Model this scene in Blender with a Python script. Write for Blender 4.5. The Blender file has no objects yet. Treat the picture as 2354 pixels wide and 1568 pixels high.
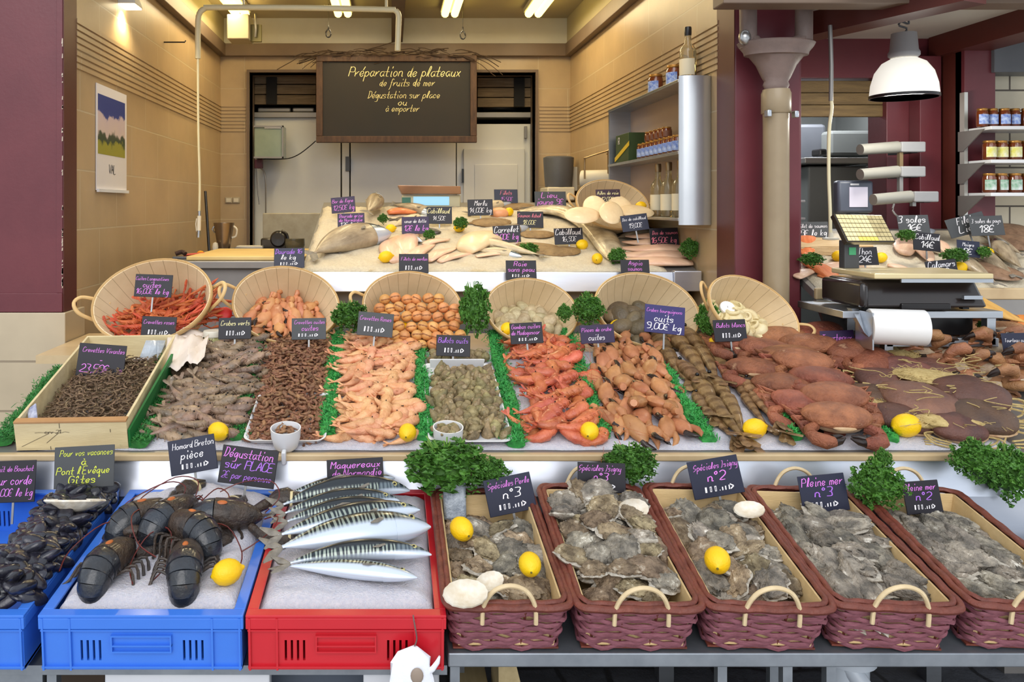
import bpy, math, random
import numpy as np
from mathutils import Vector, Matrix, Euler
random.seed(7)
R = math.radians; PI = math.pi
SC = bpy.context.scene; COL = SC.collection
F, CX, CY, EYE = 1845.0, 900.0, 475.0, 1.6      # lens in pixels of the 2354 px frame, horizon and vanishing point, eye height
def P(px, py, d): return Vector(((px-CX)*d/F, d, EYE-(py-CY)*d/F))
class Pl:                                       # a surface sloping up away from the street: z = z0 + s (y - y0)
    def __init__(s, y0, z0, sl): s.y0, s.z0, s.sl = y0, z0, sl
    def z(s, y): return s.z0 + s.sl*(y-s.y0)
    def hit(s, px, py, h=0):
        d = (EYE-s.z0-h+s.sl*s.y0)/(s.sl+(py-CY)/F)
        return Vector(((px-CX)*d/F, d, s.z0+h+s.sl*(d-s.y0)))
    def tilt(s): return math.atan(s.sl)
MAIN = Pl(2.25, .905, .241); UP = Pl(3.55, 1.31, .262); RUP = Pl(3.12, 1.285, .24); FAR = Pl(2.62, 1.0, .2)
# ---------------------------------------------------------------- materials
def srgb(c):
    f = lambda x: x/12.92 if x <= .04045 else ((x+.055)/1.055)**2.4
    return tuple(f(x/255.) for x in c)
_M = {}
def mat(name, c1, c2=None, scale=20, rough=.5, bump=0, bscale=None, metal=0, rand=0, hue=0, c3=None, detail=4, spec=.5, coat=0, emit=0, sss=0, alpha=1, trans=0, stretch=(1,1,1), voro=0, contrast=1, ior=1.45):
    if name in _M: return _M[name]
    m = bpy.data.materials.new(name); m.use_nodes = True; _M[name] = m
    nt = m.node_tree; N = nt.nodes; L = nt.links; b = N['Principled BSDF']
    tc = N.new('ShaderNodeTexCoord'); mp = N.new('ShaderNodeMapping'); mp.inputs['Scale'].default_value = stretch
    L.new(tc.outputs['Object'], mp.inputs['Vector']); vec = mp.outputs['Vector']
    if rand or hue:
        oi = N.new('ShaderNodeObjectInfo'); ad = N.new('ShaderNodeVectorMath'); ad.operation = 'ADD'
        cb = N.new('ShaderNodeCombineXYZ'); mu = N.new('ShaderNodeMath'); mu.operation = 'MULTIPLY'; mu.inputs[1].default_value = 7.
        L.new(oi.outputs['Random'], mu.inputs[0])
        for i in range(3): L.new(mu.outputs[0], cb.inputs[i])
        L.new(vec, ad.inputs[0]); L.new(cb.outputs[0], ad.inputs[1]); vec = ad.outputs[0]
    a1 = srgb(c1)+(1,)
    if c2 is None: src = None; b.inputs['Base Color'].default_value = a1
    else:
        if voro:
            n = N.new('ShaderNodeTexVoronoi'); n.inputs['Scale'].default_value = scale; n.inputs['Randomness'].default_value = 1
            fac = n.outputs['Distance']
        else:
            n = N.new('ShaderNodeTexNoise'); n.inputs['Scale'].default_value = scale; n.inputs['Detail'].default_value = detail
            n.inputs['Roughness'].default_value = .62; fac = n.outputs[0]
        L.new(vec, n.inputs['Vector'])
        cr = N.new('ShaderNodeValToRGB'); L.new(fac, cr.inputs[0])
        w = .17/contrast
        cr.color_ramp.elements[0].position = .5-w; cr.color_ramp.elements[0].color = a1
        cr.color_ramp.elements[1].position = .5+w; cr.color_ramp.elements[1].color = srgb(c2)+(1,)
        if c3:
            e = cr.color_ramp.elements.new(.5+w*1.8); e.color = srgb(c3)+(1,)
        src = cr.outputs[0]
    if rand or hue:
        hs = N.new('ShaderNodeHueSaturation'); L.new(src, hs.inputs['Color']) if src else setattr(hs.inputs['Color'], 'default_value', a1)
        mr = N.new('ShaderNodeMapRange'); mr.inputs[3].default_value = 1-rand; mr.inputs[4].default_value = 1+rand
        L.new(oi.outputs['Random'], mr.inputs[0]); L.new(mr.outputs[0], hs.inputs['Value'])
        if hue:
            m2 = N.new('ShaderNodeMath'); m2.operation = 'MULTIPLY'; m2.inputs[1].default_value = 37.7
            m3 = N.new('ShaderNodeMath'); m3.operation = 'FRACT'; L.new(oi.outputs['Random'], m2.inputs[0]); L.new(m2.outputs[0], m3.inputs[0])
            mh = N.new('ShaderNodeMapRange'); mh.inputs[3].default_value = .5-hue; mh.inputs[4].default_value = .5+hue
            L.new(m3.outputs[0], mh.inputs[0]); L.new(mh.outputs[0], hs.inputs['Hue'])
        src = hs.outputs[0]
    if src: L.new(src, b.inputs['Base Color'])
    b.inputs['Roughness'].default_value = rough; b.inputs['Metallic'].default_value = metal
    b.inputs['Specular IOR Level'].default_value = spec; b.inputs['Coat Weight'].default_value = coat; b.inputs['Coat Roughness'].default_value = .15
    b.inputs['IOR'].default_value = ior
    if trans: b.inputs['Transmission Weight'].default_value = trans
    if sss: b.inputs['Subsurface Weight'].default_value = sss; b.inputs['Subsurface Radius'].default_value = (.02,.01,.008); b.inputs['Subsurface Scale'].default_value = .5
    if emit:
        b.inputs['Emission Color'].default_value = a1; b.inputs['Emission Strength'].default_value = emit
    if bump:
        n2 = N.new('ShaderNodeTexNoise'); n2.inputs['Scale'].default_value = bscale or scale*2; n2.inputs['Detail'].default_value = 5; n2.inputs['Roughness'].default_value = .6
        L.new(vec, n2.inputs['Vector'])
        bp = N.new('ShaderNodeBump'); bp.inputs['Strength'].default_value = min(1, bump); bp.inputs['Distance'].default_value = .01*max(1, bump)
        L.new(n2.outputs[0], bp.inputs['Height']); L.new(bp.outputs[0], b.inputs['Normal'])
    return m
def tile_mat(name, c, mortar, axis, w, h, off=.5, rough=.35, ms=.004):
    m = mat(name, c, tuple(min(255, int(x*1.08)) for x in c), 3, rough)
    nt = m.node_tree; N = nt.nodes; L = nt.links; b = N['Principled BSDF']
    tc = N.new('ShaderNodeTexCoord'); sp = N.new('ShaderNodeSeparateXYZ'); cb = N.new('ShaderNodeCombineXYZ')
    L.new(tc.outputs['Object'], sp.inputs[0]); L.new(sp.outputs[axis], cb.inputs[0]); L.new(sp.outputs[2], cb.inputs[1])
    br = N.new('ShaderNodeTexBrick'); br.offset = off; br.inputs['Scale'].default_value = 1; br.inputs['Brick Width'].default_value = w
    br.inputs['Row Height'].default_value = h; br.inputs['Mortar Size'].default_value = ms; br.inputs['Mortar Smooth'].default_value = .1
    L.new(cb.outputs[0], br.inputs['Vector'])
    mx = N.new('ShaderNodeMix'); mx.data_type = 'RGBA'; old = b.inputs['Base Color'].links[0].from_socket
    L.new(br.outputs['Fac'], mx.inputs[0]); L.new(old, mx.inputs[6]); mx.inputs[7].default_value = srgb(mortar)+(1,)
    L.new(mx.outputs[2], b.inputs['Base Color'])
    bp = N.new('ShaderNodeBump'); bp.invert = True; bp.inputs['Distance'].default_value = .003; L.new(br.outputs['Fac'], bp.inputs['Height']); L.new(bp.outputs[0], b.inputs['Normal'])
    return m
# ---------------------------------------------------------------- meshes
class MB:
    def __init__(s): s.v = []; s.f = []; s.m = []; s.mi = 0; s.X = None
    def add(s, vs, fs, mi=None):
        o = len(s.v)
        if s.X is not None: vs = [s.X @ Vector(v) for v in vs]
        s.v += [tuple(v) for v in vs]; s.f += [tuple(o+i for i in f) for f in fs]; s.m += [s.mi if mi is None else mi]*len(fs); return s
    def box(s, x0, x1, y0, y1, z0, z1, mi=None, sh=0):
        v = [(x0,y0,z0),(x1,y0,z0),(x1,y1,z0),(x0,y1,z0),(x0,y0,z1),(x1,y0,z1),(x1,y1,z1),(x0,y1,z1)]
        return s.add(v, [(3,2,1,0),(4,5,6,7),(0,1,5,4),(1,2,6,5),(2,3,7,6),(3,0,4,7)], mi)
    def hexa(s, v, mi=None): return s.add(v, [(3,2,1,0),(4,5,6,7),(0,1,5,4),(1,2,6,5),(2,3,7,6),(3,0,4,7)], mi)
    def loft(s, pts, ra, rb=None, n=8, mi=None, up=(0,0,1), cap=True, shape=None, roll=0, closed=False):
        rb = rb or ra; k = len(pts); pts = [Vector(p) for p in pts]; up = Vector(up); vs = []; fs = []
        for i, p in enumerate(pts):
            t = (pts[(i+1) % k]-pts[i-1]) if closed else (pts[min(i+1,k-1)]-pts[max(i-1,0)])
            t = t.normalized() if t.length > 1e-9 else Vector((1,0,0))
            a = up.cross(t)
            a = a.normalized() if a.length > 1e-4 else t.orthogonal().normalized()
            b = t.cross(a)
            for j in range(n):
                q = 2*PI*j/n+roll; c, sn = math.cos(q), math.sin(q); m_ = shape(q, i/(k-1.)) if shape else 1
                vs.append(p+a*(ra[i]*c*m_)+b*(rb[i]*sn*m_))
        for i in range(k if closed else k-1):
            for j in range(n):
                i2 = (i+1) % k; fs.append((i*n+j, i*n+(j+1) % n, i2*n+(j+1) % n, i2*n+j))
        if cap and not closed: fs += [tuple(range(n))[::-1], tuple((k-1)*n+j for j in range(n))]
        return s.add(vs, fs, mi)
    def tube(s, pts, r, n=6, mi=None, sm=0, closed=False):
        if sm: pts = smooth(pts, sm)
        return s.loft(pts, [r]*len(pts), n=n, mi=mi, up=(.13,.21,.97), closed=closed)
    def lathe(s, prof, n=20, mi=None, c=(0,0,0), ax=None, sx=1, sy=1):
        vs = []; fs = []; k = len(prof)
        for r, z in prof:
            for j in range(n): q = 2*PI*j/n; vs.append((c[0]+r*sx*math.cos(q), c[1]+r*sy*math.sin(q), c[2]+z))
        for i in range(k-1):
            for j in range(n): fs.append((i*n+j, i*n+(j+1) % n, (i+1)*n+(j+1) % n, (i+1)*n+j))
        if prof[0][0] > 1e-6: fs.append(tuple(range(n))[::-1])
        if prof[-1][0] > 1e-6: fs.append(tuple((k-1)*n+j for j in range(n)))
        return s.add(vs, fs, mi)
    def ell(s, c, r, nu=12, nv=8, mi=None, fn=None):
        vs = []; fs = []
        for i in range(nv+1):
            t = PI*i/nv
            for j in range(nu):
                q = 2*PI*j/nu; d = Vector((math.sin(t)*math.cos(q), math.sin(t)*math.sin(q), math.cos(t)))
                m_ = fn(d) if fn else 1
                vs.append((c[0]+r[0]*d.x*m_, c[1]+r[1]*d.y*m_, c[2]+r[2]*d.z*m_))
        for i in range(nv):
            for j in range(nu): fs.append(((i+1)*nu+j, (i+1)*nu+(j+1) % nu, i*nu+(j+1) % nu, i*nu+j))
        return s.add(vs, fs, mi)
    def merge(s, o, X, mi=None):
        b = len(s.v); s.v += [tuple(X @ Vector(v)) for v in o.v]; s.f += [tuple(b+i for i in f) for f in o.f]; s.m += (o.m if mi is None else [mi]*len(o.f)); return s
    def mesh(s, name, mats, sm=True):
        me = bpy.data.meshes.new(name); me.from_pydata(s.v, [], s.f)
        for m in (mats if isinstance(mats, (list, tuple)) else [mats]): me.materials.append(m)
        me.polygons.foreach_set('material_index', s.m); me.polygons.foreach_set('use_smooth', [sm]*len(s.f))
        me.validate(clean_customdata=False); me.update(); return me
    def obj(s, name, mats, parent=None, sm=True, bev=0, sub=0, auto=None):
        o = bpy.data.objects.new(name, s.mesh(name, mats, sm)); COL.objects.link(o)
        if parent: o.parent = parent
        if bev:
            b = o.modifiers.new('b', 'BEVEL'); b.width = bev; b.segments = 2; b.limit_method = 'ANGLE'; b.angle_limit = R(40)
        if sub: q = o.modifiers.new('s', 'SUBSURF'); q.levels = sub; q.render_levels = sub
        if sm and auto is None: auto = 45
        if auto and sm and not sub:
            o.data.set_sharp_from_angle(angle=R(auto))
        return o
def smooth(pts, k=4):
    pts = [Vector(p) for p in pts]; out = []
    for i in range(len(pts)-1):
        p0, p1, p2, p3 = pts[max(i-1,0)], pts[i], pts[i+1], pts[min(i+2,len(pts)-1)]
        for j in range(k):
            t = j/k; out.append(.5*((2*p1)+(p2-p0)*t+(2*p0-5*p1+4*p2-p3)*t*t+(-p0+3*p1-3*p2+p3)*t**3))
    return out+[pts[-1]]
def T(o, label=None, cat=None, group=None, kind=None):
    if label: o['label'] = label
    if cat: o['category'] = cat
    if group: o['group'] = group
    if kind: o['kind'] = kind
    return o
def S(o): o['kind'] = 'structure'; return o
def emp(name, loc=(0,0,0), rz=0):
    o = bpy.data.objects.new(name, None); COL.objects.link(o); o.location = loc; o.rotation_euler = (0,0,rz); o.empty_display_size = .05; return o
KIDS = {}
def kids(o):
    return [c for c in bpy.data.objects if c.parent == o]
def tree(o): return (o, [tree(c) for c in kids(o)])
def dup(tr, parent=None):
    o, ch = tr; c = o.copy(); COL.objects.link(c); c.parent = parent
    for t in ch: dup(t, c)
    return c
def frame(loc, tilt=0, yaw=0, pitch=0, roll=0, s=1):
    # stands on a surface tilted up away from the viewer, turned by yaw on it
    return Matrix.Translation(loc) @ Matrix.Rotation(tilt, 4, 'X') @ Matrix.Rotation(yaw, 4, 'Z') @ Matrix.Rotation(pitch, 4, 'Y') @ Matrix.Rotation(roll, 4, 'X') @ Matrix.Diagonal((s,s,s,1))
def rn(a=1.): return random.uniform(-a, a)
class Pool:                                    # the first placing uses the built thing itself, later ones are copies
    def __init__(s, roots): s.t = [tree(r) for r in roots]; s.used = [False]*len(roots)
    def put(s, X, label, cat, group=None, i=None):
        i = random.randrange(len(s.t)) if i is None else i
        o = s.t[i][0] if not s.used[i] else dup(s.t[i]); s.used[i] = True
        o.matrix_world = X; T(o, label, cat, group); return o
    def finish(s):
        for u, t in zip(s.used, s.t):
            if not u:
                def rm(q):
                    for c in q[1]: rm(c)
                    bpy.data.objects.remove(q[0])
                rm(t)
def noise3(seed):
    rs = random.Random(seed); w = [(rs.uniform(-1,1), rs.uniform(-1,1), rs.uniform(-1,1), rs.uniform(0,6.28), k) for k in (2,3,4,6,8,11) for _ in range(2)]
    return lambda p: sum(math.sin(k*(a*p[0]+b*p[1]+c*p[2])+f)/k for a,b,c,f,k in w)
# ================================================================ camera, sky, lamps
cam = bpy.data.objects.new('camera', bpy.data.cameras.new('camera')); COL.objects.link(cam); SC.camera = cam
cam.location = (0,0,EYE); cam.rotation_euler = (PI/2,0,0); cam.data.sensor_width = 36; cam.data.lens = 36*F/2354
cam.data.shift_x = (1177-CX)/2354; cam.data.shift_y = -(784-CY)/2354; cam.data.clip_start = .05
SC.view_settings.view_transform = 'Standard'; SC.view_settings.look = 'None'; SC.view_settings.gamma = 1; SC.view_settings.exposure = EXPO = .2
w = bpy.data.worlds.new('sky'); SC.world = w; w.use_nodes = True; bg = w.node_tree.nodes['Background']
bg.inputs[0].default_value = (.86,.93,1,1); bg.inputs[1].default_value = 1.0
SC.cycles.max_bounces = 8; SC.cycles.diffuse_bounces = 3; SC.cycles.glossy_bounces = 3; SC.cycles.transmission_bounces = 6; SC.cycles.transparent_max_bounces = 6
SC.cycles.use_denoising = True; SC.cycles.caustics_reflective = False; SC.cycles.caustics_refractive = False; SC.cycles.sample_clamp_indirect = 6
def lamp(kind, loc, e, col, size=.2, rot=(0,0,0), sy=None, spot=None, blend=.6):
    l = bpy.data.lights.new('lamp_light', kind); l.energy = e; l.color = col
    if kind == 'AREA':
        l.size = size
        if sy: l.shape = 'RECTANGLE'; l.size_y = sy
    else: l.shadow_soft_size = size
    if kind == 'SPOT': l.spot_size = R(spot); l.spot_blend = blend
    o = bpy.data.objects.new('lamp_light', l); COL.objects.link(o); o.location = loc; o.rotation_euler = rot; return o
sun = lamp('SUN', (0,-3,6), 1.5, (1,.97,.95), rot=(R(56), R(-12), 0)); sun.data.angle = R(50); sun.name = 'hazy_sun'
# ================================================================ materials of the place
WINE = mat('wine paint', (108,50,56), (98,44,51), 4, .33, .05, 60)
WINE2 = mat('brick red of lit returns and beams', (92,42,34), (84,38,32), 4, .45)  # browner for pillar returns, inside light put into the colour; also bay beams
STEEL = mat('brushed steel', (196,200,206), (182,186,192), 3, .32, metal=1, stretch=(1,8,8))
STEEL2 = mat('dull steel', (150,146,142), (138,134,131), 3, .42, metal=.6)
TILE_X = tile_mat('beige wall tile facing front', (176,154,124), (196,178,148), 0, .45, .2505)
TILE_Y = tile_mat('beige wall tile facing side', (176,150,114), (196,176,142), 1, .45, .2505)
WHITE = mat('white paint', (214,210,200), (205,200,190), 3, .6)
CREAM = mat('cream ceiling paint', (188,178,150), (182,170,142), 2, .7)
BEAM = mat('brown grey beam paint', (120,100,84), (110,92,78), 4, .5)
FRIDGE = mat('white fridge panel', (236,234,228), (228,226,220), 2, .35)
WOODD = mat('grey weathered wood', (132,112,88), (104,88,68), 6, .7, .3, 40, stretch=(1,12,12))
BLACK = mat('black plastic', (26,24,25), (32,29,30), 5, .28)
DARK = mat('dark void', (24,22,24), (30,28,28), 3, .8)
GREY = mat('grey plastic', (96,98,104), (88,90,96), 5, .45)
TAPEW = mat('white plastic', (226,226,228), (220,220,222), 5, .35)
TAPE = mat('off white paint', (222,214,196), (214,206,188), 6, .5)
COBBLE = mat('dark paving stones', (44,46,52), (66,68,74), 8, .6, .6, 30)
def brick(m, sx, sy, c):
    nt = m.node_tree; N = nt.nodes; L = nt.links; b = N['Principled BSDF']; tc = N.new('ShaderNodeTexCoord')
    n = N.new('ShaderNodeTexNoise'); n.inputs['Scale'].default_value = 3; ad = N.new('ShaderNodeMix'); ad.data_type = 'RGBA'; ad.inputs[0].default_value = .12
    L.new(tc.outputs['Object'], n.inputs['Vector']); L.new(tc.outputs['Object'], ad.inputs[6]); L.new(n.outputs[1], ad.inputs[7])
    br = N.new('ShaderNodeTexBrick'); br.inputs['Scale'].default_value = 1; br.inputs['Brick Width'].default_value = sx; br.inputs['Row Height'].default_value = sy
    br.inputs['Mortar Size'].default_value = .012; br.inputs['Mortar Smooth'].default_value = .6; L.new(ad.outputs[2], br.inputs['Vector'])
    mx = N.new('ShaderNodeMix'); mx.data_type = 'RGBA'; old = b.inputs['Base Color'].links[0].from_socket
    L.new(br.outputs['Fac'], mx.inputs[0]); L.new(old, mx.inputs[6]); mx.inputs[7].default_value = srgb(c)+(1,); L.new(mx.outputs[2], b.inputs['Base Color'])
brick(COBBLE, .16, .12, (26,26,30))
# ================================================================ shell of the shop
XL, XR, DP, DB = -1.31, 1.37, 3.2, 6.15
S(MB().add([(-9,1.35,0),(9,1.35,0),(9,8,0),(-9,8,0)], [(0,1,2,3)]).obj('floor', COBBLE))
PAVE = mat('pale street slabs', (206,204,200), (190,188,186), 6, .6); brick(PAVE, .6, .4, (150,148,144))
S(MB().box(-9,9,-9,1.35,-.05,.004).obj('floor_street', PAVE, sm=False))
def ribs(mb, axis, pos, a, b, sgn):
    for k in range(8):
        z = 2.175+k*.027
        if axis == 'x': mb.box(min(pos, pos+sgn*.007), max(pos, pos+sgn*.007), a, b, z, z+.018)
        else: mb.box(a, b, pos-.007, pos, z, z+.018)
m = MB().box(XL-.12, XL, DP+.12, DB+.2, 0, 3.3); ribs(m, 'x', XL, DP+.13, DB, 1); S(m.obj('wall_left', TILE_Y, sm=False))
m = MB().box(XR, XR+.12, DP+.15, DB+.2, 0, 3.3); ribs(m, 'x', XR, DP+.16, DB, -1); S(m.obj('wall_right', TILE_Y, sm=False))
ox0, ox1, oz = -1.085, 1.10, 2.625
m = MB().box(XL, ox0, DB, DB+.12, 0, 3.3).box(ox1, XR, DB, DB+.12, 0, 3.3).box(ox0, ox1, DB, DB+.12, oz, 3.3)
ribs(m, 'y', DB, XL, ox0-.03, -1); ribs(m, 'y', DB, ox1+.03, XR, -1); S(m.obj('wall_back', TILE_X, sm=False))
S(MB().box(XL, XR, DB-.02, DB, 2.84, 3.06).obj('trim_1', WHITE, sm=False))
S(MB().box(XL-.12, XR+.12, DP-.1, DB+.2, 3.04, 3.2).obj('ceiling', CREAM, sm=False))
m = MB().box(XL+.04, XR-.04, DB-.06, DB-.02, 2.745, 2.84).box(XL, XL+.05, 3.0, DB-.02, 2.745, 2.84).box(XR-.05, XR, 3.0, DB-.02, 2.745, 2.84)
S(m.obj('trim_2', BEAM, sm=False, bev=.004))
S(MB().box(XL, XL+.03, 3.1, DB-.02, 2.84, 3.04).box(XR-.03, XR, 3.1, DB-.02, 2.84, 3.04).obj('trim_3', CREAM, sm=False))
# ceiling joist seen by the pipe
S(MB().box(.0, .085, 4.6, 6.1, 2.85, 3.04).obj('trim_4', BEAM, sm=False))
# opening frame and the room behind
m = MB().box(ox0-.02, ox0, DB-.03, DB+.2, 0, oz).box(ox1, ox1+.02, DB-.03, DB+.2, 0, oz).box(ox0-.02, ox1+.02, DB-.03, DB+.2, oz, oz+.02)
S(m.obj('trim_5', BEAM, sm=False))
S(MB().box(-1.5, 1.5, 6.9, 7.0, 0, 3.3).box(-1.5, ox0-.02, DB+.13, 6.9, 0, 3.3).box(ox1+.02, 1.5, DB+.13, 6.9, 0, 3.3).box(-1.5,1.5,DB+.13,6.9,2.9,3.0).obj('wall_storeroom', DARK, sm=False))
def at(x0, y0, x1, y1, d):                     # pixel rectangle -> x0,x1,z0,z1 at that distance
    a, b = P(x0, y1, d), P(x1, y0, d); return a.x, b.x, a.z, b.z
def pbox(mb, x0, y0, x1, y1, d, dep, mi=None):
    a = at(x0, y0, x1, y1, d); return mb.box(a[0], a[1], d, d+dep, a[2], a[3], mi)
# panels of the cold room, one thing each
fr = emp('cold_room', (0,6.4,0)); T(fr, 'white panelled cold room seen through the opening behind the blackboard', 'cold room')
fr.location = (0,0,0)
m = MB(); pbox(m, 584, 268, 783, 640, 6.4, .1); m.obj('side_panel', FRIDGE, fr, sm=False, bev=.004)
m = MB(); pbox(m, 786, 268, 803, 640, 6.39, .1); m.obj('post', FRIDGE, fr, sm=False, bev=.003)
m = MB(); pbox(m, 806, 268, 1048, 640, 6.4, .1); m.obj('sliding_door', FRIDGE, fr, sm=False, bev=.004)
m = MB(); pbox(m, 1050, 285, 1225, 640, 6.41, .1); m.obj('door_surround', FRIDGE, fr, sm=False, bev=.004)
m = MB(); pbox(m, 1066, 342, 1206, 640, 6.37, .04); d_ = m.obj('small_door', FRIDGE, fr, sm=False, bev=.004)
m = MB(); pbox(m, 1091, 378, 1190, 640, 6.36, .012); m.obj('inset_panel', FRIDGE, d_, sm=False, bev=.003)
m = MB(); pbox(m, 1062, 388, 1066, 420, 6.35, .03); m.obj('handle', BLACK, d_, sm=False)
m = MB(); pbox(m, 794, 360, 804, 393, 6.36, .03); m.obj('handle', GREY, fr, sm=False)
m = MB(); pbox(m, 584, 258, 1222, 270, 6.36, .2); m.obj('top_rail', STEEL2, fr, sm=False, bev=.003)
m = MB(); pbox(m, 1206, 290, 1212, 318, 6.36, .03); m.obj('hinge', STEEL2, fr, sm=False, bev=.003)
for a, nm in (((585,170,726,241), 'left'), ((1098,178,1222,247), 'right')):
    m = MB(); h = (a[3]-a[1])/3.
    for k in range(3): pbox(m, a[0], a[1]+k*h+1, a[2], a[1]+(k+1)*h-1, 6.36, .03)
    o = m.obj('plank_panel', WOODD, sm=False, bev=.003); T(o, 'grey wooden plank panel in the opening, on the %s side of the blackboard' % ('glass box' if nm == 'left' else 'towel dispenser'), 'wood panel')
    sx = (612, 636) if nm == 'left' else (1182, 1206)
    m = MB(); pbox(m, sx[0], a[1]+1, sx[1], a[3]-2, 6.34, .015); m.obj('dark_strap', DARK, o, sm=False)
for x0, x1, lab in ((592,668,'long pale tray stored above the cold room panel, beside the blackboard'), (672,722,'small grey tray stored above the cold room next to the blackboard')):
    m = MB(); pbox(m, x0, 247, x1, 258, 6.42, .2); T(m.obj('storage_tray', STEEL2, sm=False, bev=.01), lab, 'tray')
m = MB(); q = P(1150, 256, 6.72); m.lathe([(.13,0),(.145,.03),(.145,.075),(.14,.075),(.135,.01)], 28, c=q); T(m.obj('steel_pan', STEEL2), 'round steel pan stored above the small cold room door', 'pan')
# pillars
m = MB().box(-2.6, XL, DP, DP+.13, 1.18, 4).box(-2.6, XL+.0, DP-.008, DP, 1.18, 1.255)
m.box(-1.335, XL, DP-.004, DP, 1.255, 4)
S(m.obj('wall_front_pillar', WINE, sm=False, bev=.003))
S(MB().box(XL, XL+.004, DP, DP+.13, 1.18, 4).obj('trim_6', WINE2, sm=False))  # return face of the pillar, inside light carried by its colour
m = MB(); rs = random.Random(11)
for k in range(46):
    z = rs.uniform(1.27,1.6) if k % 3 else rs.uniform(1.6,2.25); h_ = rs.uniform(.004,.022); w_c = rs.uniform(.0015,.004)
    m.hexa([(XL-w_c,DP-.0055,z),(XL+.0005,DP-.0055,z+.001),(XL+.0005,DP,z+.001),(XL-w_c,DP,z),(XL-w_c*.4,DP-.0055,z+h_),(XL+.0005,DP-.0055,z+h_),(XL+.0005,DP,z+h_),(XL-w_c*.4,DP,z+h_)])
S(m.obj('trim_15', mat('bare plaster chips', (224,210,190), (206,190,170), 40, .8), sm=False))
S(MB().box(-2.6, XL+.015, DP-.015, DP+.19, 0, 1.178).obj('trim_7', tile_mat('stone base tile', (182,166,140), (150,134,112), 0, .62, .197, 0), sm=False, bev=.003))
S(MB().box(XR, 1.63, DP, 3.37, 0, 4).box(1.63, 1.66, 3.25, 3.8, 0, 4).obj('wall_centre_pillar', WINE, sm=False, bev=.004))
S(MB().box(XR-.004, XR, DP+.0, 3.37, 0, 4).obj('trim_8', WINE2, sm=False))  # shop-side return, coloured as lit from inside
# right bay
RX = 2.57
S(MB().box(1.63, 1.64, 3.8, 3.95, 0, 3).box(1.63, RX, 3.8, 3.95, 2.21, 3).box(P(2038,0,3.8).x, RX, 3.8, 3.95, 0, 2.25).obj('wall_back_bay', WINE, sm=False, bev=.003))
S(MB().box(P(2105,0,3.75).x, RX-.02, 3.72, 3.8, 0, 2.3).obj('trim_9', WINE, sm=False, bev=.004))
S(MB().box(RX, RX+.1, 3.62, 3.8, 0, 3).obj('wall_right_bay', WINE2, sm=False))
S(MB().box(RX, P(2281,0,3.62).x, 3.6, 3.66, 0, 2.32).obj('trim_10', WINE, sm=False, bev=.003))
S(MB().box(P(2275,0,3.7).x, 4.2, 3.7, 3.8, 0, 3).obj('wall_tiled_bay', tile_mat('white bay tile', (206,196,172), (88,76,62), 0, .3, .178, .5, ms=.004), sm=False))
S(MB().box(1.63, 4.2, 2.7, 3.9, 2.395, 2.5).obj('ceiling_bay', WHITE, sm=False))
# sloping red beams under that ceiling
def bar(mb, a, b, w, h):
    a, b = Vector(a), Vector(b); d = (b-a).normalized(); s_ = d.cross(Vector((0,0,1))).normalized()*w/2; u = Vector((0,0,h))
    return mb.hexa([a-s_, b-s_, b+s_, a+s_, a-s_+u, b-s_+u, b+s_+u, a+s_+u])
S(bar(MB(), (1.66,3.55,2.30), (2.0,2.75,2.30), .12, .1).obj('trim_11', WINE2, sm=False))
S(bar(MB(), (RX+.04,3.78,2.30), (RX+.04,2.7,2.30), .16, .1).obj('trim_12', WINE2, sm=False))
S(MB().box(1.2, 2.45, 2.9, 3.0, 2.335, 2.6).obj('trim_13', BEAM, sm=False, bev=.004))
S(MB().box(RX+.12, 3.2, 3.58, 3.7, 2.20, 2.4).obj('trim_14', GREY, sm=False, bev=.004))
# room seen through the bay opening
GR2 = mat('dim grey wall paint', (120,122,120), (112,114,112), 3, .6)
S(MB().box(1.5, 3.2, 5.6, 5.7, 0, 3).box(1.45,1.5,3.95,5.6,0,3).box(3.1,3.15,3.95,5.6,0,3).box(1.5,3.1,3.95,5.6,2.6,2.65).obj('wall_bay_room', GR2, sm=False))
m = MB()
for k in range(3): z0 = P(0,268,3.83).z+k*.058; m.box(1.64, P(2038,0,3.83).x, 3.83, 3.86, z0, z0+.055)
T(m.obj('plank_panel', mat('brown plank wood', (128,104,66), (100,80,50), 6, .6, .3, 40, stretch=(1,10,10)), sm=False, bev=.003), 'brown wooden plank panel at the top of the opening behind the white hose pole', 'wood panel')
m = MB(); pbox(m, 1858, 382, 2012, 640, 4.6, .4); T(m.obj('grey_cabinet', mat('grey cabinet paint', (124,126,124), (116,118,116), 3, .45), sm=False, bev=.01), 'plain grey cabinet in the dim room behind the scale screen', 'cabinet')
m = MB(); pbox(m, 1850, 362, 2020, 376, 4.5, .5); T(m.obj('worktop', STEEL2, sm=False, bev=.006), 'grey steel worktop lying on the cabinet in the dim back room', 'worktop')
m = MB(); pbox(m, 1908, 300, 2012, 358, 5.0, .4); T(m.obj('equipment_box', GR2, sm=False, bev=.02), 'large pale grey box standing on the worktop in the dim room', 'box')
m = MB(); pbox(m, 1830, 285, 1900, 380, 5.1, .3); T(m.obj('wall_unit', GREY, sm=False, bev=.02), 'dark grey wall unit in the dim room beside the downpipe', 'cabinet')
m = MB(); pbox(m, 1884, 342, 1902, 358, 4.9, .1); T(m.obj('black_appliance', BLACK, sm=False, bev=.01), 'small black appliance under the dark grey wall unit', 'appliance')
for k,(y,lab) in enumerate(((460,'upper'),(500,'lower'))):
    m = MB(); pbox(m, 1832, y, 1852, y+5, 4.4, .25); T(m.obj('wall_shelf', TAPEW, sm=False, bev=.003), lab+' small white shelf in the dim room behind the downpipe', 'shelf')
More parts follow.
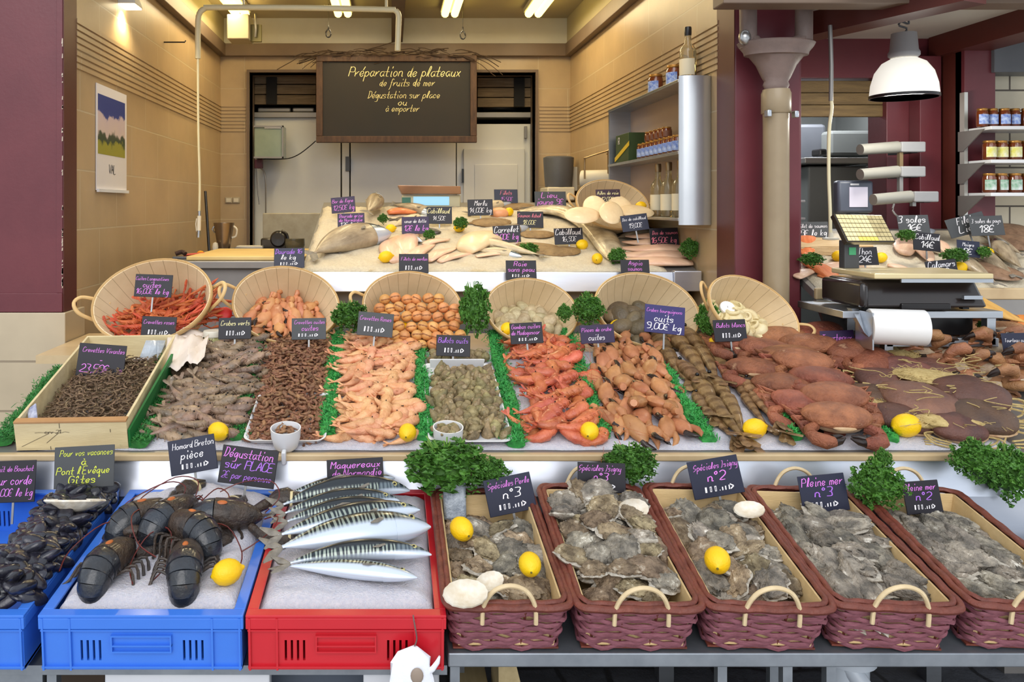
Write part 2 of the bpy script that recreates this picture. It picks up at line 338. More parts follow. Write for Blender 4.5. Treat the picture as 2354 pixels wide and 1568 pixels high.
o = emp('added_room_tube', (2.3,4.9,2.48)); T(o, 'added unseen tube light brightening the dim room behind the bay', 'ceiling light')  # unseen light, added to brighten the room behind the bay opening
MB().box(-.6,.6,-.05,.05,.03,.1).obj('housing', WHITE, o, sm=False); MB().loft([(-.58,0,0),(.58,0,0)],[.02]*2,n=10,up=(0,1,0)).obj('tube', mat('cool added tube', (235,245,255), emit=3), o); lamp('AREA', (2.3,4.9,2.46), 24, (.92,.96,1), 1.1, sy=.1)
# ================================================================ tube lights
TUBE = mat('glowing warm tube', (255,226,120), emit=4)
for i, px in enumerate((552, 788, 1035, 1228)):
    x = (px-900)*5.75/F; o = emp('tube_light', (x,5.2,3.0))
    T(o, ['tube light behind the white hose pipe, closest to the tiled left wall','tube light between the hose pipe and the ceiling joist','tube light just past the ceiling joist','tube light nearest the wall with the steel shelf'][i], 'ceiling light', 'warm tube lights on the shop ceiling')
    MB().box(-.07,.07,-.62,.6,.0,.035).obj('housing', WHITE, o, sm=False, bev=.005)
    for s_ in (-1,1):
        MB().loft([(s_*.035,-.6,-.012),(s_*.035,.58,-.012)], [.028]*2, n=10).obj('tube', TUBE, o)
    lamp('AREA', (x,5.2,2.93), 6.5, (1,.84,.55), .12, (0,0,0), 1.1)
# lamp head, upper left
o = emp('spot_lamp', P(285, 0, 3.9)); T(o, 'square warm spot lamp high on the tiled left wall above the calendar', 'lamp')
m = MB().hexa([(-.075,-.06,-.03),(.075,-.06,-.03),(.075,.06,-.03),(-.075,.06,-.03),(-.05,-.04,.05),(.05,-.04,.05),(.05,.04,.05),(-.05,.04,.05)]); m.obj('housing', WHITE, o, sm=False, bev=.004)
MB().box(-.068,.068,-.055,.055,-.036,-.03).obj('bulb', mat('glowing lamp glass', (255,240,200), emit=6), o, sm=False)
MB().box(-.012,.012,-.012,.012,.05,1.0-.0).obj('stem', GREY, o, sm=False)
lamp('SPOT', P(285,18,3.9)+Vector((0,0,-.02)), 26, (1,.84,.5), .05, (R(0),R(-12),0), spot=150)
# row of warm spots over the fish slab (fixtures hang from the ceiling, above the frame)
for i, x in enumerate((-.9,-.25,.45,1.05)):
    o = emp('ceiling_spot', (x,3.55,2.86)); T(o, 'small round warm spotlight hanging over the fish slab, %s one along the row' % ('first','second','third','fourth')[i], 'ceiling light')
    MB().lathe([(.03,.1),(.05,.05),(.06,0)], 18).obj('shade', WHITE, o); MB().box(-.008,.008,-.008,.008,.1,.2).obj('stem', GREY, o)
    MB().lathe([(0,.02),(.045,.018)], 18).obj('bulb', mat('glowing lamp glass', (255,240,200), emit=6), o)
    lamp('SPOT', (x,3.55,2.84), 10.5, (1,.82,.55), .06, (R(10),0,0), spot=80)
# pendant over the right bay
q = P(2078,222,3.3); o = emp('pendant_lamp', q); T(o, 'white glass dome pendant lamp with grey cap hanging over the weighing scale', 'lamp')
GL = mat('glowing white glass', (255,252,240), (250,247,238), 3, .2, emit=.55)
MB().lathe([(.1235,0),(.124,.012),(.120,.05),(.106,.10),(.080,.138),(.05,.155),(.047,.15),(.075,.133),(.1,.095),(.115,.05),(.119,.004)], 40).obj('glass_shade', GL, o)
MB().lathe([(.121,-.006),(.127,-.006),(.127,.006),(.121,.006),(.121,-.006)], 40).obj('rim', BLACK, o)
MB().lathe([(.045,.155),(.058,.168),(.058,.18),(.052,.19),(.046,.26),(.0,.262)], 28).obj('cap', mat('lamp grey', (150,148,150), (142,140,142), 4, .4), o)
m = MB().tube([(0,0,.26),(.012,0,.28),(-.02,0,.292),(-.005,.01,.31),(.02,0,.3),(.01,0,.33),(0,0,.345)], .004, sm=4); m.obj('cord', GREY, o)
MB().box(-.035,.035,-.035,.035,.335,.355).obj('mount', GREY, o, bev=.006)
MB().ell((0,0,.06),(.035,.035,.05)).obj('bulb', mat('pendant bulb', (255,250,235), emit=8), o)
lamp('POINT', q+Vector((0,0,-.03)), 11, (1,.96,.85), .08); CAPG = 1
# ================================================================ handwriting
GLY = {'a':"46 26 15 14 23 33 45 46 44 53",'b':"19 13;14 26 36 45 44 33 23 14",'c':"45 36 26 15 14 23 33 44",'d':"45 26 15 14 23 34 49;49 43 53",'e':"14 45 36 26 15 14 23 33 44",
'f':"48 39 28 22 10;16 36",'g':"45 36 26 15 14 23 34 46 41 30 10",'h':"19 13;14 26 36 45 43 53",'i':"26 23 33;28 29",'j':"36 31 20 10;38 39",'k':"19 13;46 14 43",'l':"13 29 38 24 33",
'm':"13 16;15 26 35 33;35 46 55 53",'n':"13 16;15 26 36 45 43 53",'o':"26 15 14 23 33 44 45 36 26",'p':"16 10;15 26 36 45 44 33 23 14",'q':"45 36 26 15 14 23 34 46;46 40 51",
'r':"13 16;14 25 36 46",'s':"45 36 16 15 44 33 13",'t':"29 24 23 33 43;06 46",'u':"16 14 23 33 45;46 43 53",'v':"16 23 46",'w':"16 23 35 43 66",'x':"16 43;46 13",'y':"16 14 23 34;46 41 30 10",'z':"16 46 13 43",
'A':"03 29 43;15 36",'B':"03 09;09 39 48 37 06;06 46 44 33 03",'C':"48 39 19 07 04 13 33 44",'D':"13 19;09 29 48 45 23 13 03",'E':"49 09 06 36 06 03 43",'G':"48 29 08 04 23 44 46 26",'H':"09 03;49 43;06 46",
'I':"09 29 13 03",'L':"09 03 43",'M':"03 09 26 49 43",'N':"03 09 43 49",'P':"03 09;08 29 48 46 06",'R':"03 09;09 39 48 36 06;26 43",'S':"48 39 18 06 45 34 13 03",'T':"09 49;29 23",'V':"09 23 49",'F':"09 03;09 49;06 36",
'0':"29 08 04 23 44 48 29",'1':"07 29 23",'2':"08 29 48 46 03 43",'3':"09 39 48 36 26 36 44 33 03",'4':"39 05 45;37 33",'5':"49 09 06 36 45 33 03",'6':"39 07 04 23 44 46 05",'7':"09 49 13",'8':"26 08 29 48 26 04 23 44 26",'9':"46 26 08 29 48 44 13",
',':"23 12",'.':"13 14",'-':"15 35",'\u20ac':"48 29 07 04 23 43;06 36;05 35",'/':"02 49","'":"29 27",'\u00b0':"29 18 27 38 29",' ':""}
ACC = {'\u00e9':('e',"37 49"),'\u00ea':('e',"27 39 47"),'\u00ee':('i',"17 29 37"),'\u00e0':('a',"28 37"),'\u00e8':('e',"28 37")}
WID = {'m':5.6,'w':6.4,'i':3.2,'l':3.6,'t':4,'I':3.2,',':3,'.':2.4,"'":2.4,'1':3.4,' ':3.4,'r':4.2,'f':4,'j':3.8}
def strokes(ch):
    if ch in ACC: b, a = ACC[ch]; return [x for x in GLY[b].split(';') if x not in ('28 29',)]+[a]
    return [x for x in GLY.get(ch, '').split(';') if x]
def ribbon(mb, pts, w, y, mi):
    n = len(pts); L_ = []; 
    for i, p in enumerate(pts):
        t = (pts[min(i+1,n-1)]-pts[max(i-1,0)]); t = t.normalized() if t.length > 1e-9 else Vector((1,0))
        q = Vector((-t.y, t.x))*w*(.55+.45*abs(t.y)); L_ += [(p.x+q.x, y, p.y+q.y), (p.x-q.x, y, p.y-q.y)]
    mb.add(L_, [(2*i+2, 2*i+3, 2*i+1, 2*i) for i in range(n-1)], mi)
def write(mb, s, cx, cz, wmax, h, y, mi, rs, slant=.22, bold=1.):
    W = sum(WID.get(c, 4.7) for c in s); u = min(wmax/W, h/7.5); uz = min(u*1.45, h/7.5); x = cx-W*u/2
    for c in s:
        for st in strokes(c):
            pts = [Vector((float(a[0])+rs.uniform(-.16,.16), float(a[1])-5.+rs.uniform(-.16,.16))) for a in st.split()]
            pts = [Vector((p[0], p[1], 0)) for p in pts]
            pts = smooth(pts, 3) if len(pts) > 2 else pts
            ribbon(mb, [Vector((x+p.x*u+p.y*uz*slant, cz+p.y*uz)) for p in pts], u*.36*bold, y, mi)
        x += WID.get(c, 4.7)*u
def blocks(mb, cx, cz, wmax, h, y, mi):         # the printed-looking row of white price strokes
    u = wmax/13.; x = cx-wmax/2
    for k, (dx, w_, hh) in enumerate(((0,.8,1),(2,.8,1),(4,.8,1),(6,.25,.2),(7,.5,.62),(8.3,.5,.72),(9.8,.5,.8))):
        x0 = x+dx*u+.6*u; z0 = cz-h*.4; q = h*.8*hh
        v = [(x0,y,z0),(x0+u*w_,y,z0),(x0+u*w_+q*.08,y,z0+q),(x0+q*.08,y,z0+q)]
        if k in (1,2): 
            a = u*w_*.3; mb.add([v[0],(v[0][0]+a,y,z0),(v[3][0]+a,y,z0+q),v[3]],[(0,1,2,3)],mi); mb.add([(v[1][0]-a,y,z0),v[1],v[2],(v[2][0]-a,y,z0+q)],[(0,1,2,3)],mi)
            mb.add([(x0,y,z0),(v[1][0],y,z0),(v[1][0],y,z0+q*.16),(x0,y,z0+q*.16)],[(0,1,2,3)],mi); mb.add([(x0,y,z0+q*.84),(v[1][0],y,z0+q*.84),v[2],v[3]],[(0,1,2,3)],mi)
        else: mb.add(v, [(0,1,2,3)], mi)
    ribbon(mb, [Vector((x+11.2*u, cz+h*.35)), Vector((x+12.6*u, cz))], u*.3, y, mi); ribbon(mb, [Vector((x+11.2*u, cz-h*.35)), Vector((x+12.6*u, cz))], u*.3, y, mi)
INK = [mat('pink chalk ink', (226,128,226), emit=0), mat('white chalk ink', (240,236,240)), mat('yellow chalk ink', (218,226,70)), mat('violet chalk ink', (176,110,224)), mat('cream chalk', (244,232,170)), mat('coral chalk ink', (240,130,150))]
BRD = {'k': mat('black slate sign', (27,23,33), (22,19,28), 6, .45), 'n': mat('navy slate sign', (30,34,58), (26,29,50), 6, .42), 'g': mat('grey slate sign', (70,72,74), (62,64,66), 6, .5), 'm': mat('plum slate sign', (52,24,40), (44,20,36), 6, .45), 'v': mat('violet slate sign', (46,28,66), (38,24,58), 6, .45), 'b': mat('blue violet slate sign', (50,44,104), (44,40,92), 6, .45)}
STAKE = mat('thin steel stake', (150,150,150), (140,140,140), 4, .4, metal=.8)
def sign(px, py, w_, h_, d, rot, lines, label, board='k', back=12, yaw=0, grp=None, stake=.05):
    rs = random.Random(int(px*7+py)); W, H = w_*d/F, h_*d/F; mb = MB()
    mb.box(-W/2,W/2,-.0015,.0015,-H/2,H/2)
    o = mb.obj('price_sign', BRD[board], bev=.0012); T(o, label, 'sign')
    t = MB(); L_ = lines.split('|'); n = len(L_); hh = H*.86/n
    for i, l in enumerate(L_):
        cz = H*.43-hh*(i+.5); c = 'PWYVCR'.find(l[0]); tx = l[2:]
        if l[0] == 'B': blocks(t, rs.uniform(-.03,.03)*W, cz, W*.62, hh*.62, -.0022, 1)
        elif l[0] == 'T': write(t, tx, rs.uniform(-.05,.05)*W, cz, W*.86, hh*.95, -.0022, 3, rs, bold=1.3)
        else: write(t, tx, rs.uniform(-.04,.04)*W, cz, W*(.88 if len(tx) > 6 else .5), hh*1.02, -.0022, c, rs, bold=1.15)
    t.obj('lettering', INK, o, sm=False)
    if stake: MB().box(-.003,.003,.002,.005,-H/2-stake,-H*.2).obj('stake', STAKE, o, sm=False)
    o.matrix_world = Matrix.Translation(P(px,py,d)) @ Euler((0,0,R(yaw))).to_matrix().to_4x4() @ Matrix.Rotation(R(-back),4,'X') @ Matrix.Rotation(R(-rot),4,'Y')
    return o
def dm(px, py, pl=MAIN, h=0): return pl.hit(px, py, h).y
# ================================================================ blackboard
WB = mat('dark brown frame wood', (88,62,46), (64,44,34), 5, .55, .2, 30, stretch=(8,8,2))
a = at(727,127,1096,328,5.95); o = emp('blackboard', ((a[0]+a[1])/2, 5.95, (a[2]+a[3])/2)); W, H = a[1]-a[0], a[3]-a[2]
T(o, 'large wood-framed blackboard with cream handwriting hanging in front of the opening', 'blackboard')
MB().box(-W/2+.03,W/2-.03,.004,.02,-H/2+.03,H/2-.03).obj('slate', mat('board slate', (52,47,45), (47,45,45), 3, .6, spec=.3), o, sm=False)
m = MB(); b_ = .048
m.box(-W/2,W/2,-.012,.03,-H/2,-H/2+b_).box(-W/2,W/2,-.012,.03,H/2-b_,H/2).box(-W/2,-W/2+b_,-.0119,.0299,-H/2+b_,H/2-b_).box(W/2-b_,W/2,-.0119,.0299,-H/2+b_,H/2-b_)
m.obj('frame', WB, o, sm=False, bev=.004)
t = MB(); rs = random.Random(5); k = 5.95/F
for s_, x0, x1, y, hh in (('Pr\u00e9paration de plateaux', 803,1060,172,52), ('de fruits de mer', 872,1000,196,34), ('D\u00e9gustation sur place', 846,1012,224,40), ('ou', 914,936,241,18), ('\u00e0 emporter', 886,964,255,26)):
    p = P((x0+x1)/2, y-4, 5.95)-o.location; write(t, s_, p.x, p.z, (x1-x0)*k, hh*k, .002, 4, rs, slant=.3, bold=.85)
t.obj('lettering', INK, o, sm=False)
# twigs along the top of the board
TW = mat('dry dark twigs', (84,66,52), (60,46,38), 8, .8)
m = MB()
for i in range(70):
    x = random.uniform(-1.05,1.0); s_ = random.choice((-1,1)); p0 = Vector((x*.62, rn(.03), H/2+.015+rn(.03)))
    L_ = random.uniform(.1,.34); a_ = random.gauss(0,.28) if abs(x) < .8 else random.gauss(-.35,.35)
    pts = [p0+Vector((s_*L_*t_*math.cos(a_), rn(.01), L_*t_*math.sin(a_)*s_*(1 if s_>0 else -1)*.5+rn(.008)-.06*t_*t_*(x*s_ > .3))) for t_ in (0,.25,.5,.75,1)]
    m.tube(pts, .0022+random.random()*.002, 4, sm=2)
o2 = m.obj('twig_garland', TW); o2.location = o.location+Vector((0,-.0,0)); T(o2, 'garland of dry dark twigs lying along the top of the blackboard', 'garland')
for i, (px, py) in enumerate(((755,74),(1064,78))):
    h_ = MB(); h_.tube([(0,0,.05),(0,0,.025),(-.018,0,0),(-.012,0,-.03),(.006,0,-.035),(.018,0,-.012),(.006,0,.02)], .005, 6, sm=4).tube([(0,0,.05),(0,0,.22)], .0015, 4)
    q = h_.obj('hanging_hook', BLACK); q.location = P(px,py,5.7); T(q, 'small dark loop hook hanging over the %s end of the blackboard' % ('calendar' if i == 0 else 'towel dispenser'), 'hook')
# ================================================================ inside the shop
PIPEW = mat('cream pipe paint', (226,216,180), (220,208,170), 4, .35)
o = emp('hose_rail', (0,0,0)); T(o, 'bent cream pipe rail carrying a thin white hose down by the tiled wall', 'pipe')
m = MB(); D = 4.3; m.tube([P(455,135,D),P(455,60,D),P(458,32,D),P(470,20,D),P(490,17,D),P(700,18,D),P(890,22,D),P(908,24,D),P(916,34,D),P(916,60,D),P(914,117,D)], .0155, 12, sm=3); m.obj('pipe', PIPEW, o)
MB().tube([P(455,130,D),P(456,300,D),P(459,420,D),P(458,488,D)], .0065, 8, sm=4).obj('hose', PIPEW, o)
m = MB().tube([P(458,485,D),P(458,497,D)], .009, 10); m.tube([P(457,530,D),P(456,546,D)], .011, 10); m.obj('ferrule', STEEL, o)
m = MB().tube([P(458,496,D),P(457,530,D)], .0105, 10); m.tube([P(452,502,D),P(450,515,D),P(452,532,D)], .003, 6); m.obj('spray_handle', TAPE, o)
m = MB().tube([P(888,20,D), P(888,0,D)+Vector((0,0,.12))], .008, 8); m.tube([P(560,18,D), P(560,-25,D)], .006, 8); m.obj('bracket', PIPEW, o)
# wall-mounted box in the corner up left
q = P(553,68,5.6); o = MB().box(-.075,.075,-.1,.1,-.085,.085).obj('ventilation_box', CREAM, bev=.006); o.location = q; T(o, 'pale square box mounted high in the corner below the first tube light', 'box')
m = MB().box(.075,.15,-.03,.0,-.09,.03); m.obj('side_plate', mat('olive metal', (120,112,70), (108,100,62), 4, .5), o, sm=False, bev=.003); MB().tube([(.11,-.04,.1),(.115,-.05,.0),(.11,-.04,-.06)], .008, 8, sm=3).obj('elbow', STEEL2, o)
# calendar on the left wall
X0 = XL+.006; dd = lambda px: X0*F/(px-900.)
y0, y1 = dd(222), dd(291); zt, zb = P(222,190,y0).z, P(222,437,y0).z
o = MB().box(X0-.004, X0, y0, y1, zb, zt).obj('wall_calendar', mat('calendar paper', (222,216,216), (218,212,212), 3, .6), sm=False); T(o, 'white calendar sheet with a blossom tree picture on the left tiled wall', 'calendar')
pm = mat('calendar picture', (40,56,130), (40,56,130), 3, .4); nt = pm.node_tree; N = nt.nodes; L = nt.links; tc = N.new('ShaderNodeTexCoord'); sp = N.new('ShaderNodeSeparateXYZ'); L.new(tc.outputs['Object'], sp.inputs[0])
ns = N.new('ShaderNodeTexNoise'); ns.inputs['Scale'].default_value = 14; ns.inputs['Detail'].default_value = 6; L.new(tc.outputs['Object'], ns.inputs[0])
mr = N.new('ShaderNodeMapRange'); za, zb2 = P(222,213,y0).z, P(222,352,y0).z; mr.inputs[1].default_value = zb2; mr.inputs[2].default_value = za; L.new(sp.outputs[2], mr.inputs[0])
ma = N.new('ShaderNodeMath'); ma.operation = 'MULTIPLY_ADD'; L.new(ns.outputs[0], ma.inputs[0]); ma.inputs[1].default_value = .5; L.new(mr.outputs[0], ma.inputs[2])
cr = N.new('ShaderNodeValToRGB'); e = cr.color_ramp; e.elements[0].position = .0; e.elements[0].color = srgb((150,140,30))+(1,); e.elements[1].position = 1.; e.elements[1].color = srgb((46,60,130))+(1,)
for p_, c_ in ((.42,(150,146,50)),(.48,(50,66,44)),(.56,(70,76,60)),(.62,(206,186,180)),(.9,(200,180,184)),(.95,(52,66,136))): q = e.elements.new(p_); q.color = srgb(c_)+(1,)
L.new(ma.outputs[0], cr.inputs[0]); L.new(cr.outputs[0], N['Principled BSDF'].inputs['Base Color'])
MB().box(X0+.0, X0+.001, dd(225), dd(287), zb2, za).obj('picture', pm, o, sm=False)
t = MB(); rs = random.Random(2); t2 = MB(); write(t2, 'VAL', 0, 0, .12, .05, 0, 0, rs, .1); ym, zm = (y0+y1)/2, P(222,388,y0).z
t.add([(X0+.0012, ym+v[0], zm+v[2]) for v in t2.v], t2.f, 0); t.obj('lettering', [BLACK], o, sm=False); MB().box(X0, X0+.012, y0, y1, zb-.008, zb+.006).obj('bottom_strip', TAPEW, o, sm=False)
# left wall hooks and switches
m = MB().tube([(XL,4.62,P(0,97,4.62).z),(XL+.12,4.62,P(0,97,4.62).z),(XL+.125,4.62,P(0,93,4.62).z)], .004, 6); T(m.obj('wall_hook', BLACK), 'thin black hook sticking out of the left tiled wall beside the hose rail', 'hook')
for i, px in enumerate((518,535)):
    o = MB().box(0,.055,-.01,0,0,.045).obj('wall_switch', mat('switch plastic', (176,164,144), (170,158,138), 3, .4), bev=.003); o.location = P(px,467,DB); T(o, 'beige wall switch beside the opening frame, %s' % ('closer to the hose' if i == 0 else 'closer to the opening'), 'switch')
    MB().box(.01,.045,-.013,-.01,.008,.037).obj('rocker', TAPE, o, sm=False)
# glass water box and its cable on the cold room wall
q = at(584,289,652,364,6.1); o = emp('glass_box', (0,0,0)); T(o, 'green tinted glass box mounted on the left side of the cold room', 'glass box')
m = MB().box(q[0],q[1],6.1,6.25,q[2],q[3]); m.obj('glass_body', mat('green grey glass', (150,164,150), (130,146,132), 3, .12), o, sm=False, bev=.008)
m = MB()
for b in ((q[0],q[1],q[3]-.012,q[3]),(q[0],q[1],q[2],q[2]+.012),(q[1]-.01,q[1],q[2],q[3])): m.box(b[0],b[1],6.085,6.1,b[2],b[3])
m.obj('metal_edge', STEEL2, o, sm=False); m = MB(); pbox(m,608,292,646,295,6.09,.004); m.obj('white_strip', TAPEW, o, sm=False)  # thin white strip set on the glass front
m = MB().tube([P(726,324,6.1),P(705,342,6.1),P(685,356,6.1),P(665,364,6.1),P(640,366,6.1),P(604,366,6.1)], .004, 6, sm=3); T(m.obj('power_cord', BLACK), 'thin black cable curving from the blackboard to the glass box', 'cable')
m = MB(); pbox(m,585,366,603,387,6.2,.05); o = m.obj('red_switch_box', mat('dark red switch box', (96,34,44), (90,30,40), 3, .4), sm=False, bev=.004); T(o, 'small dark red switch box under the glass box', 'switch box')
m = MB().tube([P(600,387,6.2),P(609,400,6.2),P(611,440,6.2),P(611,520,6.2)], .006, 6, sm=3).tube([P(590,387,6.2),P(592,430,6.2),P(596,470,6.2)], .005, 6, sm=3); T(m.obj('wall_pipes', STEEL2), 'thin grey pipes running down the wall under the dark red box', 'pipe')
# stainless work counter, left
z0 = P(0,603,3.95).z; o = emp('work_counter', (0,0,0)); T(o, 'grey stainless work counter behind the first two baskets', 'counter'); x0, x1 = P(376,0,3.95).x, P(712,0,3.95).x
MB().box(x0,x1,3.95,5.3,z0-.032,z0+.005).obj('top', STEEL2, o, sm=False, bev=.004); MB().box(x0+.02,x1,3.98,5.3,0,z0-.034).obj('body', mat('grey counter paint', (142,138,136), (132,128,126), 3, .4), o, sm=False)
YB = mat('cream cutting board', (226,196,130), (216,184,118), 5, .5)
o = MB().box(P(428,0,4.0).x,x1-.03,4.0,4.75,z0+.006,z0+.026).obj('cutting_board', YB, sm=False, bev=.004); T(o, 'large cream cutting board lying on the stainless work counter', 'cutting board')
BUCK = mat('bucket steel', (150,132,112), (120,104,90), 3, .25, metal=.8)
zz = z0+.026
q = P(518,560,4.9); o = MB().lathe([(.035,0),(.062,.17),(.058,.17),(.03,.004),(0,.003)], 24).obj('steel_bucket', BUCK); o.location = (q.x,4.86,z0+.006); T(o, 'brown tinted steel bucket on the work counter by the corner', 'bucket')
MB().tube([(.058,0,.15),(.078,0,.13),(.072,0,.09),(.048,0,.08)], .006, 6, sm=3).obj('handle', TAPE, o); MB().tube([(-.058,0,.15),(-.07,0,.13),(-.055,0,.11)], .005, 6, sm=3).obj('handle', STEEL, o)
o = MB().lathe([(.016,0),(.018,.03),(.014,.05),(0,.056)], 14).obj('white_pot', TAPE); o.location = (P(495,0,4.8).x,4.8,z0+.006); T(o, 'small white pot beside the brown steel bucket', 'pot')
o = MB().box(0,.17,0,.1,0,.024).obj('low_box', STEEL2, bev=.004); o.location = (P(538,0,4.82).x,4.84,z0+.006); T(o, 'flat grey box lying on the counter beside the steel bucket', 'box')
MB().box(.01,.165,.005,.095,.024,.03).obj('lid', TAPE, o, sm=False)
o = MB().lathe([(.002,.0),(.05,.002),(.062,.04),(.06,.075)], 20).obj('glass_jug', mat('smoky glass', (110,104,84), rough=.08, alpha=1, trans=.6)); o.location = (P(675,0,4.8).x,4.86,z0+.006); T(o, 'smoky glass bowl standing at the end of the work counter', 'bowl')
o = emp('meat_slicer', (P(637,0,4.9).x,4.95,z0+.006)); T(o, 'black kitchen slicer machine on the work counter behind the cutting board', 'kitchen machine')
MB().box(-.1,.06,-.06,.06,0,.075).obj('body', mat('dark chrome', (70,66,62), (60,56,52), 3, .2, metal=.6), o, bev=.01)
m = MB(); m.X = Matrix.Translation((.01,-.07,.07)) @ Matrix.Rotation(PI/2,4,'X'); m.lathe([(.0,.012),(.04,.014),(.05,0),(.052,-.012),(.0,-.012)], 24); m.obj('blade_cover', BLACK, o); MB().tube([(.03,-.07,.12),(.06,-.06,.1),(.07,-.06,.05)], .009, 8, sm=3).obj('arm', BLACK, o)
o = MB().tube([P(472,440,4.95),P(481,582,4.85)], .009, 8).obj('black_rod', BLACK); T(o, 'black rod leaning on the tiled wall behind the hose', 'rod')
o = MB().box(0,.075,0,.04,0,.012).obj('small_tray', GREY, bev=.003); o.location = (P(390,0,4.05).x,4.1,z0+.006); T(o, 'small grey tray on the work counter beside the tiled wall', 'tray')
o = MB().tube([(0,0,.02),(.03,.01,.03),(.05,0,.02)], .012, 8, sm=3).obj('dark_cloth', mat('dark brown cloth', (70,46,36), (54,36,30), 20, .8)); o.location = (P(395,0,4.05).x,4.12,z0+.011); T(o, 'crumpled dark brown cloth lying on the small grey tray', 'cloth')
o = emp('knife', (P(412,0,4.1).x,4.2,z0+.012)); T(o, 'red handled knife lying by the cream cutting board', 'knife'); MB().loft([(0,0,.008),(.05,.06,.01),(.08,.1,.01)], [.009,.01,.008], [.007]*3).obj('handle', mat('red plastic handle', (190,66,52)), o); MB().box(-.004,.0,.1,.25,.004,.006).obj('blade', STEEL, o)
o = MB().ell((0,0,.012),(.02,.016,.012)).obj('orange_sponge', mat('orange sponge', (240,160,40), (220,140,30), 30, .8)); o.location = (P(456,0,4.4).x,4.45,z0+.006); T(o, 'small orange sponge at the corner of the work counter under the hose', 'sponge')
# towel dispenser, paper roll holder
q = P(1284,430,5.9); o = emp('towel_dispenser', q); T(o, 'grey and cream paper towel dispenser on the back wall beside the opening', 'dispenser')
MB().loft([(0,0,-.0),(0,0,.09),(0,0,.215),(0,0,.225)], [.098,.105,.112,.09], [.085,.1,.1,.08], n=20, up=(0,1,0), roll=PI/20).obj('cover', GREY, o)
MB().box(-.1,.1,-.09,.2,-.1,-.002).obj('tray', TAPE, o, bev=.01); MB().box(-.02,.15,.02,.24,-.03,.15).obj('back_plate', TAPE, o, bev=.006)
q = P(1385,412,5.0); o = emp('paper_roll_holder', q); T(o, 'bronze wire holder with a large paper roll on the right tiled wall', 'paper roll holder')
m = MB(); m.X = Matrix.Rotation(PI/2,4,'X'); m.lathe([(.016,-.13),(.056,-.13),(.058,-.126),(.058,.126),(.056,.13),(.016,.13),(.016,-.13)], 30); o2 = m.obj('paper_roll', TAPE, o); o2.rotation_euler = (0,0,R(62)); 
BRZ = mat('bronze metal', (150,126,92), (140,116,84), 4, .35, metal=.7); MB().tube([(-.12,-.04,-.0),(-.12,-.04,.12),(-.115,-.04,.13),(.01,-.06,.17),(.02,-.06,.16),(.02,-.06,-.02)], .006, 8, sm=3).tube([(.01,-.05,.155),(.08,0,.14),(.13,.02,.12)], .003, 6, sm=2).obj('bracket', BRZ, o)
m = MB(); m.X = Matrix.Rotation(R(62),4,'Z') @ Matrix.Rotation(PI/2,4,'X'); m.lathe([(0,-.135),(.016,-.135),(.016,.135),(0,.135)], 16); m.obj('core', BLACK, o)
# steel shelf unit on the right tiled wall
SX = XR-.001; ds = lambda px: XR*F/(px-900.)
yA, yB = ds(1452), 3.46; o = emp('steel_shelf_unit', (0,0,0)); T(o, 'open steel wall shelf unit holding jars and bottles on the right wall', 'shelf unit')
def zsh(px,py): return P(px,py,ds(px)).z
zt_, zm_, zb_ = P(0,183,3.5).z, P(0,342,3.75).z-.0, P(0,495,3.9).z
wd = .135
zt_ = EYE+(475-185)*3.5/F; zm_ = EYE+(475-338)*3.5/F-.02; zb_ = EYE-(500-475)*3.6/F
for z_, nm in ((zt_,'top_shelf'),(zm_,'middle_shelf'),(zb_,'bottom_shelf')):
    MB().box(XR-wd,XR-.002,yB,yA,z_-.014,z_).obj(nm, STEEL, o, sm=False, bev=.002)
MB().box(XR-.012,XR-.002,yB,yA,zb_-.02,zt_).obj('back_plate', mat('beige back panel', (170,142,114), (164,136,108), 2, .4), o, sm=False)
MB().box(XR-wd+.003,XR-.002,yA-.02,yA,zb_,zt_).obj('side_panel', STEEL, o, sm=False)
m = MB(); m.loft([(XR-.07,yB-.02,zb_-.03),(XR-.07,yB-.02,zt_+.01)], [.07,.07],[.02,.02],n=16,up=(0,1,0)); m.obj('side_panel', mat('polished steel front', (210,212,214), (196,198,202), 3, .3, metal=.85), o)
JG = mat('amber jar glass', (112,52,20), (90,40,16), 5, .12, spec=.6, coat=.5); JB = mat('blue jar label', (60,100,190), (190,205,230), 60, .5); JBR = mat('brown jar label', (120,76,50), (104,62,40), 5, .5)
JY = mat('yellow jar label', (206,200,60), (236,234,220), 30, .5); JGn = mat('green white jar label', (90,150,110), (230,232,232), 22, .5); JL = mat('gold jar lid', (168,120,50), (120,80,40), 14, .35, metal=.5)
JV = mat('violet jar label', (150,110,180), (220,210,230), 40, .5)
def jar(lab, r=.031, h=.085, lm=JB, dark=False):
    m = MB(); o = m.lathe([(r*.86,0),(r,.006),(r,h*.8),(r*.82,h*.9),(r*.82,h*.92)], 18).obj('jar', JG)
    a = MB(); n = 10
    pr = [((r+.0008)*math.cos(-PI/2+q), (r+.0008)*math.sin(-PI/2+q)) for q in [(-.95+1.9*i/n)*1.05 for i in range(n+1)]]
    a.add([(x,y,h*.14) for x,y in pr]+[(x,y,h*.68) for x,y in pr], [(i,i+1,n+2+i,n+1+i) for i in range(n)]); a.obj('paper_label', lm, o)
    MB().lathe([(r*.88,h*.9),(r*.9,h*.92),(r*.9,h),(r*.86,h*1.02),(0,h*1.02)], 18).obj('lid', JL, o)
    return o
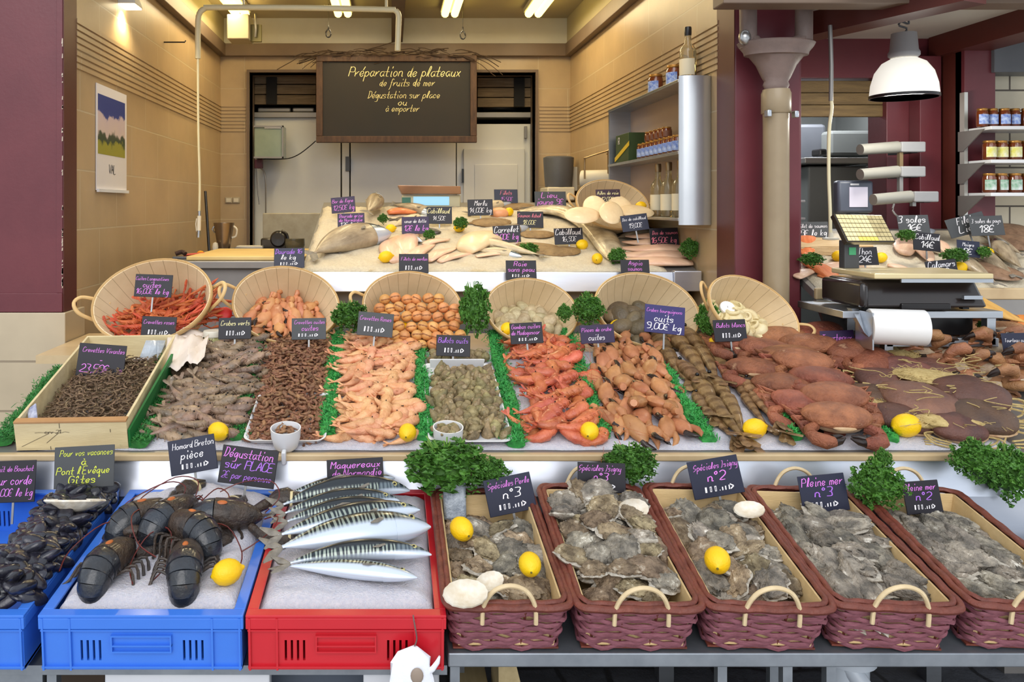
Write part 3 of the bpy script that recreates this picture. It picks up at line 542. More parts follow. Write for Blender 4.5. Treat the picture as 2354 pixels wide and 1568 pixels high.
def bottle(capm, h=.3, label=True):
    o = MB().lathe([(.03,0),(.036,.006),(.036,h*.55),(.032,h*.62),(.014,h*.72),(.0125,h*.9),(.014,h*.92)], 20).obj('bottle', mat('clear pale glass', (214,196,150), rough=.05, trans=.75, spec=.6))
    if label: a = MB(); n = 8; pr = [(.0368*math.cos(-PI/2+q), .0368*math.sin(-PI/2+q)) for q in [(-1+2*i/n)*1.2 for i in range(n+1)]]; a.add([(x,y,h*.12) for x,y in pr]+[(x,y,h*.42) for x,y in pr], [(i,i+1,n+2+i,n+1+i) for i in range(n)]); a.obj('paper_label', mat('bottle label paper', (226,214,184), (220,208,178), 3, .6), o)
    MB().lathe([(.0145,h*.86),(.0155,h*.9),(.0155,h*1.0),(.014,h*1.02),(0,h*1.02)], 14).obj('cap', capm, o)
    return o
o = jar('', .036, .1, JB); o.matrix_world = Matrix.Translation((XR-.06,ds(1535),zt_+.0015)) @ Matrix.Rotation(R(-55),4,'Z'); o.location.y = 3.98; T(o, 'brown jar with blue label at the far end of the top steel shelf', 'jar')
o = jar('', .036, .1, JB); o.matrix_world = Matrix.Translation((XR-.06,3.72,zt_+.0015)) @ Matrix.Rotation(R(-55),4,'Z'); T(o, 'brown jar with blue label between the wine bottle and the far jar', 'jar')
o = bottle(BLACK, .24); o.matrix_world = Matrix.Translation((XR-.055,3.56,zt_+.0015)) @ Matrix.Rotation(R(-40),4,'Z'); T(o, 'clear wine bottle with dark cap alone on the top steel shelf', 'bottle')
pj = Pool([jar('', .027, .078, JB)])
for k in range(9):
    pj.put(Matrix.Translation((XR-.085, 3.6+k*.064, zm_+.0015)) @ Matrix.Rotation(R(-60),4,'Z'), 'small brown jar with blue label in the front row of the middle steel shelf', 'jar', 'blue label jars on the middle steel shelf')
pt = Pool([jar('', .024, .05, JBR)])
for k in range(5): pt.put(Matrix.Translation((XR-.085, 3.75+k*.062, zm_+.0805)), 'tiny jar stacked on top of the blue label jars', 'jar', 'tiny jars stacked on the blue label row')
o = MB().box(0,.09,-.12,.12,0,.15).obj('green_box', mat('dark green card', (52,72,30), (46,64,26), 4, .5), bev=.002); o.location = (XR-.12,ds(1478)-.02,zm_+.002); T(o, 'green cardboard box with yellow stripe on the middle steel shelf', 'box')
m = MB().hexa([(-.002,-.13,.06),(-.002,-.13,.1),(-.002,.13,.0),(-.002,.13,.03),(0,-.13,.06),(0,-.13,.1),(0,.13,.0),(0,.13,.03)])
m = MB().add([(-.002,-.138,.08),(-.002,-.138,.105),(-.002,.135,.03),(-.002,.135,.004)], [(0,1,2,3)]); m.obj('yellow_stripe', mat('yellow stripe', (206,176,40)), o, sm=False)
t2 = MB(); write(t2, 'R', 0, 0, .03, .045, 0, 0, random.Random(1), 0, 1.5); t = MB(); t.add([(-.002, .05-v[0], .11+v[2]) for v in t2.v], t2.f, 0); t.obj('lettering', INK[1], o, sm=False)
for k in range(3):
    o = bottle(BRZ, .25); o.matrix_world = Matrix.Translation((XR-.075, 3.6+k*.15, zb_+.0015)) @ Matrix.Rotation(R(-50),4,'Z'); T(o, 'clear glass bottle on the bottom steel shelf, %s' % ('nearest the steel front panel','middle one of the three','farthest from the steel front panel')[k], 'bottle', 'clear bottles on the bottom steel shelf')
# small scale with display at the back of the fish slab
q = P(990,480,4.7); o = emp('counter_scale', P(990,484,4.68)); T(o, 'cream counter scale with glowing blue display behind the fish slab', 'scale'); k = 4.68/F
CS = mat('cream scale casing', (206,196,160), (198,188,150), 3, .4)
MB().box(-66*k,68*k,-.02,.14,0,.09).obj('body', CS, o, bev=.006)
MB().box(-40*k,42*k,-.024,-.02,12*k,32*k).obj('display', mat('blue lit display', (150,200,226), emit=.5), o, sm=False); MB().box(-66*k,-46*k,-.023,-.02,6*k,30*k).obj('side_window', mat('teal plastic', (70,120,100)), o, sm=False)
m = MB().box(-50*k,66*k,-.026,-.02,2*k,8*k); m.obj('key_strip', BLACK, o, sm=False)
m = MB().hexa([(-66*k,-.05,.095),(68*k,-.05,.095),(68*k,.2,.095),(-66*k,.2,.095),(-76*k,-.08,.145),(66*k,-.08,.14),(66*k,.2,.14),(-76*k,.2,.145)]); m.obj('weighing_pan', mat('copper toned pan', (190,150,124), (176,138,112), 3, .3, metal=.5), o, bev=.004)
# ================================================================ downpipe with hopper
CI = mat('grey brown cast iron paint', (126,106,98), (108,92,86), 8, .5, .2, 30); PP = mat('tan downpipe paint', (158,140,112), (146,128,102), 5, .35, .05, 20)
o = emp('downpipe', (P(1784,0,3.1).x, 3.1, 0)); T(o, 'tan cast iron downpipe with a flared hopper head on the wine red pillar', 'downpipe'); k = 3.1/F; zf = lambda y: EYE-(y-475)*k
MB().lathe([(28*k,1.1),(28*k,zf(290)),(29*k,zf(230))], 24).obj('pipe', PP, o)
MB().lathe([(30*k,zf(262)),(32*k,zf(260)),(32*k,zf(215)),(29*k,zf(208)),(29*k,zf(206))], 24).obj('collar', PP, o)
MB().lathe([(25*k,zf(206)),(30*k,zf(196)),(27*k,zf(188)),(33*k,zf(178)),(46*k,zf(150)),(62*k,zf(130)),(72*k,zf(128)),(74*k,zf(120)),(84*k,zf(108)),(88*k,zf(100)),(82*k,zf(96)),(60*k,zf(97))], 32, sy=.6).obj('hopper', CI, o)
m = MB().box(-36*k,-26*k,-.06,-.03,zf(272),zf(256)); m.box(26*k,35*k,-.06,-.03,zf(274),zf(258)); m.obj('bracket', STEEL, o, bev=.003)
for s_, a_, b_ in ((-1,-78,-60),(1,60,78)):
    x_ = s_*62*k; r_ = 19*k
    MB().tube([(s_*64*k,0,3.4),(s_*64*k,0,zf(60)),(s_*60*k,0,zf(88)),(s_*48*k,0,zf(104))], r_, 16, sm=4).obj('inlet_pipe', CI, o)
m = MB().ell((-80*k,-.03,zf(90)),(14*k,.02,18*k)); m.obj('foil_patch', mat('silver foil tape', (200,200,200), (150,150,150), 90, .3, metal=.9), o)
# ================================================================ counters
PANEL = mat('steel front panel', (226,230,240), (212,217,229), 2, .3, metal=.85, stretch=(1,6,6))
TAN = mat('tan edge strip', (204,180,140), (186,160,122), 6, .35)
def deck(pl, x0, x1, y0, y1, t=.03):            # sloping top
    return MB().hexa([(x0,y0,pl.z(y0)-t),(x1,y0,pl.z(y0)-t),(x1,y1,pl.z(y1)-t),(x0,y1,pl.z(y1)-t),(x0,y0,pl.z(y0)),(x1,y0,pl.z(y0)),(x1,y1,pl.z(y1)),(x0,y1,pl.z(y1))])
o = emp('display_counter', (0,0,0)); T(o, 'long sloping steel display counter with a tan front edge, under the shellfish', 'counter')
deck(MAIN, -1.15, 2.0, 2.25, 2.9, .02).obj('sloping_top', STEEL2, o, sm=False); MB().box(-1.29,1.34,2.91,3.42,1.03,1.06).box(1.34,1.6,2.91,3.02,1.03,1.0599).obj('back_ledge', TAN, o, sm=False)
MB().box(-1.17,2.02,2.225,2.25,.893,.912).obj('front_edge', TAN, o, sm=False, bev=.004)
MB().hexa([(-1.16,2.214,.80),(2.0,2.214,.80),(2.0,2.235,.80),(-1.16,2.235,.80),(-1.16,2.238,.892),(2.0,2.238,.892),(2.0,2.249,.892),(-1.16,2.249,.892)]).obj('front_panel', PANEL, o, sm=False); MB().box(-1.16,2.0,2.236,2.249,.60,.799).obj('lower_panel', PANEL, o, sm=False); MB().box(-1.1,1.9,2.5,2.52,.45,.885).obj('inner_panel', GREY, o, sm=False)
for x in (-1.1,-.3,.9,1.8): MB().box(x,x+.05,2.7,2.75,0,.94).obj('leg', STEEL, o, sm=False)
o = emp('fish_slab', (0,0,0)); T(o, 'raised steel fish slab with a pale front panel behind the row of baskets', 'counter')
deck(UP, -.40, 1.36, 3.55, 4.75, .03).obj('sloping_top', STEEL2, o, sm=False); MB().hexa([(-.40,3.522,1.225),(1.24,3.522,1.225),(1.24,3.54,1.225),(-.40,3.54,1.225),(-.40,3.532,1.312),(1.24,3.532,1.312),(1.24,3.549,1.312),(-.40,3.549,1.312)]).obj('front_panel', PANEL, o, sm=False, bev=.004)
MB().box(-.38,1.34,3.62,4.7,0,1.22).obj('body', STEEL2, o, sm=False); MB().hexa([(1.24,3.52,1.228),(1.36,3.52,1.228),(1.36,3.56,1.228),(1.24,3.56,1.228),(1.24,3.515,1.318),(1.36,3.515,1.318),(1.36,3.56,1.318),(1.24,3.56,1.318)]).obj('end_panel', PANEL, o, sm=False, bev=.004)
RUP = Pl(3.12, 1.274, .40)
o = emp('bay_fish_slab', (0,0,0)); T(o, 'steel fish slab with a cream edge in the wine red bay behind the scale', 'counter')
deck(RUP, 1.64, 4.2, 3.12, 3.68, .03).obj('sloping_top', STEEL2, o, sm=False); MB().box(1.64,4.2,3.1,3.119,1.24,1.285).obj('front_edge', TAN, o, sm=False, bev=.005)
MB().hexa([(1.64,2.98,1.08),(4.2,2.98,1.08),(4.2,3.0,1.08),(1.64,3.0,1.08),(1.64,3.1,1.24),(4.2,3.1,1.24),(4.2,3.12,1.24),(1.64,3.12,1.24)]).obj('front_panel', STEEL2, o, sm=False); MB().box(1.66,4.2,3.05,3.6,0,1.07).obj('body', STEEL2, o, sm=False)
FAR = Pl(2.66, .962, .30)
o = emp('side_counter', (0,0,0)); T(o, 'second sloping steel counter with brown crabs, below the scale', 'counter')
deck(FAR, 1.62, 3.4, 2.70, 3.03, .02).obj('sloping_top', STEEL2, o, sm=False); MB().box(2.01,3.4,2.6,2.66,.935,.958).obj('front_edge', TAN, o, sm=False, bev=.004); deck(FAR, 2.01, 3.4, 2.61, 2.7, .02).obj('front_ledge', STEEL2, o, sm=False)
MB().box(2.01,3.4,2.62,2.655,.74,.934).obj('front_panel', PANEL, o, sm=False); MB().box(2.1,3.4,2.75,2.95,0,.95).obj('base', STEEL2, o, sm=False)
m = MB().hexa([(1.40,3.0,1.0),(1.62,2.62,.80),(1.64,2.66,.80),(1.42,3.04,1.0),(1.60,3.06,1.24),(1.98,2.7,1.02),(2.0,2.74,1.02),(1.62,3.1,1.24)])
# ice beds --------------------------------------------------------
ICE = mat('crushed ice', (232,226,232), (214,212,224), 120, .45, .8, 260, spec=.7, sss=.1)
ICEW = mat('slab ice', (228,216,190), (212,198,172), 90, .5, .7, 200, sss=.05)
def bed(name, pl, x0, x1, y0, y1, h, mt, label, nx=40, ny=40, amp=.006, edge=.06, ridge=None, sunk=0):
    f = noise3(int(abs(x0*100)+y0*37)); vs = []; fs = []
    for j in range(ny+1):
        for i in range(nx+1):
            u, v = i/nx, j/ny; x = x0+(x1-x0)*u; y = y0+(y1-y0)*v
            e = min(1, min(u, 1-u)*(x1-x0)/edge, min(v, 1-v)*(y1-y0)/edge); e = e*(2-e) if e > 0 else 0
            x += amp*.9*f((y*21,x*4,1))*(1 if i in (0,nx) else .3); 
            z = pl.z(y)-sunk+(h*e+amp*f((x*30,y*30,0))*e+rn(amp*.3)*e)+(ridge(u,v) if ridge else 0)*e
            vs.append((x, y+amp*.5*f((x*23,3,y*3))*(j in (0,ny)), z+.0015))
    for j in range(ny):
        for i in range(nx): a = j*(nx+1)+i; fs.append((a,a+1,a+nx+2,a+nx+1))
    # underside makes it a solid body
    rim = [i for i in range(nx+1)]+[(j+1)*(nx+1)-1 for j in range(1,ny+1)]+[ny*(nx+1)+i for i in range(nx-1,-1,-1)]+[j*(nx+1) for j in range(ny-1,0,-1)]
    b = len(vs); vs += [(vs[i][0], vs[i][1], pl.z(vs[i][1])-sunk+.001) for i in rim]; n = len(rim)
    fs += [(b+k, b+(k+1) % n, rim[(k+1) % n], rim[k]) for k in range(n)]+[tuple(b+k for k in range(n))[::-1]]
    o = MB().add(vs, fs).obj(name, mt, auto=180); T(o, label, 'ice', kind='stuff'); return o
bed('crushed_ice', UP, -.39, 1.22, 3.552, 4.62, .012, ICEW, 'bed of crushed ice under the fish on the raised slab', 60, 50, .005, .03)
bed('crushed_ice', MAIN, -1.0, 1.78, 2.27, 2.93, .006, ICE, 'thin bed of crushed ice on the long shellfish counter', 90, 30, .003, .03)
bed('crushed_ice', RUP, 1.66, 4.1, 3.13, 3.66, .008, ICEW, 'bed of crushed ice under the fish in the wine red bay', 60, 20, .004, .03)
# ================================================================ crates
BLUE = mat('blue crate plastic', (60,120,220), (54,112,208), 3, .32, .05, 40, coat=.1); RED = mat('red crate plastic', (198,30,44), (184,27,40), 3, .32, .05, 40, coat=.1)
CT = math.atan(.093)
def crate(name, mt, cx, label, w_=.415, L_=.57, H_=.118, zf=.768, yf=1.65, vents=True, logo=False):
    o = emp(name, (cx, yf, zf-H_)); o.rotation_euler = (CT,0,0); T(o, label, 'crate'); t = .008; W = w_/2
    # front wall with slots
    def wall(nm, y0, y1, sl=True):
        m = MB(); z0, z1 = .018, .062; xs = [-W]
        if sl:
            for c in (-.105,.105):
                for k in range(4): x = c+(k-1.5)*.0125; xs += [x-.0024, x+.0024]
        xs += [W]
        for i in range(0, len(xs), 2): m.box(xs[i], xs[i+1], y0, y1, z0, z1)
        m.box(-W,W,y0,y1,0,z0).box(-W,W,y0,y1,z1,H_-.004)
        return m.obj(nm, mt, o, sm=False)
    wall('front_wall', 0, t); wall('back_wall', L_-t, L_)
    for s_ in (-1,1): MB().box(min(s_*W,s_*(W-t)),max(s_*W,s_*(W-t)),t,L_-t,0,H_-.004).obj('side_wall', mt, o, sm=False)
    MB().box(-W,W,0,L_,-.002,.006).obj('base', mt, o, sm=False)
    m = MB(); r = .019; e = .004
    m.box(-W-e,W+e,-e-.001,r,H_-.006,H_).box(-W-e,W+e,L_-r,L_+e,H_-.006,H_).box(-W-e,-W+r,r,L_-r,H_-.006,H_).box(W-r,W+e,r,L_-r,H_-.006,H_)
    m.box(-W-e,W+e,-e-.001,-e+.003,H_-.03,H_-.006).box(-W-e,-W-e+.003,0,L_,H_-.03,H_-.006).box(W+e-.003,W+e,0,L_,H_-.03,H_-.006); m.obj('rim', mt, o, sm=False, bev=.002)
    m = MB()
    for x in (-W+.004, -W+.06, W-.06, W-.004): m.box(x-.002,x+.002,-.006,0,.0,H_-.006)
    m.box(-W,W,-.0055,0,H_-.034,H_-.031).box(-W,W,-.0055,0,.004,.008); m.obj('reinforcing_rib', mt, o, sm=False)
    m = MB(); a_, b_, c_, d_ = -.062,.062,.038,.072
    m.box(a_,b_,-.007,0,d_,d_+.003).box(a_,b_,-.007,0,c_,c_+.003).box(a_,a_+.003,-.0069,0,c_+.003,d_).box(b_-.003,b_,-.0069,0,c_+.003,d_).box(a_,b_,-.0065,0,(c_+d_)/2-.004,(c_+d_)/2-.001)
    m.obj('handle', mt, o, sm=False); return o
cxs = {}
for nm, mt, px0, px1, lab in (('mussels',BLUE,-420,62,'blue plastic crate filled with black mussels'),('lobsters',BLUE,94,562,'blue plastic crate of ice holding the lobsters'),('mackerel',RED,567,1025,'red plastic crate of ice with the mackerel on it')):
    x0, x1 = P(px0,0,1.65).x, P(px1,0,1.65).x; cxs[nm] = ((x0+x1)/2, x1-x0)
    crate('plastic_crate', mt, (x0+x1)/2, lab, w_=x1-x0-.008)
CR = Pl(1.65, .768, .093)
for nm, h, lab in (('lobsters',.012,'mound of crushed ice under the dark lobsters in the blue crate'),('mackerel',.004,'bed of crushed ice under the mackerel in the red crate')):
    cx, w_ = cxs[nm]; rg = (lambda u,v: .035*math.exp(-((u-.55)/.3)**2-((v-.93)/.25)**2)) if nm == 'lobsters' else (lambda u,v: .008*v)
    bed('crushed_ice', CR, cx-w_/2+.017, cx+w_/2-.017, 1.672, 2.185, h+.022, ICE, lab, 46, 56, .0035, .04, rg, sunk=.024)
# tables and what stands below the crates
GALV = mat('galvanised steel', (150,156,164), (128,134,142), 10, .4, metal=.7)
o = emp('front_table', (0,0,0)); T(o, 'galvanised steel frame table carrying the oyster baskets', 'table')
zt = .665; MB().box(P(1030,0,1.68).x,1.9,1.68,2.18,zt-.03,zt).obj('table_top', GALV, o, sm=False, bev=.003)
for x, y in ((1035,1.69),(1650,1.72),(1770,1.9),(1800,1.69),(1900,1.69),(1050,2.1),(1905,2.1)): q = P(x,0,y).x; MB().box(q,q+.02,y,y+.02,0,zt-.03).obj('leg', GALV, o, sm=False)
o = emp('crate_stand', (0,0,0)); T(o, 'grey stand with white panels under the plastic crates', 'stand')
z1 = .628; MB().box(-1.25,P(1028,0,1.7).x,1.7,2.2,z1-.02,z1+.0).obj('table_top', GALV, o, sm=False)
pw = mat('white board', (214,216,222), (206,208,214), 3, .4)
for a_, b_ in ((240,620),(835,1010)): MB().box(P(a_,0,1.72).x,P(b_,0,1.72).x,1.72,1.75,0,z1-.021).obj('white_panel', pw, o, sm=False, bev=.004)
MB().box(P(135,0,1.9).x,P(240,0,1.9).x,1.9,1.92,0,z1-.022).obj('brown_panel', mat('brown board', (84,68,54), (76,60,48), 5, .6), o, sm=False); MB().box(P(620,0,1.85).x,P(835,0,1.85).x,1.85,1.87,0,z1-.021).obj('slate_panel', mat('slate blue board', (82,90,104), (76,84,98), 4, .5), o, sm=False)
for a_, b_, h_ in ((-60,62,.58),(62,100,.60),(110,132,.58)): MB().box(P(a_,0,1.71).x,P(b_,0,1.71).x,1.705,1.73,h_-.04 if a_ < 0 else 0,h_+.025).obj('frame_bar', GALV, o, sm=False)
o = emp('support_blocks', (0,0,0)); 
bpy.data.objects.remove(o)
o = MB().box(P(1060,0,1.9).x,P(1140,0,1.9).x,1.9,2.15,.2,.58).obj('wooden_box', mat('pale packing wood', (196,176,132), (180,160,118), 6, .6, stretch=(8,1,8)), sm=False, bev=.003); o.location.z = -.2; T(o, 'pale wooden box standing on the paving under the oyster table', 'box')
m = MB().hexa([(P(1150,0,1.95).x,1.95,0),(P(1300,0,1.95).x,1.95,0),(P(1300,0,1.95).x,2.1,0),(P(1150,0,1.95).x,2.1,0),(P(1145,0,1.95).x,1.95,.6),(P(1160,0,1.95).x,1.95,.6),(P(1160,0,1.95).x,2.1,.6),(P(1145,0,1.95).x,2.1,.6)])
T(m.obj('leaning_board', mat('pale packing wood', (196,176,132)), sm=False), 'pale sloping board standing beside the wooden box under the table', 'board')
# grey plastic elbow below the table
o = emp('drain_elbow', (P(1945,0,1.95).x,1.95,0)); T(o, 'grey plastic drain pipe bend standing on the paving under the table', 'pipe')
MB().tube([(0,0,0),(0,0,.45),(.0,0,.62)], .05, 20, sm=3).obj('pipe', mat('grey drain plastic', (186,194,204), (176,184,194), 3, .3), o); MB().lathe([(.052,.5),(.066,.505),(.066,.56),(.052,.565)], 24).obj('collar', mat('grey drain plastic', (186,194,204)), o)
MB().tube([(.02,-.06,.0),(.025,-.07,.34),(.02,-.06,.44),(-.01,-.03,.5)], .022, 14, sm=4).obj('branch', mat('grey drain plastic', (186,194,204)), o)
# white bag tied to the red crate
BAG = mat('white carrier bag', (232,234,240), (222,224,232), 14, .35, .4, 18)
cx = P(953,0,1.63).x; o = emp('hanging_bag', (cx,1.617,0)); T(o, 'white plastic carrier bag hanging on a string from the red crate', 'bag'); f = noise3(3)
m = MB().loft([(0,0,.4),(0,0,.46),(0,0,.60),(-.004,0,.65),(-.006,0,.68),(-.002,0,.698),(0,0,.714)], [.06,.05,.042,.041,.039,.033,.006], [.02,.02,.018,.016,.012,.008,.004], n=22, up=(0,1,0), shape=lambda q,t: 1+.14*math.sin(q*5+t*6)*(1-t*.4)+.1*math.sin(q*3+t*9))
m.obj('bag_body', BAG, o); MB().loft([(.02,-.003,.66),(.036,-.006,.672),(.046,0,.682),(.05,.0,.694)], [.008,.006,.005,.002],[.003]*4,n=8,up=(0,1,0)).obj('bag_handle', BAG, o)
MB().loft([(-.02,-.004,.655),(-.034,-.006,.64),(-.045,0,.62)], [.01,.009,.003],[.004]*3,n=8,up=(0,1,0)).obj('bag_handle', BAG, o)
MB().ell((.004,-.0165,.664),(.013,.004,.016), 20, 8).obj('printed_disc', mat('taupe print', (150,134,120), (136,120,108), 8, .5), o)
MB().tube([(0,0,.715),(.004,-.003,.73),(.002,-.012,.75),(-.002,-.012,.772),(-.003,.0,.776)], .0016, 6, sm=3).obj('string', mat('thin dark string', (110,90,86)), o)
# ================================================================ wicker baskets and oysters' trays
WK = mat('dusky red wicker', (142,86,98), (112,62,70), 30, .55, .35, 90, stretch=(1,1,4)); WKR = mat('rust red wicker', (122,62,48), (96,46,36), 30, .5, .35, 80)
RAT = mat('pale rattan', (222,200,160), (200,176,136), 20, .5, .1, 60); CHIP = mat('thin pale wood', (222,192,142), (206,176,126), 5, .6, .15, 50, stretch=(1,6,6))
def rrect(w, l, r, n=6):
    out = []
    for cx, cy, a0 in ((w/2-r,l/2-r,0),(-w/2+r,l/2-r,90),(-w/2+r,-l/2+r,180),(w/2-r,-l/2+r,270)):
        for k in range(n+1): q = R(a0+90*k/n); out.append((cx+r*math.cos(q), cy+r*math.sin(q)))
    P_ = []; m_ = len(out)
    for i in range(m_):
        a, b = Vector(out[i]), Vector(out[(i+1) % m_]); k = max(1, int((b-a).length/.012))
        for j in range(k): P_.append(a+(b-a)*j/k)
    return P_
def wicker(w0, l0, w1, l1, H, rows=9):
    o = emp('wicker_basket'); 
    for rr in (0,):
        m = MB()
        for k in range(rows):
            t = (k+.5)/rows; pp = rrect(w0+(w1-w0)*t, l0+(l1-l0)*t, .03); n = len(pp); c = Vector((0,0)); ph = k % 2
            per = 3.2; ring = []
            for i, p in enumerate(pp):
                d = (p-c).normalized(); s_ = math.sin(2*PI*i/per/2.4+PI*ph)
                q = p+d*(.0045*s_); ring.append((q.x, q.y, H*t+.0022*math.cos(2*PI*i/per/1.2+ph*PI)))
            m.loft(ring, [.0028]*n, [H/rows*.43]*n, n=6, up=(0,0,1), closed=True)
        m.obj('woven_sides', WK, o)
    st = MB(); pa, pb = rrect(w0*.985, l0*.985, .03), rrect(w1*.985, l1*.985, .03)
    for i in range(0, min(len(pa),len(pb)), 5):
        j = int(i*len(pb)/len(pa)) % len(pb); a, b = pa[i], pb[j]; st.tube([(a.x,a.y,.002),(b.x,b.y,H)], .0028, 5)
    st.obj('stakes', WKR, o)
    m = MB(); n1 = rrect(w1+.004, l1+.004, .03); m.loft([(p.x,p.y,H+.004+.0012*math.sin(i*1.1)) for i,p in enumerate(n1)], [.0085]*len(n1), [.008]*len(n1), n=8, closed=True)
    n1 = rrect(w1-.016, l1-.016, .03); m.loft([(p.x,p.y,H+.010+.0012*math.sin(i*1.3)) for i,p in enumerate(n1)], [.006]*len(n1), [.005]*len(n1), n=8, closed=True); m.obj('rim', WKR, o)
    MB().box(-w0/2,w0/2,-l0/2,l0/2,0,.004).obj('base', WKR, o, sm=False)
    for s_ in (-1,1):
        y = s_*(l1/2+.004); a = .055
        MB().loft(smooth([(-a,y,H-.03),(-a*.95,y,H+.01),(-a*.6,y+s_*.004,H+.045),(0,y+s_*.006,H+.058),(a*.6,y+s_*.004,H+.045),(a*.95,y,H+.01),(a,y,H-.03)], 4), [.0048]*25, [.0048]*25, n=8, up=(0,1,0)).obj('handle', RAT, o)
    return o
def tray(w, l, h, t=.004, tp=.82, mt=None, nm='wooden_tray'):
    o = emp(nm); mt = mt or CHIP
    u = w*tp; k = l-(w-u); MB().box(-u/2,u/2,-k/2,k/2,0,.003).obj('base', mt, o, sm=False)
    for s_ in (-1,1):
        a, b, c, d = k/2*s_, (k/2-t)*s_, l/2*s_, (l/2-t)*s_
        v = [(-u/2,a,0),(u/2,a,0),(u/2,b,0),(-u/2,b,0),(-w/2,c,h),(w/2,c,h),(w/2,d,h),(-w/2,d,h)]
        MB().hexa(v).obj('end_wall', mt, o, sm=False)
        a, b, c, d = u/2*s_, (u/2-t)*s_, w/2*s_, (w/2-t)*s_
        MB().hexa([(a,-k/2+t,0),(a,k/2-t,0),(b,k/2-t,0),(b,-k/2+t,0),(c,-l/2+t,h),(c,l/2-t,h),(d,l/2-t,h),(d,-l/2+t,h)]).obj('side_wall', mt, o, sm=False)
    return o
WBK = wicker(.222,.43,.256,.50,.112); wt = tree(WBK); TRY = tray(.228,.462,.108, tp=.88); tt = tree(TRY)
# (front-left px, front-right px at y~1385), (back-left, back-right at y~1110)
OY = []
OD = [((1030,1298),'front basket of oysters beside the red crate'),((1312,1618),'second oyster basket, between the parsley and the first sign with a lemonless heap'),((1622,1908),'third oyster basket, with a lemon in its near corner'),((1910,2212),'fourth oyster basket, right of the one with a lemon'),((2222,2530),'last oyster basket, cut by the picture edge')]
LAB = ['dusky red wicker basket with two lemons, next to the red crate','dusky red wicker basket with the tallest heap of grey oysters','dusky red wicker basket with one lemon in its near corner','dusky red wicker basket between the one-lemon basket and the last one','dusky red wicker basket cut off by the edge, nearest the big parsley']
TL = ['pale wooden tray lining the wicker basket with two lemons','pale wooden tray under the tallest oyster heap','orange toned wooden tray in the basket with one lemon','pale wooden tray of flat oysters in the fourth wicker basket','deep pale wooden tray in the wicker basket cut off by the edge']
for i, ((a, b), _) in enumerate(OD):
    d0 = 1.68; cx = P((a+b)/2, 0, d0).x; th = R((7,9,9,8,8)[i])
    M_ = Matrix.Translation((cx, d0-.0, .668)) @ Matrix.Rotation(th, 4, 'X') @ Matrix.Translation((0,.225,.0)) @ Matrix.Rotation(R((0,-1,-2.5,-4,-4.5)[i]),4,'Z')
    o = WBK if i == 0 else dup(wt); o.matrix_world = M_; T(o, LAB[i], 'basket', 'wicker baskets of oysters on the front table')
    M2 = M_ @ Matrix.Translation((0,0,.0055)); q = TRY if i == 0 else dup(tt); q.matrix_world = M2 @ Matrix.Translation((0,0,.004)); T(q, TL[i], 'tray', 'wooden trays inside the wicker baskets'); OY.append(M2)
# ================================================================ chip baskets
CB = mat('pale splint wood', (232,208,168), (214,188,146), 5, .6, .12, 40); CBR = mat('golden splint wood', (226,190,132), (204,164,106), 6, .55, .15, 40)
m_ = CB.node_tree; N = m_.nodes; L = m_.links; tc = N.new('ShaderNodeTexCoord'); sp = N.new('ShaderNodeSeparateXYZ'); L.new(tc.outputs['Object'], sp.inputs[0])
at2 = N.new('ShaderNodeMath'); at2.operation = 'ARCTAN2'; dv = N.new('ShaderNodeMath'); dv.operation = 'MULTIPLY'; dv.inputs[1].default_value = 1.28; L.new(sp.outputs[1], dv.inputs[0]); L.new(dv.outputs[0], at2.inputs[0]); L.new(sp.outputs[0], at2.inputs[1])
mu = N.new('ShaderNodeMath'); mu.operation = 'MULTIPLY'; mu.inputs[1].default_value = 26/(2*PI); L.new(at2.outputs[0], mu.inputs[0]); frc = N.new('ShaderNodeMath'); frc.operation = 'FRACT'; L.new(mu.outputs[0], frc.inputs[0])
cr = N.new('ShaderNodeValToRGB'); cr.color_ramp.elements[0].position = 0; cr.color_ramp.elements[0].color = (.35,.3,.24,1); cr.color_ramp.elements[1].position = .06; cr.color_ramp.elements[1].color = (1,1,1,1); L.new(frc.outputs[0], cr.inputs[0])
mx = N.new('ShaderNodeMix'); mx.data_type = 'RGBA'; mx.blend_type = 'MULTIPLY'; mx.inputs[0].default_value = 1; b = N['Principled BSDF']; old = b.inputs['Base Color'].links[0].from_socket; L.new(old, mx.inputs[6]); L.new(cr.outputs[0], mx.inputs[7]); L.new(mx.outputs[2], b.inputs['Base Color'])
def chipbasket():                               # oval, mouth up +Z, origin at the base
    o = emp('splint_basket'); ry = .8; pr = [(.0,0),(.085,.0),(.105,.012),(.14,.075),(.165,.15),(.162,.15),(.135,.075),(.1,.016),(.0,.005)]
    m = MB().lathe(pr, 52, sy=ry, mi=0); m.obj('basket_body', CB, o)
    ring = [(.168*math.cos(q), .168*ry*math.sin(q), .146) for q in [2*PI*k/52 for k in range(52)]]
    MB().loft(ring, [.0035]*52, [.009]*52, n=8, closed=True).obj('rim', CBR, o)
    for s_ in (-1,1):
        MB().loft(smooth([(s_*.14,-.035,.10),(s_*.17,-.033,.13),(s_*.2,-.025,.16),(s_*.212,0,.172),(s_*.2,.025,.16),(s_*.17,.033,.13),(s_*.14,.035,.10)], 4), [.0055]*25, [.0045]*25, n=8).obj('handle', CBR, o)
    MB().add([(.148*math.cos(q), .148*ry*math.sin(q), .075+.07*t) for q in (-.12,.12) for t in (0,1)], [(0,1,3,2)])
    return o
CBK = chipbasket(); ct = tree(CBK)
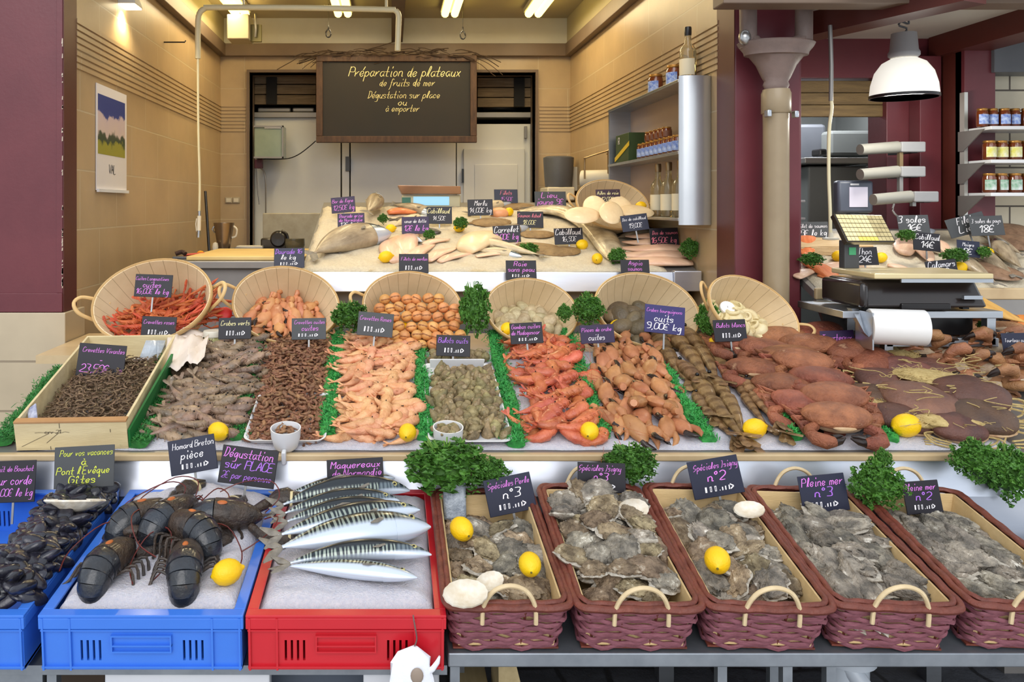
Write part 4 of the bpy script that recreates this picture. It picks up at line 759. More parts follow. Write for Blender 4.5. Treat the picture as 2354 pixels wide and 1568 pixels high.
BK = [  # centre px, centre py of the mouth, depth, width px, tilt, roll about view, label
 (350,690,3.02,275,52,-6,'splint basket of orange langoustines, closest to the wine red pillar'),
 (658,700,3.06,245,54,10,'splint basket of brown crab claws behind the brown shrimps'),
 (948,705,3.06,228,54,6,'splint basket of stacked orange tails behind the cooked prawns'),
 (1222,715,3.06,212,54,4,'splint basket filled with pale clams'),
 (1487,712,3.06,240,54,6,'splint basket filled with dark clams behind the crab claws'),
 (1732,716,2.93,222,52,22,'splint basket of white shells beside the tan downpipe'),
 (1408,470,4.0,168,56,6,'splint basket of flat fish pieces standing at the back of the raised slab')]
BM = []
for i, (px, py, d, wp, ti, ro, lab) in enumerate(BK):
    s_ = (wp*d/F)/.336; c = P(px, py, d)
    M_ = Matrix.Translation(c) @ Matrix.Rotation(R(ro),4,'Y') @ Matrix.Rotation(R(ti),4,'X') @ Matrix.Diagonal((s_,s_,s_,1)) @ Matrix.Translation((0,0,-.146))
    o = CBK if i == 0 else dup(ct); o.matrix_world = M_; T(o, lab, 'basket', 'pale splint baskets'); BM.append(M_)
# wooden shrimp crate
PX = lambda px, py, h=0: MAIN.hit(px, py, h)
WC = mat('pale box wood', (226,208,164), (208,188,144), 5, .6, .15, 50, stretch=(1,6,6))
fl, frr, bl_ = PX(42,1040), PX(300,1035), PX(180,800)
w_ = (frr-fl).x; o = emp('wooden_crate'); L_ = .62; h_ = .085; cxw = (fl.x+frr.x)/2
for s_ in (-1,1): MB().box(min(s_*w_/2,s_*(w_/2-.008)),max(s_*w_/2,s_*(w_/2-.008)),.008,L_-.008,.002,h_).obj('side_wall', WC, o, sm=False, bev=.001)
MB().box(-w_/2,w_/2,0,.009,.002,h_-.004).obj('front_wall', WC, o, sm=False, bev=.001); MB().box(-w_/2,w_/2,L_-.008,L_,.002,h_).obj('back_wall', WC, o, sm=False, bev=.001); MB().box(-w_/2,w_/2,0,L_,-.002,.002).obj('base', WC, o, sm=False)
MB().box(-w_/2,w_/2,-.002,.022,h_-.004,h_+.002).obj('top_batten', mat('brown batten wood', (186,140,92), (168,124,80), 6, .6), o, sm=False, bev=.001)
m = MB(); rs = random.Random(3); ribbon(m, [Vector((-.10+.012*i, h_*.62+rs.uniform(-.002,.002))) for i in range(9)], .0008, -.001, 0); write(m, 'crv 21', -.05, h_*.62, .09, .014, -.0012, 0, rs)
for a, b in (((-.07,.02),(-.035,.05)),((-.14,.01),(-.06,.05)),((-.03,.08),(-.03,.065)),((-.06,.01),(-.06,.0)),((.11,.05),(.11,.06))): ribbon(m, [Vector(a), Vector(b)], .0007, -.001, 0)
m.obj('pencil_marks', [mat('pencil grey', (60,50,44))], o, sm=False)
th = MAIN.tilt(); CRM = Matrix.Translation((cxw-.006, 2.268, MAIN.z(2.268)+.006)) @ Matrix.Rotation(th,4,'X') @ Matrix.Rotation(R(2),4,'Z'); o.matrix_world = CRM; T(o, 'pale wooden crate of tiny grey shrimps at the end of the counter', 'crate')
o = MB().hexa([(.0,0,0),(.006,0,0),(.012,.44,0),(.004,.44,0),(.0,0,.05),(.006,0,.05),(.03,.44,.085),(.022,.44,.085)]).obj('green_card', mat('green card', (20,110,50), (16,98,44), 5, .6), sm=False); o.matrix_world = CRM @ Matrix.Translation((w_/2+.002,.0,.006)); T(o, 'green card leaning along the side of the wooden shrimp crate', 'card')
# white trays under the shrimps and whelks, scoops
def flat_tray(q, label):
    cx = (q[0].x+q[1].x)/2; W = (q[1].x-q[0].x); y0, y1 = q[0].y, q[3].y; Ld = y1-y0
    m = MB(); pp = rrect(W, Ld, .03); n = len(pp)
    def ring(k, z): return [(p.x*k, p.y*k, z) for p in pp]
    vs = ring(.9,0)+ring(1,.016)+ring(.97,.016)+ring(.88,.004); fs = [tuple(range(n))[::-1]]
    for a in range(3): fs += [(a*n+i, a*n+(i+1) % n, (a+1)*n+(i+1) % n, (a+1)*n+i) for i in range(n)]
    fs.append(tuple(3*n+i for i in range(n))); m.add(vs, fs)
    o = m.obj('white_tray', TAPEW); o.matrix_world = frame(((q[0].x+q[1].x)/2, (y0+y1)/2, MAIN.z((y0+y1)/2)+.011), th); T(o, label, 'tray'); return o
flat_tray([PX(556,1036),PX(748,1036),0,PX(750,920)], 'white tray holding the small brown shrimps')
flat_tray([PX(985,1040),PX(1182,1040),0,PX(1125,850)], 'white tray holding the whelks beside the cooked prawns')
def scoop():
    o = MB().lathe([(0,-.05),(.02,-.047),(.034,-.032),(.041,-.005),(.043,.022),(.040,.022),(.037,-.005),(.03,-.028),(.018,-.042),(0,-.045)], 28).obj('white_cup', TAPEW)
    MB().box(-.006,.006,-.058,-.036,-.062,-.024).obj('handle', TAPEW, o, bev=.003); return o
pc = Pool([scoop()])
pc.put(Matrix.Translation(P(657,1000,2.26)) @ Matrix.Rotation(R(10),4,'X'), 'white measuring cup lying in the small brown shrimps', 'cup', 'white measuring cups')
pc.put(Matrix.Translation(P(1030,998,2.26)) @ Matrix.Rotation(R(10),4,'X'), 'white measuring cup standing in the whelks', 'cup', 'white measuring cups')
# ================================================================ seafood
def smat(name, *c, scale=60, rough=.38, bump=.5, bs=140, rand=.16, hue=.012, **k): return mat(name, c[0], c[1], scale, rough, bump, bs, rand=rand, hue=hue, c3=c[2] if len(c) > 2 else None, **k)
BLK = mat('black eye', (12,10,12), rough=.15)
def arc(L, curl, n, z=0, x0=0):                 # points along an arc in the XY plane starting at the head
    pts = []; a = curl/2; x = y = 0.; st = L/(n-1)
    for i in range(n):
        pts.append(Vector((x,y,z))); x += -st*math.cos(a); y += -st*math.sin(a)*(1); a -= curl/(n-1)
    c = sum(pts, Vector())/n
    return [p-c for p in pts]
def prawn(name, mt, L=.1, curl=1.9, fat=1., parts=True, legs=True, ant=True, n=7, sec=15, seg=.12, mtail=None, eye=True, claws=0):
    pts = arc(L, curl, sec); h = []; w = []
    for i in range(sec):
        t = i/(sec-1.)
        if t < .42: r = .105*math.sin(PI*min(1,(t+.03)/.5))**.7
        else: r = .1*(1-(t-.42)/.62)**.75*(1-seg*((i % 2)))
        if t > .97: r = .02
        h.append(L*r*fat); w.append(L*r*.78*fat)
    h[0] = w[0] = L*.012
    m = MB().loft(pts, h, w, n=n, up=(0,0,1), cap=True)
    d0 = (pts[0]-pts[1]).normalized(); m.loft([pts[0]-d0*L*.02, pts[0]+d0*L*.09], [L*.022,L*.003], n=5)     # rostrum
    inn = lambda i: (Vector((0,0,1)).cross(pts[min(i+1,sec-1)]-pts[max(i-1,0)])).normalized()
    if legs:
        for i in range(3, sec-3, 2):
            q = inn(i)*(1); p = pts[i]+q*h[i]*.7
            for s_ in (-1,1): m.loft([p+Vector((0,0,s_*w[i]*.5)), p+q*L*.07+d0*L*.03+Vector((0,0,s_*w[i]*.7)), p+q*L*.12+d0*L*.07], [L*.014,L*.01,L*.005], n=4)
    o = m.obj(name, [mt], auto=75)
    if eye:
        e = MB()
        for s_ in (-1,1): e.ell(pts[1]+Vector((0,0,s_*w[1]*1.2)), (L*.018,)*3, 6, 5)
        e.mi = 0; e.obj('eye', BLK, o) if parts else None
    tl = pts[-1]; dt = (pts[-1]-pts[-3]).normalized(); sd = inn(sec-2); f = MB() if parts else m
    f = MB()
    for k in (-1.1,-.45,.35,1.0):
        dv = (dt*math.cos(k*.62)+sd*math.sin(k*.62)); dz = Vector((0,0,.006*L/.1*(abs(k)-.5)))
        f.loft([tl-dt*L*.02, tl+dv*L*.07+dz, tl+dv*L*.15+dz*2, tl+dv*L*.175+dz*2], [L*.02,L*.038,L*.034,L*.008], [L*.01,L*.008,L*.005,L*.003], n=6)
    if parts: f.obj('tail_fan', mtail or mt, o)
    else:
        me = o.data; bb = MB().merge(m, Matrix()).merge(f, Matrix()); o.data = bb.mesh(name, [mt]); bpy.data.meshes.remove(me)
    if ant and parts:
        a = MB()
        for s_ in (-1,1):
            p = pts[0]+Vector((0,0,s_*L*.02)); a.tube([p, p+d0*L*.25+inn(0)*L*.15*s_, p+inn(3)*L*.5-d0*L*.2+Vector((0,0,s_*L*.04)), p+inn(3)*L*.75-d0*L*.8], L*.0045, 3, sm=3)
        a.obj('antennae', mt, o)
    if claws:
        for s_ in (-1,1):
            c = MB(); p = pts[2]+Vector((0,0,s_*w[2])); q = p+d0*L*.35+Vector((0,0,s_*L*.06)); c.loft([p, p+d0*L*.2+Vector((0,0,s_*L*.1)), q, q+d0*L*.25, q+d0*L*.42], [L*.02,L*.022,L*.035,L*.04,L*.006], n=6); c.obj('claw', mt, o)
    return o
def cells(q, nu, nv, pl, px=True, jit=.35):
    W = [pl.hit(*c) if px else Vector(c) for c in q]; out = []
    for j in range(nv):
        for i in range(nu):
            u = (i+.5+rn(jit))/nu+(.25/nu if j % 2 else -.25/nu); v = (j+.5+rn(jit))/nv
            out.append(((W[0]*(1-u)+W[1]*u)*(1-v)+(W[3]*(1-u)+W[2]*u)*v, u, v))
    return out
def heap(pool, q, nu, nv, layers, pl, lab, cat, grp, h0=.012, dh=.014, yaw=0, ys=PI, tr=.35, s0=.9, s1=1.12, mound=.02, px=True, limit=None, flat=0, jit=.35):
    tilt = pl.tilt(); k = 0
    for l in range(layers):
        sh = l*.5
        for p, u, v in cells(q, nu, nv, pl, px, jit):
            if l and (u < .07 or u > .93 or v > .97): continue
            e = max(0, 1-abs(2*u-1)**2.5)*max(0, 1-abs(2*v-1)**6)
            p = p+Vector((0,0,h0+l*dh+mound*e+rn(.003)))
            pool.put(frame(p, tilt, yaw+rn(ys), rn(tr), rn(tr) if not flat else (random.choice((0,PI))+rn(tr)), random.uniform(s0,s1)), lab, cat, grp); k += 1
            if limit and k >= limit: return
def stuff(name, protos, n, place, mats, lab):   # the uncounted rest of a heap, one body
    big = MB(); data = []
    for o in protos:
        b = MB(); b.v = [tuple(v.co) for v in o.data.vertices]; b.f = [tuple(p.vertices) for p in o.data.polygons]; b.m = [0]*len(b.f); data.append(b)
    for i in range(n): big.merge(random.choice(data), place(i))
    o = big.obj(name, mats); T(o, lab, name.split('_')[-1] if 0 else 'shrimps', kind='stuff'); return o
def ground(q, pl, px=True, h=0): 
    W = [pl.hit(*c) if px else Vector(c) for c in q]
    def g():
        u, v = random.random(), random.random(); p = (W[0]*(1-u)+W[1]*u)*(1-v)+(W[3]*(1-u)+W[2]*u)*v
        e = max(0, 1-abs(2*u-1)**3)*max(0, 1-abs(2*v-1)**8); return p, e
    return g
# --- small brown shrimps
SB = smat('small brown shrimp shell', (156,112,80), (106,72,52), (196,152,120), scale=50, rand=.3, hue=.01)
pr = [prawn('small_brown_shrimp', SB, .036, c, 1.6, parts=False, legs=False, ant=False, n=6, sec=8, eye=False) for c in (1.6,2.6,3.4)]
Q3 = [(622,786),(768,786),(738,1026),(562,1026)]
g = ground(Q3, MAIN)
def pl_(i):
    p, e = g(); return frame(p+Vector((0,0,.014+.030*e*random.random())), MAIN.tilt(), rn(PI), rn(.5), rn(.5), random.uniform(.85,1.1))
stuff('small_brown_shrimps', pr, 1500, pl_, [SB], 'rest of the heap of small brown shrimps around the measuring cup')
pp = Pool(pr); heap(pp, Q3, 10, 30, 1, MAIN, 'small brown shrimp in the heap around the measuring cup', 'shrimp', 'small brown shrimps on the counter', h0=.016, mound=.034, tr=.45, s0=.95, s1=1.2, jit=.45)
# --- tiny grey shrimps in the wooden crate
SG = smat('tiny grey shrimp shell', (142,116,88), (90,72,54), (176,150,120), scale=50, rand=.3)
pr = [prawn('tiny_grey_shrimp', SG, .030, c, 1.1, parts=False, legs=False, ant=False, n=5, sec=7, eye=False) for c in (1.2,2.4)]
def cl(u, v, z): return CRM @ Vector((u*(w_/2-.02), .03+v*.46, z))
def pl_(i):
    u, v = rn(1), random.random(); return Matrix.Translation(cl(u, v, .02+.03*(1-u*u)*random.random()+.012*v)) @ Matrix.Rotation(th,4,'X') @ Euler((rn(.5),rn(.5),rn(PI))).to_matrix().to_4x4()
stuff('tiny_grey_shrimps', pr, 1700, pl_, [SG], 'rest of the tiny grey shrimps filling the wooden crate')
pp = Pool(pr)
for j in range(25):
    for i in range(12):
        u, v = -1+2*(i+.5+rn(.45))/12, (j+.5+rn(.45))/25; pp.put(Matrix.Translation(cl(u,v,.026+.03*(1-u*u)+.012*v)) @ Matrix.Rotation(th,4,'X') @ Euler((rn(.5),rn(.5),rn(PI))).to_matrix().to_4x4(), 'tiny grey shrimp in the pale wooden crate', 'shrimp', 'tiny grey shrimps in the wooden crate')
# --- raw grey brown prawns
SR = smat('raw grey brown prawn shell', (164,134,108), (112,96,82), (206,190,170), scale=26, rand=.24, hue=.015, rough=.25, coat=.3)
pp = Pool([prawn('raw_prawn', SR, .145, c, 1.25, ant=False, n=9, seg=.07) for c in (.5,1.0,1.5)])
heap(pp, [(432,792),(603,792),(540,1015),(345,1015)], 4, 17, 2, MAIN, 'raw grey brown prawn in the heap right of the wooden crate', 'prawn', 'raw prawns beside the wooden crate', h0=.014, dh=.015, ys=.75, mound=.014, tr=.3)
# --- cooked pale orange prawns
SO = smat('cooked orange prawn shell', (240,184,138), (214,142,98), (252,222,188), scale=30, rand=.12, hue=.012, rough=.3, coat=.25)
pp = Pool([prawn('cooked_prawn', SO, .118, c, 1.62, ant=False, legs=False, n=10, seg=.06) for c in (.5,1.0,1.7)])
heap(pp, [(786,782),(950,782),(955,1030),(775,1030)], 4, 17, 2, MAIN, 'cooked pale orange prawn in the heap between the two measuring cups', 'prawn', 'cooked prawns on the counter', h0=.014, dh=.015, yaw=.5, ys=.9, mound=.012, tr=.3)
# --- big red prawns
SD = smat('red prawn shell', (218,120,80), (184,84,56), (240,176,138), scale=26, rand=.16, hue=.012, rough=.22, coat=.4)
pp = Pool([prawn('red_prawn', SD, .13, c, 1.75, n=10, seg=.07, ant=(c > 2), legs=(c < 1)) for c in (.7,1.6,2.8)])
heap(pp, [(1170,790),(1308,790),(1375,1025),(1212,1025)], 3, 12, 2, MAIN, 'big red prawn in the heap between the whelks and the crab claws', 'prawn', 'red prawns on the counter', h0=.016, dh=.018, yaw=.3, ys=1.2, mound=.012, tr=.35)
# --- whelks
SW = smat('whelk shell', (160,142,102), (104,92,62), (214,200,168), scale=70, rand=.3, hue=.02, rough=.55)
def whelk():
    m = MB(); m.X = Matrix.Rotation(PI/2,4,'Y')
    pr_ = [(0,-.02),(.005,-.018),(.0105,-.012),(.0145,-.003),(.0125,.004),(.0118,.0045),(.0105,.010),(.0082,.0145),(.0076,.015),(.0062,.019),(.0044,.0225),(.004,.023),(.0024,.027),(0,.029)]
    m.lathe(pr_, 12); m.X = None; o = m.obj('whelk', SW)
    a = MB(); a.ell((.007,-.0095,.002),(.0105,.0045,.0065), 10, 7); a.obj('aperture', mat('whelk opening', (206,190,156), (120,96,60), 90, .5), o)
    return o
pp = Pool([whelk()])
heap(pp, [(992,880),(1130,872),(1160,1022),(1000,1022)], 8, 14, 2, MAIN, 'greenish brown whelk on the tray with the front measuring cup', 'whelk', 'whelks on the white tray', h0=.022, dh=.017, mound=.006, tr=1.2, s0=.9, s1=1.35)
heap(pp, [(990,822),(1112,822),(1118,850),(985,850)], 8, 3, 1, MAIN, 'greenish brown whelk behind the white tray, under the slate sign', 'whelk', 'whelks at the back of their row', h0=.02, dh=.017, mound=.012, tr=1.2, s0=.9, s1=1.3)
o = MB().hexa([(-.09,0,0),(.09,0,0),(.085,.004,0),(-.085,.004,0),(-.094,-.01,.035),(.094,-.01,.035),(.09,-.004,.035),(-.09,-.004,.035)]).obj('white_dish_edge', TAPEW, bev=.001); o.matrix_world = frame(PX(1050,866)+Vector((0,0,.03)), th); T(o, 'white curved tray edge standing across the whelks', 'tray')
# --- crab claws
SC_ = smat('crab claw shell', (196,136,92), (158,102,66), (214,160,120), scale=14, rand=.14, hue=.01, rough=.35, bump=.15)
TIP = mat('dark claw tip', (34,26,24), (52,38,32), 40, .25)
def claw(mt=SC_, k=1., n=10):
    o = MB().loft([(-.045*k,0,0),(-.035*k,.002*k,0),(-.02*k,.003*k,0),(.0,.0,0),(.018*k,-.003*k,0),(.03*k,-.008*k,0),(.036*k,-.012*k,0)], [.008*k,.016*k,.022*k,.025*k,.021*k,.013*k,.009*k], [.007*k,.012*k,.015*k,.017*k,.014*k,.009*k,.007*k], n=n).obj('crab_claw', mt)
    MB().loft([(.03*k,-.012*k,0),(.045*k,-.012*k,0),(.058*k,-.006*k,0),(.064*k,.0,0)], [.009*k,.008*k,.006*k,.0015*k], [.008*k,.007*k,.005*k,.0015*k], n=8).obj('fixed_finger', TIP, o)
    MB().loft([(.016*k,.016*k,0),(.034*k,.02*k,0),(.052*k,.014*k,0),(.066*k,.003*k,0)], [.01*k,.0095*k,.007*k,.0015*k], [.009*k,.0085*k,.006*k,.0015*k], n=8).obj('moving_finger', mt, o)
    MB().loft([(-.045*k,0,0),(-.056*k,.006*k,0),(-.068*k,.004*k,.002)], [.009*k,.012*k,.009*k], n=8).obj('wrist', mt, o)
    return o
pp = Pool([claw()])
for q, nu, nv, ly, yw in (([(1345,786),(1500,786),(1545,900),(1370,900)],4,5,1,-1.9),([(1375,890),(1545,890),(1585,1025),(1405,1025)],5,4,1,-1.5),([(1360,830),(1520,830),(1560,980),(1395,980)],4,4,1,1.6)):
    heap(pp, q, nu, nv, ly, MAIN, 'smooth tan crab claw in the heap left of the tiger prawns', 'crab claw', 'crab claws on the counter', h0=.02 if yw < 0 else .038, dh=.02, yaw=yw, ys=.5, tr=.4, s0=.95, s1=1.25, mound=.01)
# --- long tiger prawns
TG = mat('striped brown prawn shell', (150,118,78), (104,78,50), 22, .35, .5, 120, rand=.15, hue=.01, c3=(190,164,124), coat=.2)
nt = TG.node_tree; N = nt.nodes; L = nt.links; tc = N.new('ShaderNodeTexCoord'); wv = N.new('ShaderNodeTexWave'); wv.inputs['Scale'].default_value = 9; wv.inputs['Distortion'].default_value = 1.5; L.new(tc.outputs['Object'], wv.inputs[0])
cr = N.new('ShaderNodeValToRGB'); cr.color_ramp.elements[0].position = .1; cr.color_ramp.elements[0].color = (.5,.42,.35,1); cr.color_ramp.elements[1].position = .45; cr.color_ramp.elements[1].color = (1,1,1,1); L.new(wv.outputs[0], cr.inputs[0])
mx = N.new('ShaderNodeMix'); mx.data_type = 'RGBA'; mx.blend_type = 'MULTIPLY'; mx.inputs[0].default_value = .9; b = N['Principled BSDF']; old = b.inputs['Base Color'].links[0].from_socket; L.new(old, mx.inputs[6]); L.new(cr.outputs[0], mx.inputs[7]); L.new(mx.outputs[2], b.inputs['Base Color'])
pp = Pool([prawn('tiger_prawn', TG, .30, .35, .72, n=10, sec=21, seg=.05, ant=False, legs=False), prawn('tiger_prawn', TG, .30, .12, .76, n=10, sec=21, seg=.05, ant=False, legs=False)])
def line_item(pool, a, b, base, pl, lab, cat, grp, h=.02, roll=0, i=None):
    A, B = pl.hit(*a), pl.hit(*b); d = A-B; L_ = d.length; X = d.normalized(); Z = Vector((0,-math.sin(pl.tilt()),math.cos(pl.tilt()))); Y = Z.cross(X).normalized(); Z = X.cross(Y)
    M_ = Matrix((X,Y,Z)).transposed().to_4x4(); s_ = L_/base
    return pool.put(Matrix.Translation((A+B)/2+Vector((0,0,h))) @ M_ @ Matrix.Rotation(roll,4,'X') @ Matrix.Diagonal((s_,s_,s_,1)), lab, cat, grp, i)
for k, (a, b, h) in enumerate((((1530,760),(1640,905),.02),((1500,770),(1585,900),.018),((1570,760),(1660,900),.022),((1600,765),(1700,900),.02),((1560,840),(1660,985),.028),((1590,880),(1712,1038),.03),((1630,870),(1720,1030),.026),((1690,880),(1760,1000),.022),((1735,890),(1818,1024),.024),((1700,885),(1790,1005),.034),((1660,790),(1715,900),.02),((1585,910),(1690,1030),.02))):
    line_item(pp, b if k % 3 == 9 else a, a if k % 3 == 9 else b, .3*1.12, MAIN, 'long striped brown tiger prawn between the crab claws and the whole crabs', 'prawn', 'tiger prawns on the counter', h, rn(.2)+PI*(k % 2))
# --- crabs
SK = smat('brown crab shell', (172,106,74), (124,72,52), (224,178,138), scale=22, rand=.26, hue=.012, rough=.42, bump=.8)
BEL = mat('pale crab belly', (206,176,136), (170,130,92), 20, .45, .2, 60, rand=.1)
SK2 = smat('cooked tan crab shell', (176,124,84), (132,86,56), (216,176,136), scale=20, rand=.16, hue=.01, rough=.4, bump=.5)
BEL2 = mat('pale grey crab leg', (206,188,160), (160,130,100), 26, .45, .3, 60, rand=.1)
def crab(mt=SK, bel=BEL, legs=True):
    def f(d):
        a = math.atan2(d.y, d.x); r = 1+.02*math.sin(a*18)*(abs(d.z) < .35)
        if d.y > .3: r *= 1-.12*d.y
        return r
    m = MB().ell((0,0,.018),(.088,.058,.026), 36, 12, fn=f); o = m.obj('crab', mt)
    MB().ell((0,-.004,.004),(.07,.046,.022), 24, 8).obj('belly', bel, o)
    MB().ell((0,-.052,.012),(.03,.01,.008), 14, 6).obj('mouth_plates', bel, o)
    for s_ in (-1,1):
        c = MB().loft([(s_*.06,-.03,.004),(s_*.085,-.05,.002),(s_*.085,-.066,0)], [.012,.014,.014], n=8)
        c.loft([(s_*.088,-.058,0),(s_*.078,-.08,-.002),(s_*.056,-.092,-.003),(s_*.036,-.09,-.003)], [.013,.02,.021,.013], [.011,.016,.017,.011], n=10); c.obj('claw', mt, o)
        q = kids(o)[-1]; e = MB().loft([(s_*.038,-.094,-.003),(s_*.022,-.088,-.002),(s_*.006,-.076,0)], [.009,.008,.002], n=8).loft([(s_*.04,-.08,.002),(s_*.024,-.074,.003),(s_*.01,-.07,.002)], [.008,.007,.002], n=8); e.obj('claw_tip', TIP, q)
        if legs:
            for k in range(4):
                y = -.018+k*.02; MB().loft([(s_*.066,y,.004),(s_*(.098+.004*k),y-.004+k*.008,.002),(s_*(.09-.004*k),y-.028+k*.004,-.008),(s_*(.062-.004*k),y-.036,-.012)], [.008,.0085,.007,.002], n=6).obj('leg', mt, o)
    return o
CB1 = crab(); pp = Pool([CB1])
cr_ = [((1700,808),-.25,.02),((1762,828),-.2,.03),((1815,850),-.12,.04),((1842,872),-.1,.055),((1740,868),-.35,.02),((1800,905),-.15,.02),((1885,905),-.1,.04),((1858,815),-.4,.03),((1950,830),.5,.03),((1915,950),-.12,.045),((1920,992),-.1,.035),((1845,950),-.3,.015),((2000,850),.9,.02),((1790,790),-.1,.02),((1880,770+10),.3,.02)]
for k, (p, yw, h) in enumerate(cr_):
    X = Matrix.Translation(PX(p[0],p[1]+14)+Vector((0,.0,h+.012))) @ Matrix.Rotation(R(14+rn(9)),4,'X') @ Matrix.Rotation(yw,4,'Z') @ Matrix.Rotation(R(8*rn(1)),4,'Y') @ Matrix.Diagonal((1.12,1.12,1.2,1)); pp.put(X, 'whole reddish brown crab in the heap right of the tiger prawns', 'crab', 'reddish brown crabs on the counter')
pp = Pool([crab(SK2, BEL2)])
for k, (x, y, yw, h, ti) in enumerate(((2080,835,-.3,.02,20),(2150,815,.2,.03,25),(2215,800,-.2,.05,15),(2160,780,.1,.06,10),(2240,765,.3,.055,18),(2290,800,-.3,.05,25),(2130,850,.5,.03,60),(2200,850,-.2,.04,60),(2270,850,.1,.05,60),(2330,840,.2,.05,50),(2140,885,-.1,.02,30),(2215,890,.3,.03,70),(2290,890,-.2,.04,65),(2330,905,.1,.03,20),(2105,800,.4,.03,15),(2345,880,.4,.05,40),(2260,925,-.3,.02,60))):
    X = Matrix.Translation(FAR.hit(x,y+8)+Vector((0,0,h+.015))) @ Matrix.Rotation(R(-ti if ti > 40 else 10-ti),4,'X') @ Matrix.Rotation(yw,4,'Z') @ Matrix.Diagonal((1.08,1.08,1.08,1)); pp.put(X, 'cooked tan crab in the heap below the paper roll', 'crab', 'cooked tan crabs on the side counter')
for k, (x, y) in enumerate(((2255,752),(2290,748),(2330,756),(2340,772))):
    if k == 0: po = Pool([crab(smat('orange crab shell', (236,142,66), (206,108,48), (250,180,110), scale=16, rand=.1), BEL2)])
    po.put(Matrix.Translation(FAR.hit(x,y+8)+Vector((0,0,.06))) @ Matrix.Rotation(R(15),4,'X') @ Matrix.Rotation(rn(1),4,'Z'), 'bright orange crab at the top of the side counter', 'crab', 'bright orange crabs on the side counter')
# --- big smooth brown spider crabs with sandy strands
SP = smat('dark brown smooth shell', (122,84,66), (84,58,52), (174,132,100), scale=10, rand=.34, hue=.02, rough=.45, bump=.4)
STR = mat('sandy fibre', (206,182,124), (178,152,96), 60, .8, .6, 160)
def spider():
    def f(d): return 1+.03*math.sin(5*math.atan2(d.y,d.x))+(-.10*d.x if d.x > 0 else .02)
    o = MB().ell((0,0,.02),(.098,.068,.034), 30, 12, fn=f).obj('spider_crab', SP); MB().ell((0,-.006,.006),(.088,.06,.022), 20, 8).obj('belly', BEL, o)
    for k in range(6):
        s_ = -1 if k % 2 else 1; a = -1.2+k*.35; MB().tube([(s_*.07,-.03+.01*k,.01),(s_*(.11+.01*(k%3)),-.05+.015*k,.012),(s_*.1,-.08+.01*k,.0),(s_*.05,-.095+.006*k,.004)], .0028, 5, sm=4).obj('leg', STR, o)
    return o
pp = Pool([spider()])
for x, y, yw, h, s_ in ((2040,900,-.5,.02,1.0),(2085,872,-.35,.03,.9),(2020,940,-.5,.02,1.0),(2120,960,-.55,.035,1.25),(2160,918,-.35,.03,.95),(2235,945,-.25,.045,1.15),(2255,988,-.25,.03,1.05),(1985,842,.4,.02,.9),(2075,980,-.4,.02,.9),(2200,1000,-.1,.02,.9),(2140,868,-.2,.02,.9)):
    X = Matrix.Translation(PX(x,y+8)+Vector((0,0,h))) @ Matrix.Rotation(R(24),4,'X') @ Matrix.Rotation(yw,4,'Z') @ Matrix.Diagonal((s_,s_,s_,1)); pp.put(X, 'smooth dark brown spider crab lying among sandy coloured strands', 'crab', 'spider crabs at the end of the counter')
for k, (x, y, r1, r2, yw) in enumerate(((2150,925,.11,.06,-.4),(2065,850,.06,.045,.2),(2020,865,.045,.04,0),(2190,1008,.15,.04,0),(1975,950,.03,.13,.55))):
    m = MB(); f = noise3(40+k); m.ell((0,0,0),(r1,r2,.016), 40, 12, fn=lambda d: 1+.12*f(d*3)); 
    for j in range(70):
        a_ = rn(PI); q = Vector((r1*math.cos(a_),r2*math.sin(a_),.004))*random.uniform(.5,1); m.tube([q+Vector((0,0,.008)), q*1.15+Vector((rn(.02),rn(.02),.012)), q*1.25+Vector((rn(.04),rn(.03),rn(.006)))], .0009, 3, sm=2)
    o = m.obj('sandy_net', STR); o.matrix_world = frame(PX(x,y)+Vector((0,0,.075 if k < 1 else .05)), th, yw); T(o, 'patch of sandy coloured fibres %s' % ('in the middle of the spider crabs','near the paper roll, behind the spider crabs','beside the farthest spider crab','at the front edge by the big parsley','running along the right of the brown crabs')[k], 'net')
m = MB()
for j in range(26):
    x, y = random.uniform(2010,2300), random.uniform(880,1010); p = PX(x,y)+Vector((0,0,.09)); pts = [p]
    for t in range(5): p = p+Vector((rn(.05),rn(.03),rn(.012))); pts.append(p)
    m.tube(pts, .0014, 4, sm=4)
T(m.obj('loose_strands', STR), 'thin sandy strands looped over the spider crabs', 'strands', kind='stuff')
# --- mussels
MS = mat('black mussel shell', (26,26,34), (44,42,54), 30, .22, .25, 60, rand=.35, hue=.03, c3=(92,80,84), coat=.4)
def mussel(k):
    def f(d): return (1-.38*max(0,-d.x))*(1+.015*math.sin(9*d.x*3))
    return MB().ell((0,0,0),(.034,.0165,.0105), 18, 10, fn=f).obj('mussel', MS)
pp = Pool([mussel(0)]); cxm = cxs['mussels'][0]; x1 = cxm+cxs['mussels'][1]/2-.014; x0 = P(-60,0,1.7).x
W = [Vector((x0,2.19,0)),Vector((x1,2.19,0)),Vector((x1,1.68,0)),Vector((x0,1.68,0))]
W = [Vector((p.x,p.y,CR.z(p.y)+.004)) for p in W]
heap(pp, W, 11, 15, 2, CR, 'glossy black mussel in the blue crate at the picture edge', 'mussel', 'mussels in the blue crate', h0=.0, dh=.016, mound=.024, tr=.7, s0=1.05, s1=1.5, px=False)
SCL = mat('white scallop shell', (232,226,214), (206,190,164), 24, .35, .3, 50)
